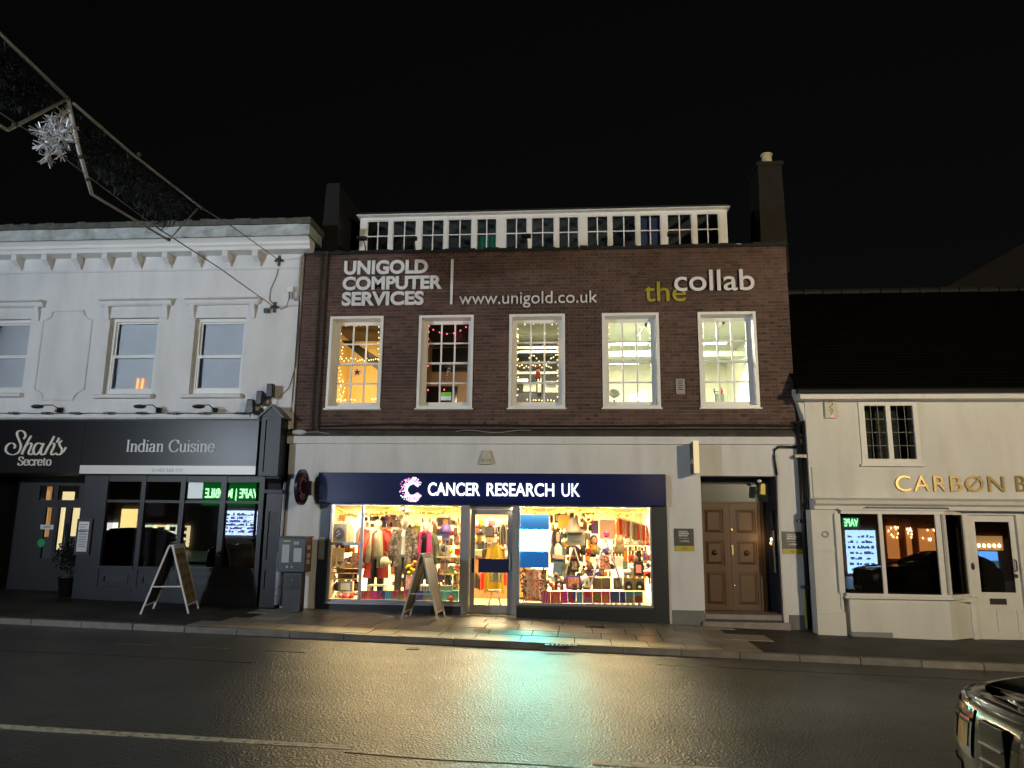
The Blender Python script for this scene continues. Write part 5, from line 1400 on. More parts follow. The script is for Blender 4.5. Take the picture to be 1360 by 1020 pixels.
# lights of the shop
WARM = (1, .76, .36)
for x in (-4.4, -3.0):
    lamp('AREA', 'display_light', (x, .115, SZ1-.07), 135, WARM, 1.4, aim=(x, -.2, 0), sizey=.07)
for x in (-.6, .9):
    lamp('AREA', 'display_light', (x, .115, SZ1-.07), 138, WARM, 1.4, aim=(x, -.2, 0), sizey=.07)
for x in (-3.8, -1.7, .4): lamp('AREA', 'shop_light', (x, 3.0, SZ1-.06), 560, (1, .80, .45), 1.4, aim=(x, 3.0, 0))
def panel_lamp(x, y, lab):
    t = thing('ceiling_light', lab, 'ceiling light', (x, y, SZ1-.02), 'light panels in the shop ceiling')
    MB().box(x-.6, x+.6, y-.15, y+.15, SZ1-.03, SZ1-.001).obj('diffuser', mat('panel_glow', (1, .95, .8), .5, emit=(1, .88, .6), es=3, noemis=True), t)
for x in (-4.4, -3.0, -.6, .9): panel_lamp(x, .45, {-4.4: 'ceiling light panel above the blue bag at the left', -3.0: 'ceiling light panel above the plaid jacket', -.6: 'ceiling light panel above the blue screen', .9: 'ceiling light panel above the stepladder'}[x])

# ------------------------------------------------------------------ what stands in the windows
def cm(n, c, r=.7, **k): return mat('c_' + n, c, r, **k)
coral = cm('coral', (0.45, 0.0435, 0.0362)); cream = cm('cream', (0.348, 0.304, 0.217)); blackc = cm('black', (0.0109, 0.0109, 0.013))
greyc = cm('grey', (0.0362, 0.0362, 0.0377), var=.2, vs=9); magenta = cm('magenta', (0.399, 0.00435, 0.109)); skin = cm('mannequin_white', (0.399, 0.362, 0.304), .35)
olive = cm('sage', (0.131, 0.152, 0.102)); navyc = cm('navy', (0.029, 0.0362, 0.116)); beige = cm('beige', (0.189, 0.145, 0.109)); purple = cm('purple', (0.102, 0.058, 0.246))
yellow = cm('yellow', (0.616, 0.399, 0.0145)); teal = cm('teal', (0.0508, 0.203, 0.217)); redc = cm('red', (0.544, 0.0217, 0.0217)); orange = cm('orange', (0.58, 0.203, 0.029))
whitec = cm('white', (0.616, 0.594, 0.544)); brownc = cm('brown', (0.145, 0.058, 0.0217)); pinkc = cm('pink', (0.616, 0.217, 0.254)); green = cm('green', (0.0725, 0.254, 0.029)); gold = cm('gold', (0.435, 0.29, 0.058), .35, metal=.6)
kraft = cm('kraft', (0.203, 0.145, 0.0798)); silverc = cm('silver', (0.362, 0.362, 0.362), .3, metal=.7); plaid = cm('plaid', (0.0362, 0.0348, 0.0362), col2=(0.217, 0.16, 0.131), c2s=18, c2lo=.5, c2hi=.55)
floral = cm('floral', (0.304, 0.239, 0.196), col2=(0.304, 0.029, 0.0362), c2s=16, c2lo=.5, c2hi=.56)
dz = lz0 + .03
def mannequin(px, head_y, Y, lab, coat, inner, legs, scarf=None, coat_len=.75, base=None):
    x, zh = W(px, head_y, Y); base = base or dz
    t = thing('mannequin', lab, 'mannequin', (x, Y, base), 'dressed mannequins in the left window')
    H = zh - base
    MB().lathe([(.035, -.19), (.04, -.12), (.055, -.09), (.085, -.02), (.09, .04), (.07, .10), (.02, .13)], (x, Y, zh), 14, sy=1.1).obj('head', skin, t, smooth=True)
    sh = zh - .17
    hip = sh - .55
    if hip - base > .25:
        for s in (-1, 1):
            MB().tube([(x+s*.09, Y, hip+.05), (x+s*.10, Y, (hip+base)/2+.05), (x+s*.11, Y, base+.06)], [.105, .085, .075], 12).obj('trouser_leg', legs, t, smooth=True)
            MB().ell((x+s*.11, Y-.05, base+.04), .045, .11, .04, 10, 6).obj('foot', skin if legs != blackc else blackc, t, smooth=True)
    MB().lathe([(.15, 0), (.165, .08), (.13, .28), (.16, .42), (.19, .50), (.12, .56), (.045, .585)], (x, Y, hip), 16, sy=.6).obj('top', inner, t, smooth=True)
    # open coat: two fronts and a back, sleeves hanging
    L = coat_len
    b = MB()
    n = 8
    for s in (-1, 1):
        for k in range(n):
            z0_, z1_ = sh + .0 - L*k/n, sh - L*(k+1)/n
            def cp(u, q):   # u 0 centre front .. 1 side
                wd = .20 + .05*q + .012*math.sin(q*9+s)
                return (x + s*(.05+.03*q + (wd-.05)*u), Y - .13*math.cos(u*1.4) - .015*math.sin(u*8+q*3), 0)
            for j in range(5):
                a, c = cp(j/5, k/n), cp((j+1)/5, k/n); d, e = cp(j/5, (k+1)/n), cp((j+1)/5, (k+1)/n)
                b.quad((a[0], a[1], z0_), (c[0], c[1], z0_), (e[0], e[1], z1_), (d[0], d[1], z1_))
        b.quad((x+s*.05, Y-.12, sh), (x+s*.21, Y-.03, sh-.02), (x+s*.17, Y+.04, sh+.05), (x+s*.05, Y, sh+.09))
    b.quad((x-.26, Y+.1, sh-L), (x+.26, Y+.1, sh-L), (x+.2, Y+.1, sh+.02), (x-.2, Y+.1, sh+.02))
    c_ = b.obj('coat', coat, t, smooth=True)
    for s in (-1, 1):
        MB().tube([(x+s*.19, Y, sh-.01), (x+s*.25, Y-.01, sh-.22), (x+s*.27, Y-.05, sh-.42), (x+s*.25, Y-.09, sh-.60)], [.065, .062, .055, .05], 10).obj('sleeve', coat, c_, smooth=True)
        MB().ell((x+s*.25, Y-.10, sh-.65), .028, .03, .055, 8, 6).obj('hand', skin, t, smooth=True)
    if scarf:
        b = MB(); b.tube([(x-.15, Y-.16, sh-.62), (x-.13, Y-.17, sh-.3), (x-.09, Y-.12, sh+.02), (x, Y+.04, sh+.10), (x+.09, Y-.12, sh+.02), (x+.12, Y-.18, sh-.3), (x+.12, Y-.17, sh-.72)], [.055, .06, .055, .04, .055, .065, .07], 8)
        b.obj('scarf', scarf, t, smooth=True)
    return t
mannequin(502, 698, .75, 'mannequin in a cream scarf and coral coat with black trousers', coral, cream, blackc, cream, .95)
mannequin(537.5, 695, .55, 'tallest mannequin in a dark plaid jacket and grey flared trousers', plaid, whitec, greyc, None, .75)
mannequin(566, 700, .70, 'mannequin in a long magenta scarf and sage cardigan', olive, blackc, olive, magenta, .95)
def hung(px, top, bot, Y, w, M, lab, name='hanging_coat', cat='coat', d=.10):
    x, z1 = W(px, top, Y); z0 = W(px, bot, Y)[1]; h = z1-z0
    t = thing(name, lab, cat, (x, Y, z0))
    b = MB(); n = 10
    for k in range(n):
        q0, q1 = k/n, (k+1)/n
        for j in range(8):
            f = lambda u, q: (x + (u-.5)*w*(.75+.35*min(1, q*4)) , Y - d*math.sin(u*PI) - .012*math.sin(u*26+q*2), z1 - q*h - abs(u-.5)*.10)
            u0, u1 = j/8, (j+1)/8
            b.quad(f(u0, q0), f(u1, q0), f(u1, q1), f(u0, q1))
    b.obj('cloth', M, t, smooth=True)
    MB().tube([(x-w*.3, Y, z1-.03), (x, Y, z1+.03), (x+w*.3, Y, z1-.03)], .01, 6).obj('hanger', wood_in, t)
    MB().tube([(x, Y, z1+.03), (x, Y, z1+.12)], .005, 5).obj('hook', steel, t)
    return t
hung(487, 702, 755, 1.0, .34, coral, 'long coral coat hanging at the left behind the mannequins')
hung(513, 702, 742, 1.1, .30, redc, 'red coat hanging between the first two mannequins')
hung(462, 696, 722, .8, .30, cream, 'cream sleeved top hanging in the upper left light', 'sleeved_jersey', 'jersey')
hung(449, 735, 752, .55, .3, beige, 'beige folded bag-shaped jumper in the lower left light', 'hanging_jumper', 'jumper')
hung(473, 738, 762, .8, .26, floral, 'flowery blouse hanging behind the left mullion', 'hanging_blouse', 'blouse')
hung(482, 700, 722, 1.2, .3, cm('stripe', (0.362, 0.304, 0.29)), 'striped grey and rose cardigan on the rail', 'hanging_cardigan', 'cardigan')
hung(590, 722, 742, 1.0, .3, whitec, 'white lace top at the right of the left window', 'sleeved_jersey', 'jersey')
hung(518, 686, 703, 1.6, .55, floral, 'red and white flowered blanket high behind the mannequins', 'hanging_blanket', 'blanket')
# blue round print bag
def item_box(name, lab, cat, a, c, t_, d_, Y, dep, M, group=None, inset=None, insetM=None):
    x0, x1, z0, z1 = RX(a, c, t_, d_, Y)
    if inset is None:
        return tag(MB().box(x0, x1, Y, Y+dep, z0, z1).obj(name, M, bevel=.006), lab, cat, group)
    t = thing(name, lab, cat, ((x0+x1)/2, Y, z0), group)
    MB().box(x0, x1, Y, Y+dep, z0, z1).obj('body', M, t)
    ix, iz = (x1-x0)*inset, (z1-z0)*inset
    MB().box(x0+ix, x1-ix, Y-.008, Y-.001, z0+iz, z1-iz).obj('front', insetM, t)
    return t
x0, x1, z0, z1 = RX(442, 459.5, 695.5, 722, .5)
t = thing('tote_bag', 'grey tote bag with a round navy print in the left light', 'bag', ((x0+x1)/2, .5, z0))
MB().box(x0, x1, .5, .56, z0, z1).obj('bag', cm('bag_grey', (0.123, 0.131, 0.174)), t, bevel=.01)
xx, zz = (x0+x1)/2, (z0+z1)/2
MB().prism([(xx+.11*math.cos(k*PI/10), zz+.13*math.sin(k*PI/10)) for k in range(20)], .492, .499).obj('round_print', navyc, t)
b = MB()
for q in range(5): b.prism([(xx+(-.05+.03*(q % 3))+.018*math.cos(k*PI/4), zz-.05+.026*q+.014*math.sin(k*PI/4)) for k in range(8)], .487, .4915)
b.obj('print_marks', cm('bag_mark', (0.29, 0.326, 0.435)), t)['kind'] = 'stuff'
MB().tube([(xx-.08, .53, z1), (xx-.06, .53, z1+.12), (xx+.06, .53, z1+.12), (xx+.08, .53, z1)], .008, 6).obj('handle', navyc, t)
item_box('framed_picture', 'small orange framed picture high in the left light', 'picture', 450, 459, 684, 692, .9, .03, wood_in, None, .15, orange)
hd = item_box('beige_handbag', 'flat beige handbag on the lower left shelf', 'bag', 442.5, 456, 728, 746, .45, .08, beige)
# wicker shelves and gift sets in the lower left
for k, (t_, d_, M, lab) in enumerate(((748, 754, kraft, 'gift box on the upper wicker shelf'), (756, 760, floral, 'patterned tray on the second wicker shelf'), (762, 768, beige, 'row of small beige boxes on the third wicker shelf'))):
    item_box('gift_box', lab, 'gift box', 446+k, 468, t_, d_, .6, .15, M)
for k, py in enumerate((754.8, 761, 769)):
    item_box('wicker_shelf', ('upper', 'second', 'lowest')[k] + ' thin wicker shelf in the lower left light', 'shelf', 440, 474, py, py+1.1, .5, .35, wood_in)
t = item_box('boxed_toy', 'silver boxed toy with a white front at the lower left', 'boxed toy', 449, 468, 772, 786, .35, .12, silverc, None, .18, whitec)
item_box('low_table', 'low cream table under the boxed toy', 'table', 446, 472, 786.5, 789, .3, .3, cream)
for k in range(4):
    x, zc = W(452+k*5, 795, .3)
    tag(MB().ell((x, .3, dz+.05), .05, .05, .05, 10, 8).obj('bauble', redc if k % 2 else pinkc, smooth=True), ('leftmost', 'second', 'third', 'rightmost')[k] + ' of four red and pink baubles under the low table', 'bauble', 'baubles under the low table')
# white side table, bag and shoes at the feet
x0, x1, z0, z1 = RX(488, 510, 777, 785, .45)
t = thing('white_stand', 'small white display stand between the mannequin feet', 'stand', ((x0+x1)/2, .5, dz))
MB().box(x0, x1, .45, .7, z1-.03, z1).obj('top', whitec, t)
for xx in (x0+.015, x1-.015): MB().box(xx-.012, xx+.012, .46, .69, dz, z1-.03).obj('leg', whitec, t)
x0, x1, z0, z1 = RX(558, 571, 777, 787, .35)
t = thing('white_stand', 'small white comb-like stand behind the pavement sign', 'stand', ((x0+x1)/2, .5, dz))
MB().box(x0, x1, .35, .6, z1-.03, z1).obj('top', whitec, t)
for q in range(4): xx = x0+.012+(x1-x0-.024)*q/3; MB().box(xx-.009, xx+.009, .36, .59, dz, z1-.03).obj('leg', whitec, t)
x, zc = W(511, 746, .35)
t = thing('cream_handbag', 'soft cream handbag held beside the plaid jacket', 'bag', (x, .35, zc-.12))
MB().lathe([(.07, 0), (.11, .05), (.10, .14), (.05, .2)], (x, .35, zc-.1), 12, sy=.6).obj('bag', cream, t, smooth=True)
MB().tube([(x-.05, .35, zc+.08), (x-.03, .35, zc+.2), (x+.03, .35, zc+.2), (x+.05, .35, zc+.08)], .01, 6).obj('handle', olive, t)
# yellow ducks basket, pink picture
x, zc = W(546, 757, .45)
t = thing('fruit_stack', 'pile of yellow and orange decorations on a white crate', 'decorations', (x, .45, zc-.1))
for k in range(9): MB().ell((x+rnd.uniform(-.12, .12), .45+rnd.uniform(-.08, .08), zc-.06+.035*k*.8), .05, .05, .045, 8, 6).obj('fruit', yellow if k < 6 else orange, t, smooth=True)
item_box('pink_picture', 'bright pink picture panel leaning between the plaid mannequin and the sign', 'picture', 539, 556, 764, 783, .40, .04, whitec, None, .07, cm('pink_print', (0.616, 0.087, 0.109), col2=(0.652, 0.399, 0.362), c2s=22, c2lo=.45, c2hi=.55))
# right end of left window: purple knitted hat on stand, balls, framed pic, shelf, plant
x, zc = W(592, 708, .5)
t = thing('knitted_hat', 'purple knitted hat with matching gloves on a stand', 'hat', (x, .5, zc-.15))
MB().lathe([(.10, 0), (.13, .05), (.12, .14), (.05, .21)], (x, .5, zc-.02), 14).obj('hat', purple, t, smooth=True)
MB().box(x-.09, x+.09, .48, .52, zc-.15, zc-.03).obj('gloves', cm('violet', (0.254, 0.203, 0.435)), t)
MB().tube([(x, .52, zc-.15), (x, .52, dz)], .012, 6).obj('stand', steel, t)
x, zc = W(600, 697, .7); tag(MB().lathe([(.17, 0), (.08, .02), (.08, .09), (.06, .1)], (x, .7, zc), 16).obj('dark_hat', greyc), 'dark brimmed hat at the top right of the left window', 'hat')
for k, (px, py, M, r, lab) in enumerate(((590, 729, greyc, .07, 'dark grey woollen ball on the shelf'), (599, 732, yellow, .055, 'bright yellow ball beside the grey woollen ball'), (553, 697, yellow, .05, 'yellow square tin behind the magenta scarf'))):
    x, zc = W(px, py, .6); tag(MB().ell((x, .6, zc), r, r, r, 12, 8).obj('ball', M, smooth=True), lab, 'ball')
item_box('framed_picture', 'dark red framed picture right of the pavement sign', 'picture', 584, 595, 743, 759, .55, .03, wood_in, None, .14, brownc)
item_box('pine_shelf', 'pine shelf under the woollen balls', 'shelf', 580, 606, 739.5, 741.5, .5, .3, wood_in)
item_box('pine_shelf', 'lower pine shelf near the right end of the left window', 'shelf', 584, 604, 762, 763.5, .5, .3, wood_in)
for k in range(6):
    item_box('jar', ('first', 'second', 'third', 'fourth', 'fifth', 'sixth')[k] + ' small jar from the left on the lower pine shelf', 'jar', 585+k*3.1, 587.3+k*3.1, 754+rnd.uniform(0, 4), 762, .52, .05, rnd.choice([redc, green, kraft, silverc, orange]), 'jars on the lower pine shelf')
item_box('teal_box', 'teal patterned box at the right end of the left window', 'box', 585, 608, 785, 799, .25, .25, teal, None, .06, cm('teal_front', (0.0725, 0.246, 0.261)))
item_box('low_tray', 'dark green tray on the teal box', 'tray', 584, 600, 778, 784.5, .35, .2, olive)
x, zc = W(599, 795, .2); tag(MB().ell((x, .2, zc), .055, .04, .055, 12, 8).obj('red_bauble', cm('dark_red', (0.29, 0.0217, 0.00725)), smooth=True), 'dark red bauble in front of the teal box', 'bauble')
b = MB(); x, zc = W(606, 765, .6); leaf_ball(b, (x, .6, zc), .16, .12, .30, 260, .05)
tag(b.obj('dried_plant', cm('dry_leaf', (0.217, 0.196, 0.058))), 'dry green-gold plant at the right end of the left window', 'plant', kind='thing')
# printed gift banners along the bottom of both windows: every square its own card
def banner(pxs, top, bot, Y, lab):
    cols = [tuple(.75*v for v in c_) for c_ in [(.62, .05, .16), (.75, .10, .14), (.75, .04, .28), (.04, .07, .30), (.06, .30, .55), (.45, .20, .32), (.55, .06, .10), (.70, .05, .24), (.05, .09, .33), (.03, .06, .30), (.06, .28, .36), (.07, .35, .38)]]
    x0, _ = W(pxs[0], (top+bot)/2, Y); t = thing('gift_banner', lab, 'banner', (x0, Y, W(pxs[0], bot, Y)[1]))
    n = len(pxs)-1
    for k in range(n):
        a, c, z0, z1 = RX(pxs[k], pxs[k+1], top, bot, Y)
        M = cm('banner%d' % (k % 12), cols[k % 12])
        cd = MB().box(a+.002, c-.002, Y, Y+.02, z0, z1).obj('card', M, t)
        w, h = c-a, z1-z0; mx_, mz = (a+c)/2, (z0+z1)/2
        kind = k % 12
        b = MB(); yy = (Y-.003, Y-.0005)
        if kind in (0, 4):
            for q in range(3): b.prism([(a+w*(.05+.3*q), z0+.01), (a+w*(.17+.3*q), z0+.01), (a+w*(.30+.3*q), z1-.01), (a+w*(.18+.3*q), z1-.01)], *yy)
            M2 = pinkc if kind == 0 else cm('sky', (0.181, 0.435, 0.58))
        elif kind == 1: b.prism([(mx_-w*.25, z0), (mx_+w*.25, z0), (mx_+w*.15, mz), (mx_+w*.08, z1-h*.2), (mx_-w*.08, z1-h*.2), (mx_-w*.15, mz)], *yy); M2 = orange
        elif kind == 3: b.prism([(mx_-w*.05, z0), (mx_+w*.35, z0), (mx_-w*.05, mz+h*.1), (mx_+w*.1, z1-h*.1), (mx_-w*.2, z1-h*.05), (mx_-w*.4, mz+h*.1)], *yy); M2 = redc
        elif kind == 5: b.box(a+w*.2, c-w*.2, *yy, mz, z1-.01); M2 = redc
        elif kind == 6: b.prism(star(mx_, mz, h*.42, h*.18, 0, 0, 5), *yy); M2 = green
        elif kind in (2, 8, 9):
            for q in range(9): b.box(a+w*(.15+.28*(q % 3)), a+w*(.24+.28*(q % 3)), *yy, z0+h*(.15+.28*(q//3)), z0+h*(.27+.28*(q//3)))
            M2 = pinkc if kind == 2 else purple
        elif kind == 7: b.prism([(mx_-w*.35, z0+h*.1), (mx_+w*.35, z0+h*.1), (mx_+w*.25, mz+h*.1), (mx_, z1-h*.1), (mx_-w*.25, mz+h*.1)], *yy); M2 = orange
        elif kind == 10: b.prism([(a+w*.1, z0), (c-w*.1, z0), (c-w*.3, mz), (a+w*.3, z1-h*.2), (a+w*.15, mz)], *yy); M2 = kraft
        else: b.prism([(mx_+h*.35*math.cos(q*PI/6), z0+h*.35+h*.3*math.sin(q*PI/6)) for q in range(12)], *yy); M2 = cm('dark_red', (0.29, 0.0217, 0.00725))
        b.obj('printed_motif', M2, cd)
    return t
banner([474.5, 485, 492, 501, 511, 520, 528, 534, 541, 550, 562, 574, 585], 784.5, 799, .16, 'colourful patterned gift banner along the bottom of the left window')
banner([719, 731, 744, 754, 765, 774, 787, 799, 810, 823, 831, 842, 854], 785.5, 801, .16, 'colourful patterned gift banner along the bottom of the right window')
for k in range(14):
    item_box('price_card', ORD[k] + ' small price card from the left at the foot of the right window', 'price card', 748+k*7.6, 752.5+k*7.6, 801.3, 804.5, .12, .01, rnd.choice([whitec, kraft, yellow, pinkc]), 'price cards along the right window foot')

# door view: pine slatwall, black frame, yellow dress, stool
x0, x1, z0, z1 = RX(622, 690, 690, 745, 3.2)
t = thing('pine_shelving', 'pine slatted shelving on the wall seen through the shop door', 'shelving', ((x0+x1)/2, 3.25, SZ0))
MB().box(x0-.3, x1+.3, 3.2, 3.3, SZ0, z1).obj('back_board', wood_in, t)
for k in range(5): zz = z0+(z1-z0)*k/4.5; MB().box(x0-.3, x1+.3, 3.0, 3.2, zz, zz+.03).obj('shelf', wood_in, t)
item_box('framed_picture', 'black framed picture on the shelving seen through the door', 'picture', 644.5, 656.5, 700, 714, 2.6, .04, blackc, None, .12, greyc)
item_box('amplifier', 'grey boxed speaker on the shelf seen through the door', 'speaker box', 640.5, 649, 729, 742, 2.6, .15, greyc, None, .2, blackc)
item_box('pale_box', 'pale green box beside the grey speaker behind the door', 'box', 630, 640, 730, 738, 2.6, .15, cm('mint', (0.29, 0.399, 0.304)))
hung(657, 725, 785, 1.5, .40, yellow, 'yellow dress hanging inside the shop door', 'yellow_dress', 'dress')
hung(659, 757, 771, 1.35, .22, olive, 'grey-green skirt over the yellow dress', 'grey_skirt', 'skirt')
hung(643, 757, 782, 1.8, .2, redc, 'red garment low behind the glass door', 'red_garment', 'garment')
hung(669, 757, 776, 1.8, .22, redc, 'red garment at the right edge of the glass door', 'red_garment', 'garment')
hung(632, 760, 780, 1.7, .18, greyc, 'dark coat at the left edge of the glass door', 'dark_coat', 'coat')
hung(669, 697, 722, 2.2, .2, greyc, 'grey jacket high at the right behind the glass door', 'grey_jacket', 'jacket')
x, zc = W(657, 785, 1.3)
t = thing('white_stool', 'white splayed-leg stool behind the glass door', 'stool', (x, 1.3, SZ0))
MB().lathe([(.14, 0), (.15, .03)], (x, 1.3, zc), 16).obj('seat', whitec, t)
for k in range(4):
    a = PI/4 + k*PI/2; MB().tube([(x+.08*math.cos(a), 1.3+.08*math.sin(a), zc), (x+.2*math.cos(a), 1.3+.2*math.sin(a), SZ0)], .014, 6).obj('leg', whitec, t)

# ------------------------------------------------------------------ right window
# digital screen with blue panels above and below
x0, x1, z0, z1 = RX(689, 729, 683.5, 754, .14)
t = thing('window_screen', 'bright digital poster screen between blue panels hung in the right window', 'screen', ((x0+x1)/2, .15, z0))
za, zb_ = W(709, 703.5, .14)[1], W(709, 732, .14)[1]
MB().box(x0, x1, .14, .19, zb_, za).obj('screen_case', black_p, t)
MB().box(x0, x1, .13, .139, zb_, za).obj('screen', mat('screen_white', (.1, .1, .1), .3, emit=(.018, 1.0, .93), es=95), t)
bluep = mat('screen_blue', (.02, .10, .30), .3, emit=(.008, .085, .30), es=1.0)
MB().box(x0, x1, .13, .19, za+.002, z1).obj('upper_panel', bluep, t)
MB().box(x0, x1, .13, .19, z0, zb_-.002).obj('lower_panel', bluep, t)
for xx in (x0+.06, x1-.06): MB().tube([(xx, .16, z1), (xx, .16, SZ1)], .005, 5).obj('cable', steel, t)
dr_ = rz0 + .03
# standing poster of a woman with long dark hair (flat print)
x0, x1, z0, z1 = RX(729, 753, 702, 768, .62)
t = thing('printed_cutout', 'flat printed cutout of a dark-haired woman in jeans and white top', 'cutout', ((x0+x1)/2, .62, dr_))
cxm = (x0+x1)/2; hh = z1-z0
def flat(par, name, poly, M, y): return MB().prism([(cxm+a*(x1-x0), z0+c*hh) for a, c in poly], y, y+.006).obj(name, M, par)
flat(t, 'hair', [(-.22, .62), (-.30, .78), (-.22, .93), (-.05, 1.0), (.12, .93), (.20, .78), (.18, .62), (.0, .55)], blackc, .62)
flat(t, 'face', [(-.09, .76), (.0, .71), (.09, .76), (.11, .86), (.06, .93), (-.06, .93), (-.11, .86)], cm('print_skin', (0.45, 0.275, 0.181)), .612)
flat(t, 'jacket', [(-.42, .30), (.42, .30), (.45, .55), (.30, .70), (-.30, .70), (-.45, .55)], cm('print_grey', (0.087, 0.102, 0.0943)), .627)
flat(t, 'white_top', [(-.18, .38), (.22, .38), (.24, .62), (.08, .70), (-.08, .70), (-.20, .62)], whitec, .606)
flat(t, 'hands', [(-.30, .40), (.34, .38), (.36, .46), (-.30, .48)], MATS['c_print_skin'], .600)
flat(t, 'jeans', [(-.30, .0), (.22, .0), (.26, .32), (-.26, .32)], cm('print_jeans', (0.0725, 0.116, 0.174)), .618)
item_box('white_plinth', 'white plinth behind the dark-haired cutout', 'plinth', 741, 760, 748, 770, .7, .3, cream)
# blonde and red haired doll busts
def bust(px, py, Y, hair, lab, dress):
    x, zc = W(px, py, Y); t = thing('display_bust', lab, 'display bust', (x, Y, zc-.25))
    MB().ell((x, Y, zc), .06, .065, .08, 12, 8).obj('head', cm('print_skin', (0.45, 0.275, 0.181)), t, smooth=True)
    MB().ell((x, Y+.035, zc+.0), .09, .06, .13, 12, 8).obj('hair', hair, t, smooth=True)
    MB().lathe([(.12, -.28), (.13, -.18), (.09, -.1), (.03, -.07)], (x, Y, zc), 12, sy=.7).obj('shoulders', dress, t, smooth=True)
bust(789, 718, .85, brownc, 'auburn-haired printed figure behind the stepladder', orange)
bust(823, 718, .95, cm('blond', (0.435, 0.29, 0.109)), 'fair-haired figure right of the stepladder', kraft)
# easels / stepladders
def ladder(px, ty, fxl, fxr, by, Y, M, lab, w=.30, steps=4, r=.014):
    xt, zt_ = W(px, ty, Y); xl_, xr_ = W(fxl, by, Y)[0], W(fxr, by, Y)[0]; zb2 = W(px, by, Y)[1]
    t = thing('stepladder', lab, 'stepladder', ((xl_+xr_)/2, Y+w/2, zb2))
    for k, (sx, yy) in enumerate(((xl_, Y), (xr_, Y), (xl_, Y+w), (xr_, Y+w))):
        MB().tube([(xt + (-.01 if sx < xt else .01), yy, zt_), (sx, yy, zb2)], r, 6).obj('leg', M, t)
    for q in range(1, steps):
        f = q/steps; zz = zt_ + (zb2-zt_)*f; xa, xb = xt + (xl_-xt)*f, xt + (xr_-xt)*f
        MB().box(xa-.03, xa+.03, Y+r, Y+w-r, zz-.01, zz+.01).obj('step', M, t); MB().box(xb-.03, xb+.03, Y+r, Y+w-r, zz-.01, zz+.01).obj('step', M, t)
    return t
ladder(804.5, 717, 783, 829, 784, .22, cm('lavender', (0.326, 0.29, 0.42)), 'lavender stepladder standing over the gift boxes', r=.018)
ladder(762, 727, 751, 774, 762, .5, cream, 'small cream wooden A-frame stand holding cards', .15, 3, .016)
item_box('curtain', 'purple curtain panel high behind the stepladder', 'curtain', 785, 795, 691, 709, 1.6, .08, purple)
item_box('white_screen', 'large pale screen at the back behind the pink pot', 'screen', 796, 817, 690, 716, 2.2, .05, cm('screen_pale', (0.652, 0.58, 0.544)))
x, zc = W(805, 711, .5); t = thing('pink_pot', 'bright pink pot on top of the stepladder', 'pot', (x, .35, zc-.05))
MB().lathe([(.04, 0), (.06, .02), (.065, .09), (.05, .10)], (x, .35, zc-.03), 12).obj('pot', magenta, t)
item_box('red_book_stack', 'dark red book stack between the legs of the stepladder', 'books', 797, 810, 737, 757, .7, .15, cm('red_mix', (0.29, 0.0362, 0.0217), col2=(0.507, 0.29, 0.217), c2s=30, c2lo=.45, c2hi=.55))
item_box('white_box', 'white box left of the stepladder legs', 'box', 782, 792, 740, 752, .7, .2, whitec)
item_box('white_box', 'white box right of the stepladder legs', 'box', 817, 827.5, 739, 753, .7, .2, whitec)
item_box('black_book', 'black book with a pink panel standing at the right', 'book', 842, 854.5, 746, 765, .5, .05, blackc, None, .22, pinkc)
item_box('purple_picture', 'framed print with purple border low in the middle', 'picture', 752, 771.5, 764.5, 783, .35, .04, purple, None, .13, cm('print_mix', (0.544, 0.362, 0.217), col2=(0.507, 0.0725, 0.058), c2s=20, c2lo=.48, c2hi=.55))
item_box('dark_booklet', 'thin dark booklet beside the purple framed print', 'book', 772, 775, 766, 777, .4, .04, blackc)
item_box('white_card', 'white card with a small tree beside the dark booklet', 'card', 776, 783, 767, 780, .38, .02, whitec, None, .32, green)
for k, (a, c, M, I) in enumerate(((787, 799, kraft, beige), (799.5, 811, kraft, beige), (815, 827, kraft, cream))):
    item_box('gift_box', ('kraft gift box leftmost under the stepladder', 'kraft gift box in the middle under the stepladder', 'paler kraft gift box by the right foot of the stepladder')[k], 'gift box', a, c, 768, 783, .3, .2, M, None, .22, I)
for k, (a, c) in enumerate(((828.5, 841.5), (842.5, 856.5))):
    x0, x1, z0, z1 = RX(a, c, 768, 784.5, .3)
    t = thing('arched_gift_box', ('left', 'right')[k] + ' one of the two gift boxes with dark arched windows', 'gift box', ((x0+x1)/2, .4, z0))
    MB().box(x0, x1, .3, .5, z0, z1).obj('box', kraft, t)
    mx_ = (x0+x1)/2; hw = (x1-x0)*.36
    MB().prism([(mx_-hw, z0+.03), (mx_+hw, z0+.03)] + [(mx_+hw*math.cos(q*PI/8), z0+.03+(z1-z0)*.25 + (z1-z0)*.42*math.sin(q*PI/8)) for q in range(9)], .293, .299).obj('arched_window', blackc, t)
    MB().ell((mx_, .29, z0+.07), .035, .01, .03, 8, 6).obj('ornament', whitec, t)
x, zc = W(834, 760, .38)
t = thing('toy_sheep', 'white fluffy toy animal standing on the arched gift box', 'soft toy', (x, .38, zc-.1))
MB().ell((x, .38, zc-.0), .10, .06, .065, 14, 10).obj('body', whitec, t, smooth=True)
MB().ell((x+.08, .36, zc+.09), .04, .04, .05, 12, 8).obj('head', whitec, t, smooth=True)
for q in (-.07, -.03, .04, .08): MB().tube([(x+q, .38, zc-.03), (x+q, .38, zc-.11)], .015, 6).obj('leg', whitec, t)
x, zc = W(860, 762, .3)
t = thing('red_stocking', 'red and white knitted ornament hanging at the right edge', 'ornament', (x, .3, zc-.12))
MB().ell((x, .3, zc), .06, .04, .06, 12, 8).obj('ball', redc, t, smooth=True); MB().ell((x-.02, .3, zc+.11), .03, .03, .03, 10, 6).obj('pompom', whitec, t, smooth=True)
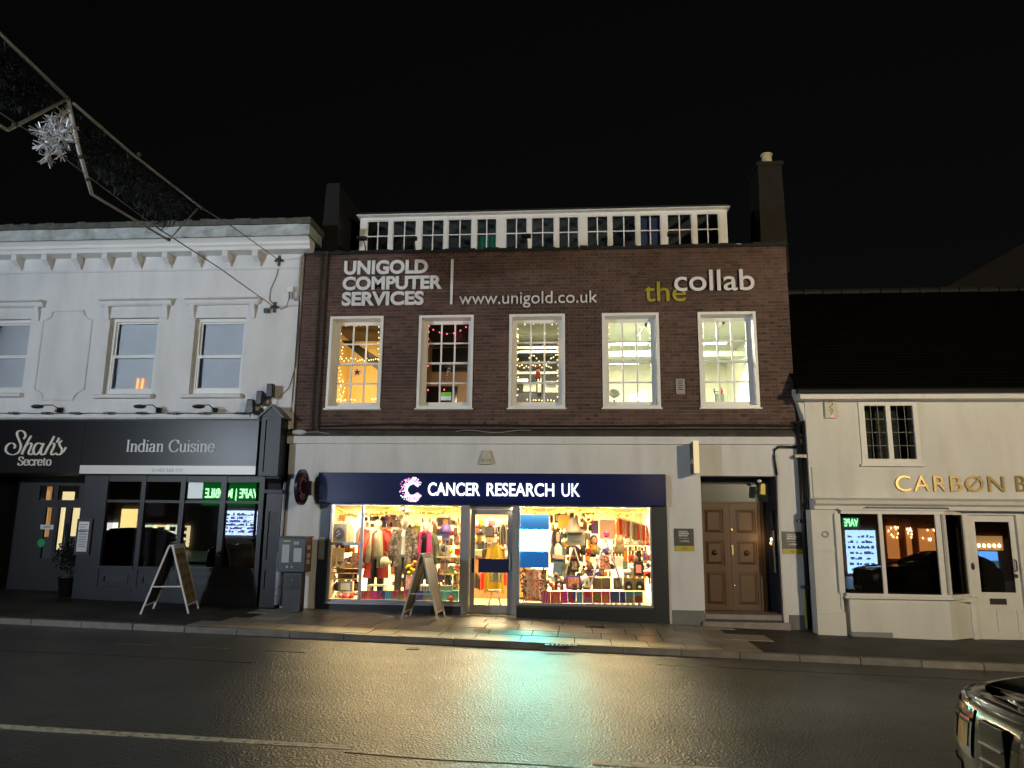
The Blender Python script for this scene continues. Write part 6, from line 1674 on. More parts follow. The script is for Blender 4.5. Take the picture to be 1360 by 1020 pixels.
MB().tube([(x+.03, .3, zc-.03), (x+.04, .3, zc-.2)], .02, 6).obj('tail', redc, t); MB().tube([(x-.02, .3, zc+.13), (x-.02, .3, SZ1)], .003, 4).obj('string', whitec, t)
x, zc = W(860, 722, .3); tag(MB().ell((x, .3, zc), .035, .02, .045, 10, 8).obj('red_ornament', redc, smooth=True), 'small red ornament on the right side wall of the window', 'ornament')
# plush flowers
for k in range(10):
    x, zc = W(725+k*2.3, 770+rnd.uniform(-8, 10), .4)
    tag(MB().ell((x, .4+rnd.uniform(-.08, .1), zc), .05, .05, .05, 8, 6).obj('plush_ball', rnd.choice([whitec, whitec, cream, redc, kraft]), smooth=True), ORD[k] + ' small plush ball from the left in the heap beside the screen', 'plush ball', 'plush balls heaped beside the screen')
# tinsel trimmed arch below the screen
b = MB()
for xs_ in (694.5, 722):
    for k in range(60):
        x, zc = W(xs_+rnd.uniform(-2.5, 2.5), 755+k*.8, .35)
        d = Vector((rnd.gauss(0, 1), rnd.gauss(0, 1), rnd.gauss(0, 1))).normalized()*.06
        u = d.cross(Vector((0, 1, .3))).normalized()*.02
        b.quad((x, .35, zc), (x+d.x+u.x, .35+d.y, zc+d.z+u.z), (x+d.x*1.1, .35+d.y, zc+d.z*1.1), (x+d.x-u.x, .35+d.y, zc+d.z-u.z))
tag(b.obj('dark_garland', blackc), 'two dark fluffy garlands hanging below the screen', 'garland', kind='thing')
hung(709, 757, 800, .7, .42, floral, 'beige patterned shirt on a stand below the screen', 'patterned_shirt', 'shirt')
item_box('shirt_board', 'pale orange display board behind the patterned shirt', 'board', 697, 726, 756, 803, 1.0, .05, kraft)
# bell-shaped lampshades, heart wreath, sign board with scroll text
x, zc = W(762, 700, .6); t = thing('bell_shade', 'tan bell-shaped lampshade hanging under the tinsel', 'lampshade', (x, .6, zc-.1))
MB().lathe([(.20, 0), (.15, .06), (.10, .24), (.05, .32)], (x, .6, zc-.12), 16).obj('shade', beige, t, smooth=True); MB().tube([(x, .6, zc+.2), (x, .6, SZ1)], .004, 4).obj('cord', dark_m, t)
item_box('orange_cloth', 'orange-yellow cloth hanging at the upper left of the right window', 'cloth', 741, 757, 684, 702, .9, .05, cm('amber', (0.616, 0.326, 0.0435)))
b = MB(); x, zc = W(781, 688, .3)
pts = []
for k in range(24):
    a = 2*PI*k/24; pts.append((x+.11*math.sin(a)**3*1.15, .3, zc+.02+.008*(13*math.cos(a)-5*math.cos(2*a)-2*math.cos(3*a)-math.cos(4*a))))
b.tube(pts+[pts[0]], .022, 6)
tag(b.obj('heart_wreath', cm('dark_gold', (0.254, 0.181, 0.029), .5)), 'dark gold heart-shaped wreath hanging beside the purple curtain', 'wreath')
x0, x1, z0, z1 = RX(753, 777, 703, 724, .65)
t = thing('scroll_board', 'cream board with scrolled dark lettering behind the small A-frame', 'sign board', ((x0+x1)/2, .65, z0))
MB().box(x0, x1, .65, .67, z0, z1).obj('board', cream, t)
b = MB()
for q in range(3): b.ribbon([(x0+.05+.09*q, z1-.13), (x0+.07+.09*q, z1-.05), (x0+.11+.09*q, z1-.06), (x0+.09+.09*q, z1-.13), (x0+.14+.09*q, z1-.12)], .002, .006, .645, .6495)
for q in range(3): b.box(x0+.08+.07*q, x0+.13+.07*q, .645, .6495, z0+.06, z0+.08)
b.obj('script_marks', cm('sepia', (0.181, 0.087, 0.0435)), t)['kind'] = 'stuff'
item_box('card_rack', 'rack of dark cards inside the small A-frame stand', 'card rack', 757, 769, 742, 760, .6, .1, blackc, None, .2, cm('card_mix', (0.507, 0.326, 0.181), col2=(0.145, 0.0725, 0.058), c2s=25, c2lo=.45, c2hi=.55))
# hanging row of clothes at the rear right and stock shelves
for k in range(12):
    M = [orange, redc, cream, pinkc, brownc, whitec, kraft, olive, coral, cream, redc, floral][k]
    hung(821+k*3.3, 688+k*.9, 708+k*1.4, 1.9, .16, M, ['orange', 'red', 'cream', 'pink', 'brown', 'white', 'tan', 'sage', 'coral', 'pale cream', 'dark red', 'flowered'][k] + ' garment, ' + ORD[k] + ' along the long rail at the right', 'rail_garment', 'garment')['group'] = 'garments on the right-hand rail'
for k in range(44):
    r_ = k // 11; c_ = k % 11
    item_box('stock_item', ORD[c_] + ' small stock item from the left on the ' + ('top', 'second', 'third', 'lowest')[r_] + ' crowded shelf', 'stock item', 814+c_*4.2, 816.6+c_*4.2+rnd.uniform(0, 1.2), 716+r_*8+rnd.uniform(0, 3.5), 723+r_*8, 1.0, .12,
             rnd.choice([whitec, blackc, redc, kraft, orange, cream, brownc, silverc, whitec, beige, greyc]), 'stock on the crowded shelves at the right')
for r_ in range(4): item_box('stock_shelf', ('top', 'second', 'third', 'lowest')[r_] + ' pine shelf of the crowded stock behind the right window', 'shelf', 812, 862, 723.2+r_*8, 724+r_*8, .95, .25, wood_in)
for k in range(16):
    item_box('rail_stock', ORD[k] + ' small item from the left on the wall display behind the mannequins', 'stock item', 560+k*3.2, 562.2+k*3.2, 688+(k % 3)*4, 694+(k % 3)*4, 2.0, .08, rnd.choice([cream, kraft, orange, beige, whitec, gold]), 'stock on the wall display behind the mannequins')
for k in range(10):
    item_box('small_gift', ORD[k] + ' small gift from the left among the goods left of the stepladder', 'gift', 758+k*2.6, 760+k*2.6, 730+rnd.uniform(-3, 3), 738, .9, .08, rnd.choice([redc, cream, brownc, kraft, whitec]), 'gifts left of the stepladder')
# crowded goods on the back walls of both displays
names = [('red', redc), ('tan', kraft), ('dark', blackc), ('white', whitec), ('brown', brownc), ('gold', gold), ('navy', navyc), ('sage', olive), ('orange', orange), ('grey', greyc), ('purple', purple), ('flowered', floral)]
def crowd(px0, px1, py0, py1, nr, nc, Y0, where, name='boxed_good'):
    for r_ in range(nr):
        for c_ in range(nc):
            a = px0 + (px1-px0)*(c_+rnd.uniform(-.15, .25))/nc; c = a + (px1-px0)/nc*rnd.uniform(.6, 1.5)
            d_ = py0 + (py1-py0)*(r_+1)/nr + rnd.uniform(-.8, .3); t_ = d_ - (py1-py0)/nr*rnd.uniform(.55, 1.35)
            Y = Y0 + rnd.uniform(-.12, .12); n0 = len(bpy.data.objects)
            nm, M = rnd.choice(names); k_ = rnd.random()
            lab = '%s item, %s in the %s row of goods %s' % (nm, ORD[c_], ORD[r_], where)
            if k_ < .45: item_box(name, lab, 'shop item', a, c, t_, d_, Y, .06, M, 'goods ' + where, .2, rnd.choice(names)[1])
            elif k_ < .8:
                x0, x1, z0, z1 = RX(a, c, t_, d_, Y)
                tag(MB().lathe([((x1-x0)*.3, 0), ((x1-x0)*.5, (z1-z0)*.3), ((x1-x0)*.42, (z1-z0)*.75), ((x1-x0)*.2, z1-z0)], ((x0+x1)/2, Y, z0), 8).obj('vase', M, smooth=True), lab, 'shop item', 'goods ' + where)
            else:
                x0, x1, z0, z1 = RX(a, c, t_, d_, Y)
                b = MB(); b.prism(star((x0+x1)/2, (z0+z1)/2, (z1-z0)/2, (z1-z0)*.28, 0, 0, 6), Y, Y+.02)
                tag(b.obj('ornament', M), lab, 'shop item', 'goods ' + where)
crowd(484, 536, 684, 700, 2, 8, 1.5, 'high behind the coral coat')
crowd(572, 610, 688, 786, 8, 5, 1.1, 'right of the magenta scarf')
crowd(437, 474, 722, 798, 6, 6, .9, 'in the lower left light')
crowd(520, 560, 700, 780, 5, 6, 1.3, 'behind the plaid mannequin')
crowd(731, 786, 684, 728, 4, 9, 1.2, 'above the dark-haired cutout')
crowd(752, 815, 728, 766, 4, 10, .8, 'around the stepladder')
crowd(828, 864, 735, 768, 3, 6, .8, 'right of the stepladder')
crowd(731, 785, 768, 784, 2, 9, .45, 'just above the right banner')
crowd(628, 676, 690, 742, 5, 8, 2.9, 'on the pine shelving')
# tinsel garlands swagged under the fascia
def swag(pxs, lab, n=900, M=None):
    P = [Vector((W(a, c+1, .2)[0], .2, W(a, c+1, .2)[1])) for a, c in pxs]
    t = thing('tinsel_garland', lab, 'tinsel garland', tuple(P[len(P)//2]))
    b = MB()
    fine = []
    for i in range(len(P)-1):
        for q in range(8): fine.append(P[i].lerp(P[i+1], q/8))
    b.tube(fine, .006, 5); b.obj('cord', cm('dark_gold', (0.254, 0.181, 0.029), .5), t)
    b = MB()
    for k in range(n):
        p = rnd.choice(fine) + Vector((rnd.uniform(-.02, .02), 0, 0))
        d = Vector((rnd.gauss(0, 1), rnd.gauss(0, 1), rnd.gauss(0, 1))).normalized()*rnd.uniform(.03, .06)
        u = d.cross(Vector((.2, 1, .3))).normalized()*.005
        b.quad(p-u, p+u, p+d+u, p+d-u, rnd.choice([0, 0, 1]))
    b.obj('tinsel', [cm('tinsel_gold', (0.217, 0.123, 0.0145), .4, metal=.3), cm('tinsel_green', (0.0725, 0.0616, 0.0109), .5)], t)['kind'] = 'stuff'
swag([(442, 674), (452, 678), (463, 683), (474, 684)], 'gold tinsel swag in the narrow left light', 500)
swag([(482, 681), (495, 683), (505, 682), (518, 677), (532, 673), (548, 676), (565, 681), (580, 681), (596, 677), (610, 672)], 'gold tinsel swagged across the top of the large left pane', 1500)
swag([(690, 673), (700, 677), (715, 683), (730, 682), (745, 677), (760, 675), (775, 678), (790, 676), (805, 677), (818, 682), (830, 684), (845, 680), (858, 675)], 'gold tinsel swagged across the top of the right window', 2000)
b = MB()
for (px, py) in ((533, 676), (540, 680), (612, 677), (463, 677)):
    x, zc = W(px, py, .1)
t = thing('black_rosette', 'pair of black round rosettes hanging above the plaid mannequin', 'rosette', (W(538, 678, .15)[0], .15, W(538, 682, .15)[1]))
for (px, py, r) in ((534, 676, .09), (541, 679.5, .10)):
    x, zc = W(px, py, .2); MB().lathe([(r, -.02), (r*.9, .02), (r*.3, .03)], (0, 0, 0), 4)
    MB().prism(star(x, zc, r, r*.72, 0, 0, 9), .17, .2).obj('rosette', blackc, t)
    MB().ell((x, .165, zc), r*.3, .02, r*.3, 10, 6).obj('centre', gold, t, smooth=True)

# round projecting sign
xc, zc = W(401.5, 647, -.5)
t = thing('round_sign', 'dark round projecting sign with a dotted emblem beside the charity shop', 'projecting sign', (xc, -.5, zc-.37))
n = 32
MB().prism_x([(-.52 + .37*math.cos(2*PI*k/n), zc + .37*math.sin(2*PI*k/n)) for k in range(n)], xc-.03, xc+.03).obj('disc', mat('sign_aubergine', (.018, .010, .028), .25, coat=.3), t)
MB().box(xc-.02, xc+.02, -.19, 0, zc-.15, zc+.15).obj('bracket', black_m, t)
b = MB()
for k in range(130):
    a = rnd.uniform(38, 322); rr = rnd.uniform(.14, .26); t_ = math.radians(a)
    y, zz = -.52 + rr*math.cos(t_+0), zc + rr*math.sin(t_); r_ = rnd.uniform(.006, .011)
    b.prism_x([(y + r_*math.cos(q*PI/3), zz + r_*math.sin(q*PI/3)) for q in range(6)], xc+.0302, xc+.034)
    b.prism_x([(y + r_*math.cos(q*PI/3), zz + r_*math.sin(q*PI/3)) for q in range(6)], xc-.034, xc-.0302)
b.obj('dots', mat('emblem_dim', (.55, .22, .18), .5), t)['kind'] = 'stuff'

# ================================================================== CREAM BUILDING (right)
RY = -0.20
def RW(px, py): return W(px, py, RY)
QX0 = W(1079, 700, RY)[0]; QX1 = 17.0
ZE = W(1200, 522, RY)[1]
ZC = W(1200, 669, RY)[1]
cb_ = thing('cream_building', 'low cream rendered building with a dark tiled roof and a bay-windowed shopfront', 'building', ((QX0+QX1)/2, 3, gz(10)))
wn2 = RX(1146, 1216, 537, 613, RY)
bayx0, bayx1 = W(1113, 740, RY)[0], W(1290, 740, RY)[0]
zb_top = W(1200, 683, RY-.35)[1]; zb_bot = W(1200, 789, RY-.35)[1]
dx0, dx1 = W(1291, 770, RY)[0], W(1357, 770, RY)[0]
zd1 = W(1320, 684, RY)[1]
b = MB(); b.wall(QX0, QX1, gz(8)-.5, ZE-.02, RY, RY+.3, [wn2, (bayx0+.05, bayx1-.05, zb_bot-.1, zb_top+.02), (dx0, dx1, gz(8)-.5, zd1), (dx1+.9, QX1-.6, zb_bot-.1, zb_top+.02)])
b.obj('wall', cream_w, cb_)
# left flank, slightly corbelled under the eaves
MB().box(QX0, QX0+.25, RY+.301, 6.5, gz(8)-.5, ZE-.02).obj('side_wall', cream_w, cb_)
b = MB(); zq = W(1065, 545, -.1)[1]; xq = W(1052, 507, 0.25)[0]
b.prism([(QX0-.005, zq-.25), (QX0-.005, ZE-.02), (QX0-.19, ZE+.10), (QX0-.19, ZE-.0)][::-1], RY+.02, 1.2); b.obj('eaves_corbel', cream_w, cb_)
# roof: stepped tile courses, all one dark mass in the photograph
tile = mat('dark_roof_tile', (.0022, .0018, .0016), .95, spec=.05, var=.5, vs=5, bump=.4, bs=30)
zr = W(1200, 388, 3.4)[1]
b = MB(); n = 36
for k in range(n):
    y0, y1 = -.55 + (3.4+.55)*k/n, -.55 + (3.4+.55)*(k+1)/n
    z0, z1 = ZE + (zr-ZE)*k/n, ZE + (zr-ZE)*(k+1)/n
    b.hexa([(QX0-.22,y0,z0),(QX1,y0,z0),(QX1,y1+.03,z1+.0),(QX0-.22,y1+.03,z1+.0),(QX0-.22,y0,z0+.03),(QX1,y0,z0+.03),(QX1,y1+.03,z1+.016),(QX0-.22,y1+.03,z1+.016)])
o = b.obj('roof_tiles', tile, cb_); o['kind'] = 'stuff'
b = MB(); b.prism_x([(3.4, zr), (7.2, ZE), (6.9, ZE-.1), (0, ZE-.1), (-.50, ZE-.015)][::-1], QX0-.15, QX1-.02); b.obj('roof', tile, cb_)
for k in range(22):
    x = QX0 - .2 + k*.48; MB().tube([(x, 3.4, zr+.03), (x+.46, 3.4, zr+.03)], [.09, .08], 8).obj('ridge_tile', mat('ridge_tile', (.008, .007, .0065), .7, rnd_obj=.5), cb_)
MB().tube([(QX0-.25, -.62, ZE-.02), (QX1, -.62, ZE-.02)], .055, 10).obj('gutter', black_p, cb_)
MB().box(QX0-.18, QX1, RY-.34, RY-.0, ZE-.17, ZE-.04).obj('eaves_board', trim_w, cb_)
b = MB(); b.box(QX0-.01, QX1, RY-.02, RY, ZE-.20, ZE-.171); b.obj('eaves_fillet', trim_w, cb_)
# gable of a further roof
b = MB(); xg0, zg0 = W(1250, 385, 8); xg1, zg1 = W(1360, 318, 8)
b.prism([(xg0, ZE), (xg1+6, ZE), (xg1+6, zg1+.5), (xg1+3, zg1+1.6), (xg0, zg0)], 8, 12)
fr_ = tag(b.obj('rear_gable_house', mat('rear_brown', (.014, .010, .008), .9, var=.3, vs=2)), 'faint brown gabled house rising behind the cream building', 'house')
# casement window with leaded lights
x0, x1, z0, z1 = wn2
wf_ = MB().wall(x0-.06, x1+.06, z0-.05, z1+.05, RY-.035, RY+.08, [(x0+.05, (x0+x1)/2-.045, z0+.05, z1-.03), ((x0+x1)/2+.045, x1-.03, z0+.05, z1-.03)]).obj('leaded_window', trim_w, cb_)
for a, c in ((x0+.05, (x0+x1)/2-.045), ((x0+x1)/2+.045, x1-.03)):
    MB().box(a, c, RY+.02, RY+.026, z0+.05, z1-.03).obj('pane', glass, wf_)
    b = MB(); bars(b, a, c, z0+.05, z1-.03, RY+.012, RY+.02, 3, 4, .011); b.obj('lead_cames', mat('lead_came', (.10, .11, .10), .5), wf_)
MB().box(x0-.1, x1+.1, RY-.09, RY-.0, z0-.10, z0-.051).obj('sill', trim_w, wf_)
MB().box(x0-.08, x1+.08, RY+.5, RY+.52, z0-.1, z1+.1).obj('dark_curtain', mat('upstairs_dark', (.02, .022, .018), .9), wf_)
# signboard, mouldings, letters
x0, x1 = W(1075, 600, RY)[0]+.02, QX1
za, zb_ = W(1200, 664.0, RY-.03)[1], W(1200, 621, RY-.03)[1]
MB().box(x0, x1, RY-.03, RY, za, zb_).obj('sign_board', cream_w, cb_)
zm0, zm1 = W(1200, 676, RY-.36)[1], W(1200, 664.5, RY-.36)[1]
MB().prism_x([(RY, zm0-.03), (RY-.30, zm0-.02), (RY-.31, zm0+.05), (RY-.38, zm0+.09), (RY-.40, zm1-.01), (RY-.05, zm1+.05), (RY, zm1+.05)][::-1], QX0-.03, QX1).obj('cornice', trim_w, cb_)
cl = thing('shop_lettering', 'brass individual letters CARBØN B on the cream signboard', 'lettering', (W(1270, 650, RY)[0], RY-.03, za+.1))
brl = mat('brass_letter', (.42, .30, .12), .28, metal=.85, var=.1, vs=8)
x0, x1, z0, z1 = RX(1189, 1333, 632, 653, RY-.05)
lettering('CARBØN', x0, x1, z0, z1, RY-.035, brl, cl, .04, .0, spacing=1.15)
x0, x1, z0, z1 = RX(1349, 1362, 632, 653, RY-.05)
lettering('B', x0, x1, z0, z1, RY-.035, brl, cl, .04)
x0, x1, z0, z1 = RX(1152, 1261, 673.5, 677, RY-.45)
tag(MB().box(x0, x1, RY-.42, RY-.36, z0, z1).obj('strip_lamp', black_m), 'long thin black strip lamp above the bay window', 'strip lamp')
# alarm box
x0, x1, z0, z1 = RX(1094, 1109, 532, 556, RY)
t = thing('alarm_box', 'cream alarm box with a red light under the eaves of the cream building', 'alarm box', ((x0+x1)/2, RY, z0))
MB().box(x0, x1, RY-.07, RY, z0, z1).obj('case', MATS['aged_cream'], t, bevel=.012)
b = MB(); mx_, mz = (x0+x1)/2, (z0+z1)/2
b.ribbon([(mx_-.05, mz+.12), (mx_, mz+.16), (mx_+.05, mz+.10), (mx_-.02, mz+.04), (mx_+.04, mz+.0)], .006, .010, RY-.074, RY-.071); b.ribbon([(mx_-.04, mz-.04), (mx_+.04, mz-.02), (mx_, mz-.10)], .006, .010, RY-.074, RY-.071)
b.obj('printed_mark', mat('mark_brown', (.2, .14, .08), .6), t)
MB().ell((mx_+.03, RY-.075, z0+.03), .018, .01, .018, 8, 6).obj('light', mat('red_led', (1, .1, .1), .4, emit=(1, .08, .12), es=2.5, noemis=True), t)
# panelled pilaster
px0, px1 = W(1082, 760, RY-.33)[0], W(1118, 760, RY-.33)[0]
zt_ = zm0 - .03
g0 = gz(px0)
zs = [(W(1100, 829, RY-.33)[1], W(1100, 813, RY-.33)[1]), (W(1100, 809, RY-.33)[1], W(1100, 733, RY-.33)[1]), (W(1100, 728, RY-.33)[1], zt_-.05)]
pl = MB().wall(px0, px1, g0-.1, zt_, RY-.33, RY-.27, [(px0+.05, px1-.05, zs[1][0], zs[1][1]), (px0+.05, px1-.05, zs[2][0], zs[2][1])]).obj('pilaster', cream_w, cb_)
MB().box(px0, px1, RY-.269, RY-.001, g0-.1, zt_).obj('pilaster_core', cream_w, cb_)
for q in (1, 2): MB().box(px0+.05, px1-.05, RY-.305, RY-.272, *zs[q]).obj('panel', cream_w, pl)
MB().box(px0-.01, px1+.01, RY-.355, RY-.33, g0-.1, zs[0][1]).obj('plinth', cream_w, pl)
hx_, hz_ = W(1096, 709.5, RY-.32)
b = MB(); b.tube([(hx_+.06*math.cos(a*PI/5), RY-.315, hz_+.055*math.sin(a*PI/5)*(1 if a % 3 else .8)) for a in range(11)], .012, 6)
tag(b.obj('ring_mark', mat('ring_grey', (.28, .25, .22), .7)), 'small round mark on the upper panel of the cream pilaster', 'ring mark')
# bay window: front and right splay
BYF = RY - .38
f0, f1 = W(1118, 740, BYF)[0], W(1258, 740, BYF)[0]
s1 = bayx1 - .02
zp_top, zp_bot = zb_top, zb_bot
zf_top = W(1190, 678, BYF)[1]
bay = MB()
poly = [(bayx0, RY+.02), (bayx0, BYF), (f1, BYF), (s1, RY+.02)]
def off(poly_, d): return [(poly_[0][0]-d, poly_[0][1]), (poly_[1][0]-d, poly_[1][1]-d), (poly_[2][0]+d*.5, poly_[2][1]-d), (poly_[3][0]+d*1.2, poly_[3][1])]
bay.prism_z(off(poly, -.04), gz(8)+.02, zb_bot-.09); bp = bay.obj('bay_panel', cream_w, cb_)
MB().prism_z(off(poly, .05), zb_bot-.09, zb_bot-.045).obj('bay_sill', trim_w, cb_)
MB().prism_z(off(poly, .02), zb_bot-.044, zb_bot-.0).obj('bay_sill', trim_w, cb_)
MB().prism_z(off(poly, .02), zb_top, zf_top+.03).obj('bay_head', trim_w, cb_)
MB().prism_z(off(poly, .07), zf_top+.03, zm0-.028).obj('bay_roof', trim_w, cb_)
MB().prism_z(off(poly, -.06), gz(8)-.4, gz(8)+.019).obj('bay_base', mat('base_black', (.015, .015, .018), .5), cb_)
for px in (1116, 1173, 1250):
    x = W(px, 740, BYF)[0]; MB().box(x-.05 if px != 1173 else x-.035, x+.05 if px != 1173 else x+.035, BYF, BYF+.07, zb_bot, zb_top).obj('bay_mullion', trim_w, cb_)
dvx, dvy = s1-f1, RY-BYF
def splay(u, w, name, M):
    L_ = math.hypot(dvx, dvy); ux, uy = dvx/L_, dvy/L_; c = (f1+ux*u*L_, BYF+uy*u*L_)
    p = [(c[0]-ux*w, c[1]-uy*w), (c[0]+ux*w, c[1]+uy*w)]
    nx_, ny_ = -uy*.05, ux*.05
    return MB().prism_z([p[0], p[1], (p[1][0]+nx_, p[1][1]+ny_), (p[0][0]+nx_, p[0][1]+ny_)], zb_bot, zb_top).obj(name, M, cb_)
splay(.04, .03, 'bay_mullion', trim_w); splay(.90, .05, 'bay_mullion', trim_w)
xa, xm_, xe = W(1120, 740, BYF)[0], W(1173, 740, BYF)[0], W(1247, 740, BYF)[0]
MB().box(xa, xm_-.035, BYF+.03, BYF+.034, zb_bot, zb_top).obj('pane', glass_dark, cb_)
MB().box(xm_+.035, xe+.02, BYF+.03, BYF+.034, zb_bot, zb_top).obj('pane', glass_dark, cb_)
L_ = math.hypot(dvx, dvy)
MB().quad((f1+.02, BYF+.035, zb_bot), (s1-.06, RY-.02, zb_bot), (s1-.06, RY-.02, zb_top), (f1+.02, BYF+.035, zb_top)).obj('pane', glass_dark, cb_)
MB().box(QX0+.3, QX1-.3, 2.6, 2.65, gz(8)-.1, zb_top+.3).obj('rear_partition', mat('cafe_dark', (.06, .055, .05), .9), cb_)
MB().box(QX0+.3, QX1-.3, RY+.31, 2.6, gz(8)-.1, gz(8)+.0).obj('shop_floor', MATS['dark_boards'], cb_)
MB().box(QX0+.3, QX1-.3, RY+.31, 2.6, zb_top+.3, zb_top+.33).obj('shop_ceiling', MATS['cafe_dark'], cb_)
MB().box(bayx0+.1, bayx1-.1, RY-.2, RY+.3, zb_bot-.14, zb_bot-.05).obj('window_seat', cream_w, cb_)
MB().box(W(1256, 740, RY+.6)[0], W(1283, 740, RY+.6)[0], RY+.6, RY+.62, zb_bot-.2, zb_top).obj('pale_curtain', mat('curtain_grey', (.16, .15, .14), .9, var=.2, vs=6), cb_)
# door
dr = thing('cafe_door', 'cream half-glazed door with a letterbox beside the bay window', 'door', ((dx0+dx1)/2, RY, gz(9)))
zd0 = gz(9)+.02
MB().wall(dx0-.09, dx1+.09, zd0-.05, zd1+.09, RY-.04, RY-.001, [(dx0-.0, dx1+.0, zd0-.06, zd1)]).obj('door_frame', trim_w, dr)
gx0, gx1, gz0, gz1_ = RX(1300, 1346, 693, 787, RY)
lz = W(1325, 799, RY)[1]
leaf = MB().wall(dx0+.005, dx1-.005, zd0, zd1-.005, RY+.03, RY+.07, [(gx0, gx1, gz0, gz1_), (dx0+.13, (dx0+dx1)/2-.05, zd0+.12, lz-.16), ((dx0+dx1)/2+.05, dx1-.13, zd0+.12, lz-.16)]).obj('door_leaf', trim_w, dr)
MB().box(gx0, gx1, RY+.045, RY+.05, gz0, gz1_).obj('pane', glass_dark, dr)
for a, c in ((dx0+.13, (dx0+dx1)/2-.05), ((dx0+dx1)/2+.05, dx1-.13)): MB().box(a, c, RY+.045, RY+.06, zd0+.12, lz-.16).obj('panel', trim_w, leaf)
x0, x1, z0, z1 = RX(1315, 1337, 795, 803, RY+.02); MB().box(x0, x1, RY+.015, RY+.03, z0, z1).obj('letterbox', mat('letterbox_black', (.03, .028, .028), .3), dr)
xk, zk = W(1347, 752, RY)
b = MB(); b.tube([(xk+.03, RY+.03, zk+.12), (xk+.03, RY-.03, zk+.1), (xk+.03, RY-.03, zk-.08), (xk+.03, RY+.03, zk-.1)], .014, 8); b.box(xk+.0, xk+.06, RY+.015, RY+.03, zk-.22, zk-.15); b.obj('handle', mat('dark_bronze', (.06, .03, .02), .4, metal=.6), dr)
xk, zk = W(1293, 752, RY); tag(MB().ell((xk-.035, RY-.045, zk), .035, .02, .07, 12, 8).obj('door_bell', black_m, smooth=True), 'dark oval bell push on the frame left of the cream door', 'door bell')
MB().box(dx0-.1, dx1+.1, RY-.12, RY+.3, gz(9)-.3, zd0-.051).obj('door_step', MATS['step_dark'], dr)
tag(MB().box(f0+.1, W(1185, 830, BYF)[0], BYF+.01, BYF+.03, gz(6.5)-.0, gz(6.5)+.10).obj('air_vent', mat('vent_grey', (.20, .2, .22), .4, metal=.4)), 'dark metal vent grille at the foot of the bay', 'vent')

# ================================================================== STREET FURNITURE
def a_board(name, lab, x, y, rz, wd, spread, h, M, face, faceM, feet=.13):
    t = thing(name, lab, 'pavement sign', (x, y, gz(x)))
    t.rotation_euler = (0, 0, rz)
    def part(b, nm, MM, **k):
        vs = [(v[0]+x, v[1]+y, v[2]+gz(x)) for v in b.v]; b.v = vs; return b.obj(nm, MM, t, **k)
    for s in (-1, 1):
        b = MB()
        for yy in (-wd/2, wd/2):
            b.hexa([(s*spread/2-.016,yy-.016,0),(s*spread/2+.016,yy-.016,0),(s*spread/2+.016,yy+.016,0),(s*spread/2-.016,yy+.016,0),
                    (s*.03-.016,yy-.016,h),(s*.03+.016,yy-.016,h),(s*.03+.016,yy+.016,h),(s*.03-.016,yy+.016,h)])
        f = .12; zz = h*f; xx = s*(spread/2 + (.03-spread/2)*f)
        b.box(xx-.012, xx+.012, -wd/2+.016, wd/2-.016, zz-.016, zz+.016); b.box(s*.045-.014, s*.045+.014, -wd/2+.016, wd/2-.016, h-.05, h-.01)
        part(b, 'leg_frame', M)
        z0, z1 = h*.13, h*.95
        xa = s*(spread/2 + (.03-spread/2)*.13); xb = s*(spread/2 + (.03-spread/2)*.95)
        b = MB(); o_ = s*.004
        b.hexa([(xa-.006+o_,-wd/2+.02,z0),(xa+.006+o_,-wd/2+.02,z0),(xa+.006+o_,wd/2-.02,z0),(xa-.006+o_,wd/2-.02,z0),
                (xb-.006+o_,-wd/2+.02,z1),(xb+.006+o_,-wd/2+.02,z1),(xb+.006+o_,wd/2-.02,z1),(xb-.006+o_,wd/2-.02,z1)])
        p = part(b, 'board_panel', faceM if s > 0 else mat('board_dark', (.04, .035, .03), .6))
        if s > 0 and face == 'food':
            b = MB(); rr = random.Random(3)
            for r_ in range(5):
                for c_ in range(2):
                    q = .18+.15*r_; zz = h*(q+.05); xx = s*(spread/2+(.03-spread/2)*(q+.05))+.015; yy = -wd/4+wd/2*c_+rr.uniform(-.02, .02)
                    b.prism_x([(yy+.11*math.cos(k*PI/6)*rr.uniform(.8, 1.1), zz+.06*math.sin(k*PI/6)) for k in range(12)], xx-.02, xx+.01)
            part(b, 'printed_dishes', mat('dish_print', (.16, .11, .05), .6))['kind'] = 'stuff'
            b = MB(); q = .86; xx = s*(spread/2+(.03-spread/2)*q)+.004
            for c_ in range(6): b.box(xx, xx+.012, -wd/2+.08+c_*.09, -wd/2+.14+c_*.09, h*.84, h*.88)
            part(b, 'printed_heading', mat('heading_print', (.10, .05, .03), .6))['kind'] = 'stuff'
    b = MB(); zz = h*.40; xr = spread/2 + (.03-spread/2)*.40
    b.box(-xr, xr, -wd/2-.006, -wd/2+.006, zz-.012, zz+.012); part(b, 'brace', M)
    b = MB(); b.box(-.05, .05, -wd/2+.05, wd/2-.05, h, h+.02); part(b, 'hinge', M)
    return t
wht = mat('white_frame', (.72, .72, .74), .35)
a_board('a_board', 'white-framed A-board with a food menu panel outside the restaurant', -7.75, -1.35, math.radians(16), .86, .84, 1.24, wht, 'food', mat('menu_print', (.22, .19, .12), .6, var=.2, vs=9))
a_board('a_board', 'plain worn wooden-framed A-board outside the charity shop', -2.92, -.80, math.radians(-4), .58, .72, 1.22, mat('worn_frame', (.42, .38, .32), .5, var=.15), '', mat('blank_board', (.10, .10, .11), .5))
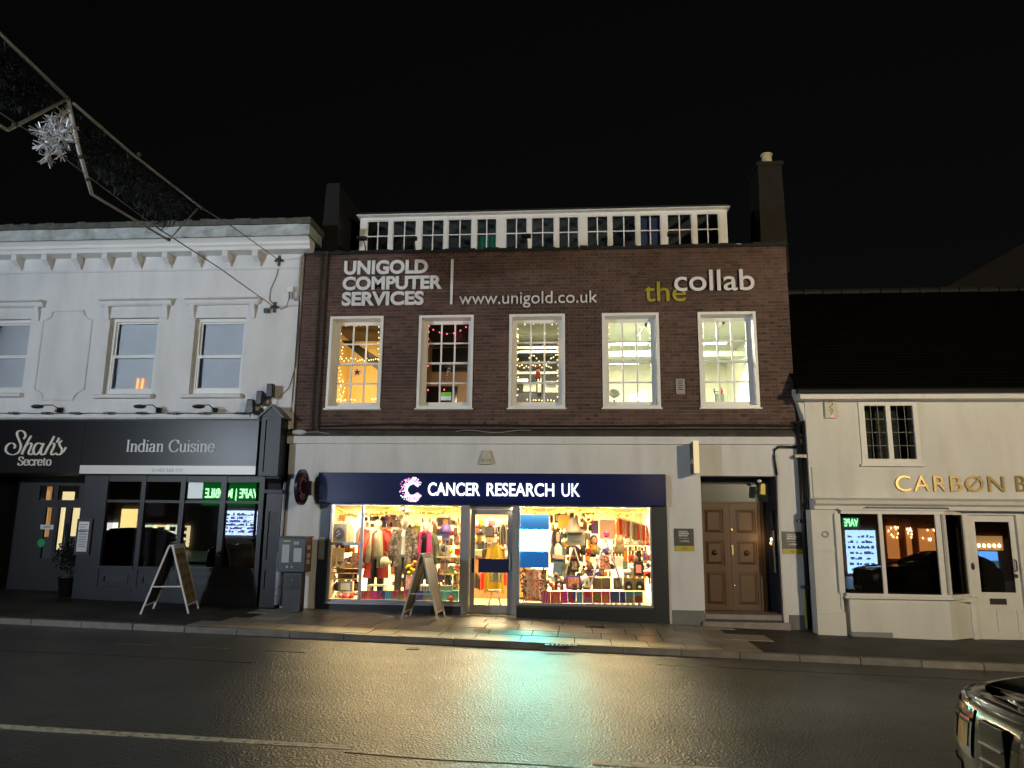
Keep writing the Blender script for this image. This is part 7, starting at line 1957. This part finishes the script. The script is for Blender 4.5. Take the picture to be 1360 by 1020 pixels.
# parking payment post
kx, kz0 = W(388, 813, -.62); kx += .0
t = thing('payment_machine', 'dark pay station on a post with two white notices by the shop pier', 'payment machine', (kx, -.62, gz(kx)))
h0, h1 = W(390, 759, -.62)[1], W(390, 714, -.62)[1]
MB().box(kx-.19, kx+.19, -.72, -.5, gz(kx), h0-.001).obj('post', mat('post_black', (.030, .030, .034), .4), t, bevel=.01)
MB().box(kx-.14, kx+.14, -.728, -.7205, gz(kx)+.42, h0-.06).obj('access_door', mat('door_black', (.02, .02, .024), .3), t)
MB().box(kx-.29, kx+.28, -.84, -.47, h0, h1).obj('head', mat('machine_navy', (.03, .04, .055), .35), t, bevel=.012)
MB().box(kx-.31, kx+.30, -.87, -.46, h1+.001, h1+.03).obj('hood', black_m, t)
for k, (a, c, q0, q1, M) in enumerate(((-.20, -.05, .28, .80, paper), (.04, .20, .30, .70, paper))):
    MB().box(kx+a, kx+c, -.846, -.841, h0+(h1-h0)*q0, h0+(h1-h0)*q1).obj('notice', mat('notice_grey2', (.42, .45, .5), .6), t)
MB().box(kx-.18, kx-.04, -.847, -.841, h1-.08, h1-.05).obj('label_strip', mat('label_lime', (.35, .45, .1), .5), t)
MB().box(kx+.03, kx+.14, -.847, -.841, h1-.13, h1-.07).obj('display', mat('lcd_grey', (.25, .33, .35), .3), t)
b = MB()
for dx in (-.08, .02): b.ell((kx+dx, -.845, h0+.10), .03, .012, .03, 10, 6)
b.obj('buttons', silverc, t)
b = MB()
for zz in (h0+.16, h0+.28, h0+.44): b.box(kx+.281, kx+.30, -.75, -.62, zz, zz+.08)
b.obj('side_slots', mat('slot_beige', (.55, .5, .38), .5), t)
MB().ell((kx, -.73, gz(kx)+.62), .02, .01, .02, 8, 6).obj('lock', silverc, t)

# ================================================================== STREET DECORATION OVERHEAD
e1 = Vector((A1[0], -.12, A1[1])); e1b = Vector((A2[0], -.12, A2[1]))
far_ = Vector((*[W(0, 45, -9.2)[0], -9.2], W(0, 45, -9.2)[1])); 
hd = Vector((far_.x - e1.x, far_.y - e1.y, 0)); pn = hd.cross(Vector((0, 0, 1))).normalized()
def P(px, py):
    d = ray(px, py); s_ = (e1 - CAM).dot(pn) / d.dot(pn); return CAM + d*s_
fa, fb, fc = P(-60, -2), P(90, 131), P(268, 276)
fr = thing('street_light_frame', 'pale metal zigzag frame of the Christmas decoration strung high over the street', 'street decoration', tuple(fb))
pale = mat('frame_pale', (.34, .33, .30), .4, metal=.3); 
MB().tube([fa, P(0, 45), fb], .022, 8).obj('top_rail', pale, fr, smooth=True)
MB().tube([fb+(fc-fb)*.03, P(176, 205), fc], .019, 8).obj('top_rail', pale, fr, smooth=True)
MB().tube([fb, P(105, 200), P(122, 258)], .024, 8).obj('drop_rail', mat('frame_white', (.5, .5, .48), .4), fr, smooth=True)
MB().tube([P(122, 258), P(224, 319)], .017, 8).obj('bottom_rail', pale, fr, smooth=True)
MB().tube([P(224, 319), P(262, 277)], .014, 8).obj('end_rail', pale, fr, smooth=True)
MB().tube([fb, P(50, 152), P(10, 173), P(-25, 152)], .020, 8).obj('far_rail', mat('frame_dim', (.30, .28, .24), .5), fr, smooth=True)
for px, py in ((90, 131), (107, 208), (116, 238), (185, 205), (268, 276), (224, 318), (20, 166)): 
    q = P(px, py); MB().ell(tuple(q), .032, .032, .032, 8, 6).obj('joint', dark_m, fr)
b = MB(); b.tube([fc, P(310, 302), e1], .010, 5); b.tube([P(205, 300), P(290, 355), e1b], .010, 5); b.tube([P(0, 150), P(50, 182), P(105, 225), P(205, 300)], .006, 5)
tag(b.obj('span_cable', mat('cable_grey', (.12, .12, .12), .5)), 'thin span cables carrying the overhead frame to the white wall', 'cable')
fir = mat('fir_needles', (.0015, .004, .0025), .8, rnd_obj=.4)
def hanging_fir(quad_px, n, lab):
    b = MB(); (a0, a1), (c0, c1) = quad_px
    for k in range(n):
        u = rnd.random(); v = rnd.random()**1.3
        top = Vector(a0).lerp(Vector(a1), u); bot = Vector(c0).lerp(Vector(c1), u)
        q = top.lerp(bot, v); p = P(q.x, q.y) + fsgn*rnd.uniform(.05, .3)
        d = Vector((rnd.gauss(0, 1), rnd.gauss(0, 1), rnd.gauss(0, 1)-.3)).normalized()*rnd.uniform(.08, .16)
        w = d.cross(Vector((.3, .2, 1))).normalized()*.014
        b.quad(p-w, p+w, p+d+w*.3, p+d-w*.3)
    tag(b.obj('fir_garland', fir), lab, 'garland', kind='thing')
fsgn = pn if pn.dot(P(170, 200)-CAM) > 0 else -pn
hanging_fir((((98, 148), (262, 275)), ((118, 205), (232, 300))), 1900, 'dark green fir garland filling the near bay of the overhead frame')
hanging_fir((((-50, 5), (84, 130)), ((-30, 140), (60, 140))), 1500, 'dark green fir garland in the far bay of the overhead frame')
# snowflake
sc_ = P(74, 181); sf_ = thing('snowflake_light', 'unlit silver-white bristly snowflake hanging from the overhead frame', 'snowflake', tuple(sc_))
rt = hd.normalized(); rt = (AR*.93 + rt*.2).normalized(); upv = Vector((0, 0, 1))
R_ = (P(74, 146) - sc_).length
silv = mat('frosted_silver', (.62, .62, .64), .4, metal=.2, rnd_obj=.2)
for k in range(8):
    a = PI/8 + k*PI/4 + .08; L_ = R_*(1.08 if k % 2 else .95)
    dirv = rt*math.cos(a)*.82 + upv*math.sin(a)
    b = MB(); b.tube([sc_, sc_+dirv*L_], .016, 5)
    for q in range(40):
        f = .12 + .88*q/40; p = sc_ + dirv*L_*f
        d = (dirv*.5 + Vector((rnd.gauss(0, 1), rnd.gauss(0, 1), rnd.gauss(0, 1)))*.62).normalized()*rnd.uniform(.09, .15)*(1.15-.4*f)
        b.tube([p, p+d], .007, 3)
    b.obj('arm', silv, sf_)

# ================================================================== CARS PARKED ON THE CAMERA'S SIDE
paint = mat('black_car_paint', (.004, .004, .0045), .22, coat=.35, spec=.4)
cglass = mat('car_glass', (.012, .014, .016), .06, spec=.8)
chrome = mat('chrome', (.75, .75, .75), .08, metal=1)
rub = mat('tyre_rubber', (.015, .015, .015), .8)
rimm = mat('alloy_rim', (.38, .38, .40), .3, metal=.8)
def ring(x, hw, zb, zt, n=28, e=.36, shift=0):
    zm, h = (zb+zt)/2, (zt-zb)/2; o = []
    for k in range(n):
        a = 2*PI*k/n; c, s_ = math.cos(a), math.sin(a)
        o.append((x, hw*math.copysign(abs(c)**e, c), zm + h*math.copysign(abs(s_)**.62, s_)))
    return o
def loft(rings, close=True):
    b = MB(); n = len(rings[0])
    for r_ in rings: b.v += r_
    for i in range(len(rings)-1):
        for k in range(n): b.f.append((i*n+k, (i+1)*n+k, (i+1)*n+(k+1) % n, i*n+(k+1) % n)); b.mi.append(0)
    if close:
        b.f.append(tuple(range(n))); b.f.append(tuple(range((len(rings)-1)*n+n-1, (len(rings)-1)*n-1, -1))); b.mi += [0, 0]
    return b
PLAN = [(.0, .0), (.0, .2), (.012, .40), (.045, .57), (.105, .71), (.20, .81), (.34, .87), (.55, .905), (.9, .925), (1.5, .93), (2.2, .93), (2.9, .93), (3.6, .93), (4.0, .915), (4.25, .87), (4.40, .78), (4.47, .6), (4.5, .3), (4.5, .0)]
LEV = [(0, .05), (.15, .012), (.35, .0), (.52, .004), (.66, .014), (.78, .026), (.88, .045), (.945, .075), (.98, .12), (1.0, .18)]
def car_pt(i, t_, off=0.0):                 # i along the outline, t_ from sill (0) to shoulder (1)
    a = int(math.floor(i)); q = i - a; a2 = min(a+1, len(PLAN)-1)
    x = PLAN[a][0]*(1-q)+PLAN[a2][0]*q; y = PLAN[a][1]*(1-q)+PLAN[a2][1]*q
    for k in range(len(LEV)-1):
        if LEV[k][0] <= t_ <= LEV[k+1][0]:
            w = (t_-LEV[k][0])/(LEV[k+1][0]-LEV[k][0]); ins = LEV[k][1]*(1-w)+LEV[k+1][1]*w
    ins -= off
    cx, cy = 2.25, 0.0
    fx = 1 - ins/2.25 * (1 if x < 1 or x > 3.6 else .3); fy = 1 - ins/.93*(1 if y > .05 else 0)
    zt = .955 + .15*min(1, max(0, x)/1.35) - (.06 if x > 4.2 else 0)
    return (cx+(x-cx)*fx, y*fy, .20 + (zt-.20)*t_)
def make_car(lab, x, y):
    t = thing('parked_car', lab, 'car', (0, 0, 0), 'cars parked on the near side')
    b = MB(); n = len(PLAN)
    for s_ in (1, -1):
        base = len(b.v)
        for tl, _ in LEV:
            for i in range(n):
                p = car_pt(i, tl); b.v.append((p[0], p[1]*s_, p[2]))
        for j in range(len(LEV)-1):
            for i in range(n-1):
                q = (base+j*n+i, base+j*n+i+1, base+(j+1)*n+i+1, base+(j+1)*n+i)
                b.f.append(q if s_ < 0 else q[::-1]); b.mi.append(0)
        if s_ == 1: topa = base+(len(LEV)-1)*n
        else: topb = base+(len(LEV)-1)*n
    mid = len(b.v)
    for i in range(n):
        p = b.v[topa+i]; b.v.append((p[0], 0, p[2]+.022*min(1, abs(p[1])/.5)))
    for i in range(n-1):
        b.f.append((topa+i, topa+i+1, mid+i+1, mid+i)); b.f.append((mid+i, mid+i+1, topb+i+1, topb+i)); b.mi += [0, 0]
    b.obj('body', paint, t, smooth=True)
    for s_ in (-1, 1):                      # shut line between bonnet and wing
        MB().tube([(car_pt(k, .99, -.10)[0], s_*car_pt(k, .99, -.10)[1], car_pt(k, 1.0)[2]+.002) for k in (3, 4, 5, 6, 7, 8, 9)], .004, 5).obj('bonnet_seam', black_p, t)
    gh = [(1.3, .70, 1.0, 1.12), (1.75, .74, 1.0, 1.34), (2.15, .76, 1.0, 1.48), (2.9, .76, 1.0, 1.52), (3.6, .74, 1.0, 1.48), (4.1, .70, 1.0, 1.32), (4.38, .66, 1.0, 1.06)]
    loft([ring(a, h, zb, zt, e=.5) for a, h, zb, zt in gh]).obj('greenhouse', cglass, t, smooth=True, sub=1)
    rf = [(2.05, .55, 1.40, 1.475), (2.3, .62, 1.42, 1.505), (2.9, .66, 1.45, 1.53), (3.6, .62, 1.42, 1.49), (3.95, .50, 1.36, 1.41)]
    loft([ring(a, h, zb, zt, e=.6) for a, h, zb, zt in rf]).obj('roof', paint, t, smooth=True, sub=1)
    for s_ in (-1, 1):
        def patch(i0, i1, t0, t1, off, nm, M, par, ni=9, nj=5, cut=0.0):
            b = MB()
            for jj in range(nj+1):
                for ii in range(ni+1):
                    i_ = i0+(i1-i0)*ii/ni; tt = t0+(t1-t0)*jj/nj
                    tt = tt - cut*(ii/ni)*(1-jj/nj) if cut < 0 else tt + cut*(ii/ni)*(1-jj/nj)
                    p = car_pt(i_, min(.97, tt), off); b.v.append((p[0], s_*p[1], p[2]))
            for jj in range(nj):
                for ii in range(ni):
                    a_ = jj*(ni+1)+ii; q = (a_, a_+1, a_+ni+2, a_+ni+1); b.f.append(q if s_ < 0 else q[::-1]); b.mi.append(0)
            return b.obj(nm, M, par, smooth=True)
        h = patch(1.4, 6.6, .47, .89, .012, 'headlight', mat('headlight_lens', (.22, .22, .23), .06, metal=.8, coat=.6, bump=.35, bs=14), t, cut=.22)
        patch(2.3, 7.0, .935, .955, .016, 'bright_strip', chrome, h, cut=0)
        patch(1.5, 6.2, .78, .81, .022, 'inner_strip', chrome, h, cut=.05)
        patch(2.4, 6.3, .10, .38, .010, 'bumper_vent', black_p, t, cut=.05)
        for ia, ib in ((1.6, 2.5), (2.75, 3.9), (4.2, 5.6)): patch(ia, ib, .56, .76, .017, 'lamp_cell', chrome if ia > 2 else mat('lamp_amber', (.5, .3, .12), .15, metal=.6), h, ni=4, nj=3)
        for wx in (.86, 3.55):
            w = thing('wheel', None, None, (0, 0, 0)); w.parent = t
            ty = MB(); n = 28; prof = [(.22, -.10), (.30, -.11), (.335, -.08), (.34, 0), (.335, .08), (.30, .11), (.22, .10)]
            for r_, yy in prof:
                for k in range(n): ty.v.append((wx + r_*math.cos(2*PI*k/n), s_*.83+yy, .34 + r_*math.sin(2*PI*k/n)))
            for i in range(len(prof)-1):
                for k in range(n): ty.f.append((i*n+k, i*n+(k+1) % n, (i+1)*n+(k+1) % n, (i+1)*n+k)); ty.mi.append(0)
            ty.obj('tyre', rub, w, smooth=True)
            rm = MB(); yo = s_*.90
            for k in range(5):
                a = 2*PI*k/5+.3
                for da in (-.13, .13):
                    c0 = (wx+.05*math.cos(a), yo, .34+.05*math.sin(a)); c1 = (wx+.225*math.cos(a+da), yo+s_*.012, .34+.225*math.sin(a+da)); rm.tube([c0, c1], .018, 6)
            rm.tube([(wx+.225*math.cos(2*PI*k/24), yo, .34+.225*math.sin(2*PI*k/24)) for k in range(25)], .014, 6)
            rm.ell((wx, yo, .34), .05, .03, .05, 12, 6); rm.obj('rim', rimm, w)
            ar = MB(); ar.tube([(wx+.40*math.cos(q*PI/12), s_*.925, .34+.40*math.sin(q*PI/12)) for q in range(13)], .022, 6); ar.obj('wheel_arch', black_p, t)
        MB().ell((1.75, s_*1.02, 1.05), .06, .10, .07, 12, 8).obj('wing_mirror', paint, t, smooth=True, )
    MB().box(-.006, .06, -.14, .14, .43, .84).obj('grille_mesh', black_p, t, bevel=.004)
    b = MB()
    for k in range(3): b.box(-.022, -.0065, -.13, .13, .50+.10*k, .514+.10*k)
    b.obj('grille', chrome, t)
    MB().box(-.02, .0, -.26, .26, .335, .425).obj('number_plate', mat('plate_white', (.7, .7, .68), .4), t)
    t.location = (x, y, gz(x)-.1)
    return t
car = make_car('black car whose bonnet and headlight enter at the lower right', 2.66, -10.22)
c2 = copy_tree(car, (8.9, -10.35, gz(8.9)-.16), label='black car parked behind the first, seen mirrored in the bay window')
c3 = copy_tree(car, (-18.7, -10.6, gz(-14)-.25), label='dark car mirrored in the left panes of the restaurant window')
c4 = copy_tree(car, (-12.9, -10.7, gz(-9)-.22), label='dark car mirrored in the right pane of the restaurant window')

# ================================================================== OTHER SIDE OF THE STREET (seen as reflections)
OY = -19.6
def opp(px, py): x, z = W(px, py, -OY); return x, z
def block(x0, x1, h, M, lab, name='opposite_building'):
    t = thing(name, lab, 'building', ((x0+x1)/2, OY-3, gz((x0+x1)/2)))
    MB().box(x0, x1, OY-6, OY, gz(x0)-.5, h).obj('wall', M, t)
    b = MB(); b.prism_x([(OY+.3, h), (OY-3, h+2.2), (OY-6.3, h)], x0, x1); b.obj('roof', tile, t)
    x = x0+.9
    while x < x1-1.5:
        w = MB().box(x, x+1.0, OY+.001, OY+.03, 4.7, 6.3).obj('window', mat('opp_window', (.03, .03, .035), .15), t)
        MB().wall(x-.07, x+1.07, 4.63, 6.37, OY+.03, OY+.06, [(x, x+1.0, 4.7, 6.3)]).obj('frame', white_paint, w); x += 2.6
    return t
dkb = mat('opp_render', (.16, .15, .14), .9, var=.2); dkb2 = mat('opp_brick', (.25, .10, .05), .9, var=.2)
o1 = block(-32, -14.3, 8.2, dkb, 'dark rendered terrace across the street, seen only in reflections')
o2 = block(-14.2, 10.6, 7.6, mat('opp_dark', (.05, .045, .04), .9), 'plain dark terrace directly across the street')
o3 = block(10.7, 32, 8.6, dkb2, 'orange brick terrace across the street, seen only in reflections')
def lit(name, lab, cat, a, c, t_, d_, col, es, sub=None, depth=.05):
    x0, z1 = opp(a, t_); x1, z0 = opp(c, d_)
    t = thing(name, lab, cat, ((x0+x1)/2, OY, z0))
    MB().box(x0, x1, OY+.065, OY+.065+depth, z0, z1).obj('lit_face', mat('lit_%s_%d' % (name, int(a)), col, .5, emit=col, es=es*10.0), t)
    return t, x0, x1, z0, z1
t, x0, x1, z0, z1 = lit('vape_sign', 'green lit fascia sign reading VAPE MOBILE across the street', 'sign', 272, 348, 641, 672, (.002, .09, .012), .8)
lettering('VAPE | MOBILE', -x1, -x0, z0+.22*(z1-z0), z1-.25*(z1-z0), 0, lit_w, t, .03) if False else None
vs, fs = text_mesh('VAPE | MOBILE', .03)
mnx = min(v[0] for v in vs); mxx = max(v[0] for v in vs); mny = min(v[1] for v in vs); mxy = max(v[1] for v in vs)
b = MB(); b.add([((x1-.15) - (x1-x0-.3)*(v[0]-mnx)/(mxx-mnx), OY+.15+v[2]*.3, z0+.2*(z1-z0)+(z1-z0)*.55*(v[1]-mny)/(mxy-mny)) for v in vs], fs)
b.obj('sign_words', mat('lit_green_letter', (.6, 1, .6), .4, emit=(.45, 1, .5), es=14.0), t)
t, x0, x1, z0, z1 = lit('shop_window', 'blue-white lit shop window full of small boxes below the green sign', 'shop window', 297, 341, 678, 711, (.55, .70, 1), 1.5)
b = MB(); rr = random.Random(5)
for k in range(80):
    xx = rr.uniform(x0+.05, x1-.2); zz = z0 + .12 + (z1-z0-.2)*rr.randrange(6)/6
    b.box(xx, xx+rr.uniform(.04, .14), OY+.12, OY+.17, zz, zz+rr.uniform(.05, .13))
b.obj('stock', mat('stock_dark', (.08, .10, .25), .6, emit=(.10, .16, .5), es=4, noemis=True), t)['kind'] = 'stuff'
b = MB()
for k in range(60):
    xx = rr.uniform(x0+.05, x1-.2); zz = z0 + .05 + (z1-z0-.2)*rr.randrange(12)/12
    b.box(xx, xx+rr.uniform(.05, .2), OY+.12, OY+.15, zz, zz+.02, rr.randrange(3))
b.obj('shelf_tickets', [mat('ticket_cyan', (.1, .4, .5), .6, emit=(.1, .5, .7), es=4, noemis=True), mat('ticket_pink', (.5, .1, .2), .6), mat('ticket_lime', (.3, .5, .1), .6, emit=(.4, .8, .1), es=3, noemis=True)], t)['kind'] = 'stuff'
lit('light_box', 'plain white lit sign box across the street', 'light box', 251, 270, 641, 662, (.5, .6, .62), 1.0)
for k, (a, c, t_, d_) in enumerate(((192, 206, 697, 730), (208, 222, 697, 730), (224, 237, 697, 728), (239, 252, 698, 726))):
    t, x0, x1, z0, z1 = lit('poster_case', ('first', 'second', 'third', 'fourth')[k] + ' lit property poster case of the opposite agency from the left', 'poster case', a, c, t_, d_, (.95, .78, .42) if k % 2 else (.75, .85, .62), .8)
    b = MB()
    for q in range(3): b.box(x0+.15, x1-.15, OY+.12, OY+.14, z0+.12+q*(z1-z0)/3.2, z0+.12+(q+.6)*(z1-z0)/3.2)
    b.obj('poster', mat('poster_mid', (.30, .40, .28), .6), t)
lit('shop_window', 'small white lit window at the far left across the street', 'shop window', 141, 157, 694, 706, (.8, .8, .75), 1.2)
lit('shop_window', 'yellow lit upper window of the opposite agency', 'shop window', 164, 182, 676, 704, (1, .74, .26), .9)
x0, z1 = opp(193, 668); x1, z0 = opp(250, 695)
tag(MB().box(x0, x1, OY+.07, OY+.5, z0, z1).obj('awning', mat('maroon_awning', (.12, .04, .05), .8, emit=(.05, .02, .025), es=.25)), 'dim maroon awning over the opposite agency posters', 'awning')
# bay and door reflections, on the right; the second vape shop is added
def opp2(px, py): x, z = W(px, py, -OY+2*BYF); return x, z
W_old = W
opp = opp2
t, x0, x1, z0, z1 = lit('shop_window', 'bright blue-white lit shop window added for the bay reflection on the right', 'shop window', 1122, 1166, 704, 762, (.40, .66, 1), 1.5)
b = MB()
for k in range(90):
    xx = rr.uniform(x0+.05, x1-.2); zz = z0 + .12 + (z1-z0-.2)*rr.randrange(7)/7
    b.box(xx, xx+rr.uniform(.04, .14), OY+.12, OY+.17, zz, zz+rr.uniform(.05, .13))
b.obj('stock', MATS['stock_dark'], t)['kind'] = 'stuff'
t, x0, x1, z0, z1 = lit('vape_sign', 'smaller green lit sign reading VAPE added for the bay reflection on the right', 'sign', 1118, 1141, 687, 701, (.002, .10, .04), .8)
vs, fs = text_mesh('VAPE', .03)
mnx = min(v[0] for v in vs); mxx = max(v[0] for v in vs); mny = min(v[1] for v in vs); mxy = max(v[1] for v in vs)
b = MB(); b.add([((x1-.05) - (x1-x0-.1)*(v[0]-mnx)/(mxx-mnx), OY+.15+v[2]*.3, z0+.12*(z1-z0)+(z1-z0)*.76*(v[1]-mny)/(mxy-mny)) for v in vs], fs)
b.obj('sign_words', MATS['lit_green_letter'], t)
for k, (a, c) in enumerate(((1176, 1195), (1202, 1212), (1219, 1246))):
    t, x0, x1, z0, z1 = lit('lit_wall_bay', ('left', 'middle', 'right')[k] + ' one of three orange-lit brick bays across the street', 'lit wall', a, c, 698+2*k, 742, (.42, .15, .035), 1.0)
    b = MB()
    for q in range(10): b.ell((rr.uniform(x0, x1), OY+.2, z1-rr.uniform(.05, .5)), .035, .03, .05, 6, 4)
    b.obj('festoon_bulbs', mat('festoon', (1, .8, .5), .4, emit=(1, .75, .4), es=40, noemis=True), t)['kind'] = 'stuff'
t, x0, x1, z0, z1 = lit('poster_screen', 'blue and white lit poster screen across the street on the right', 'screen', 1310, 1341, 733, 766, (.10, .33, .85), 1.2)
MB().box(x0, x1, OY+.12, OY+.13, z0+.35*(z1-z0), z0+.62*(z1-z0)).obj('poster_band', mat('poster_white', (.5, .7, .8), .5, emit=(.35, .6, .75), es=1), t)
t, x0, x1, z0, z1 = lit('lit_wall_bay', 'cream lit wall with hanging bulbs behind the poster screen across the street', 'lit wall', 1303, 1346, 712, 732, (.5, .28, .10), .6)
b = MB()
for q in range(5): b.ell((x0+.2+(x1-x0-.4)*q/4, OY+.2, z0+.2), .07, .05, .09, 8, 6)
b.obj('festoon_bulbs', MATS['festoon'], t)['kind'] = 'stuff'
# the two street lamps
def street_lamp(loc, lab, col, power, aim, w_=.45):
    x, y, z = loc
    t = thing('street_lamp', lab, 'street lamp', (x, y, gz(x)), 'street lamps behind the camera')
    b = MB(); b.tube([(x, y-.6, gz(x)), (x, y-.6, 1.2), (x, y-.6, z)], [.09, .07, .045], 12); b.obj('column', dark_m, t, smooth=True)
    b = MB(); b.tube([(x, y-.6, z), (x, y-.3, z+.12), (x, y-.08, z+.12)], .035, 8); b.obj('arm', dark_m, t, smooth=True)
    MB().box(x-w_-.04, x+w_+.04, y-.25, y-.02, z-.08, z+.24).obj('lamp_head', dark_m, t, bevel=.02)
    MB().box(x-w_, x+w_, y-.019, y-.010, z-.05, z+.21).obj('lens', mat('lens_%d' % int(power), col, .3, emit=col, es=8, noemis=True), t)
    lamp('AREA', 'street_light', (x, y+.02, z+.08), power, col, 2*w_, aim=aim, spread=110, parent=t, sizey=.3)
street_lamp(LAMP_A, 'cool white street lamp behind the camera, left', COLOR_A, POWER_A, (-6.0, 0, 10.5), .6)
street_lamp(LAMP_B, 'warm street lamp behind the camera, right', COLOR_B, POWER_B, (5.5, 0, 8.0), .35)

def wall_lantern(px, py, lab, col, power, size):
    x, z = W_old(px, py, -OY)
    t = thing('wall_lantern', lab, 'wall lamp', (x, OY, z))
    MB().box(x-size*.6, x+size*.6, OY+.001, OY+.10, z-.08, z+.12).obj('housing', dark_m, t)
    MB().box(x-size*.5, x+size*.5, OY+.101, OY+.115, z-.06, z+.10).obj('lens', mat('lantern_%d' % int(px), col, .3, emit=col, es=60, noemis=False), t)
wall_lantern(452, 661, 'wide cool white wall lamp on the opposite terrace', (.55, .72, 1), 0, 1.1)
wall_lantern(868, 641, 'warm wall lamp on the opposite terrace', (1, .75, .4), 0, .5)
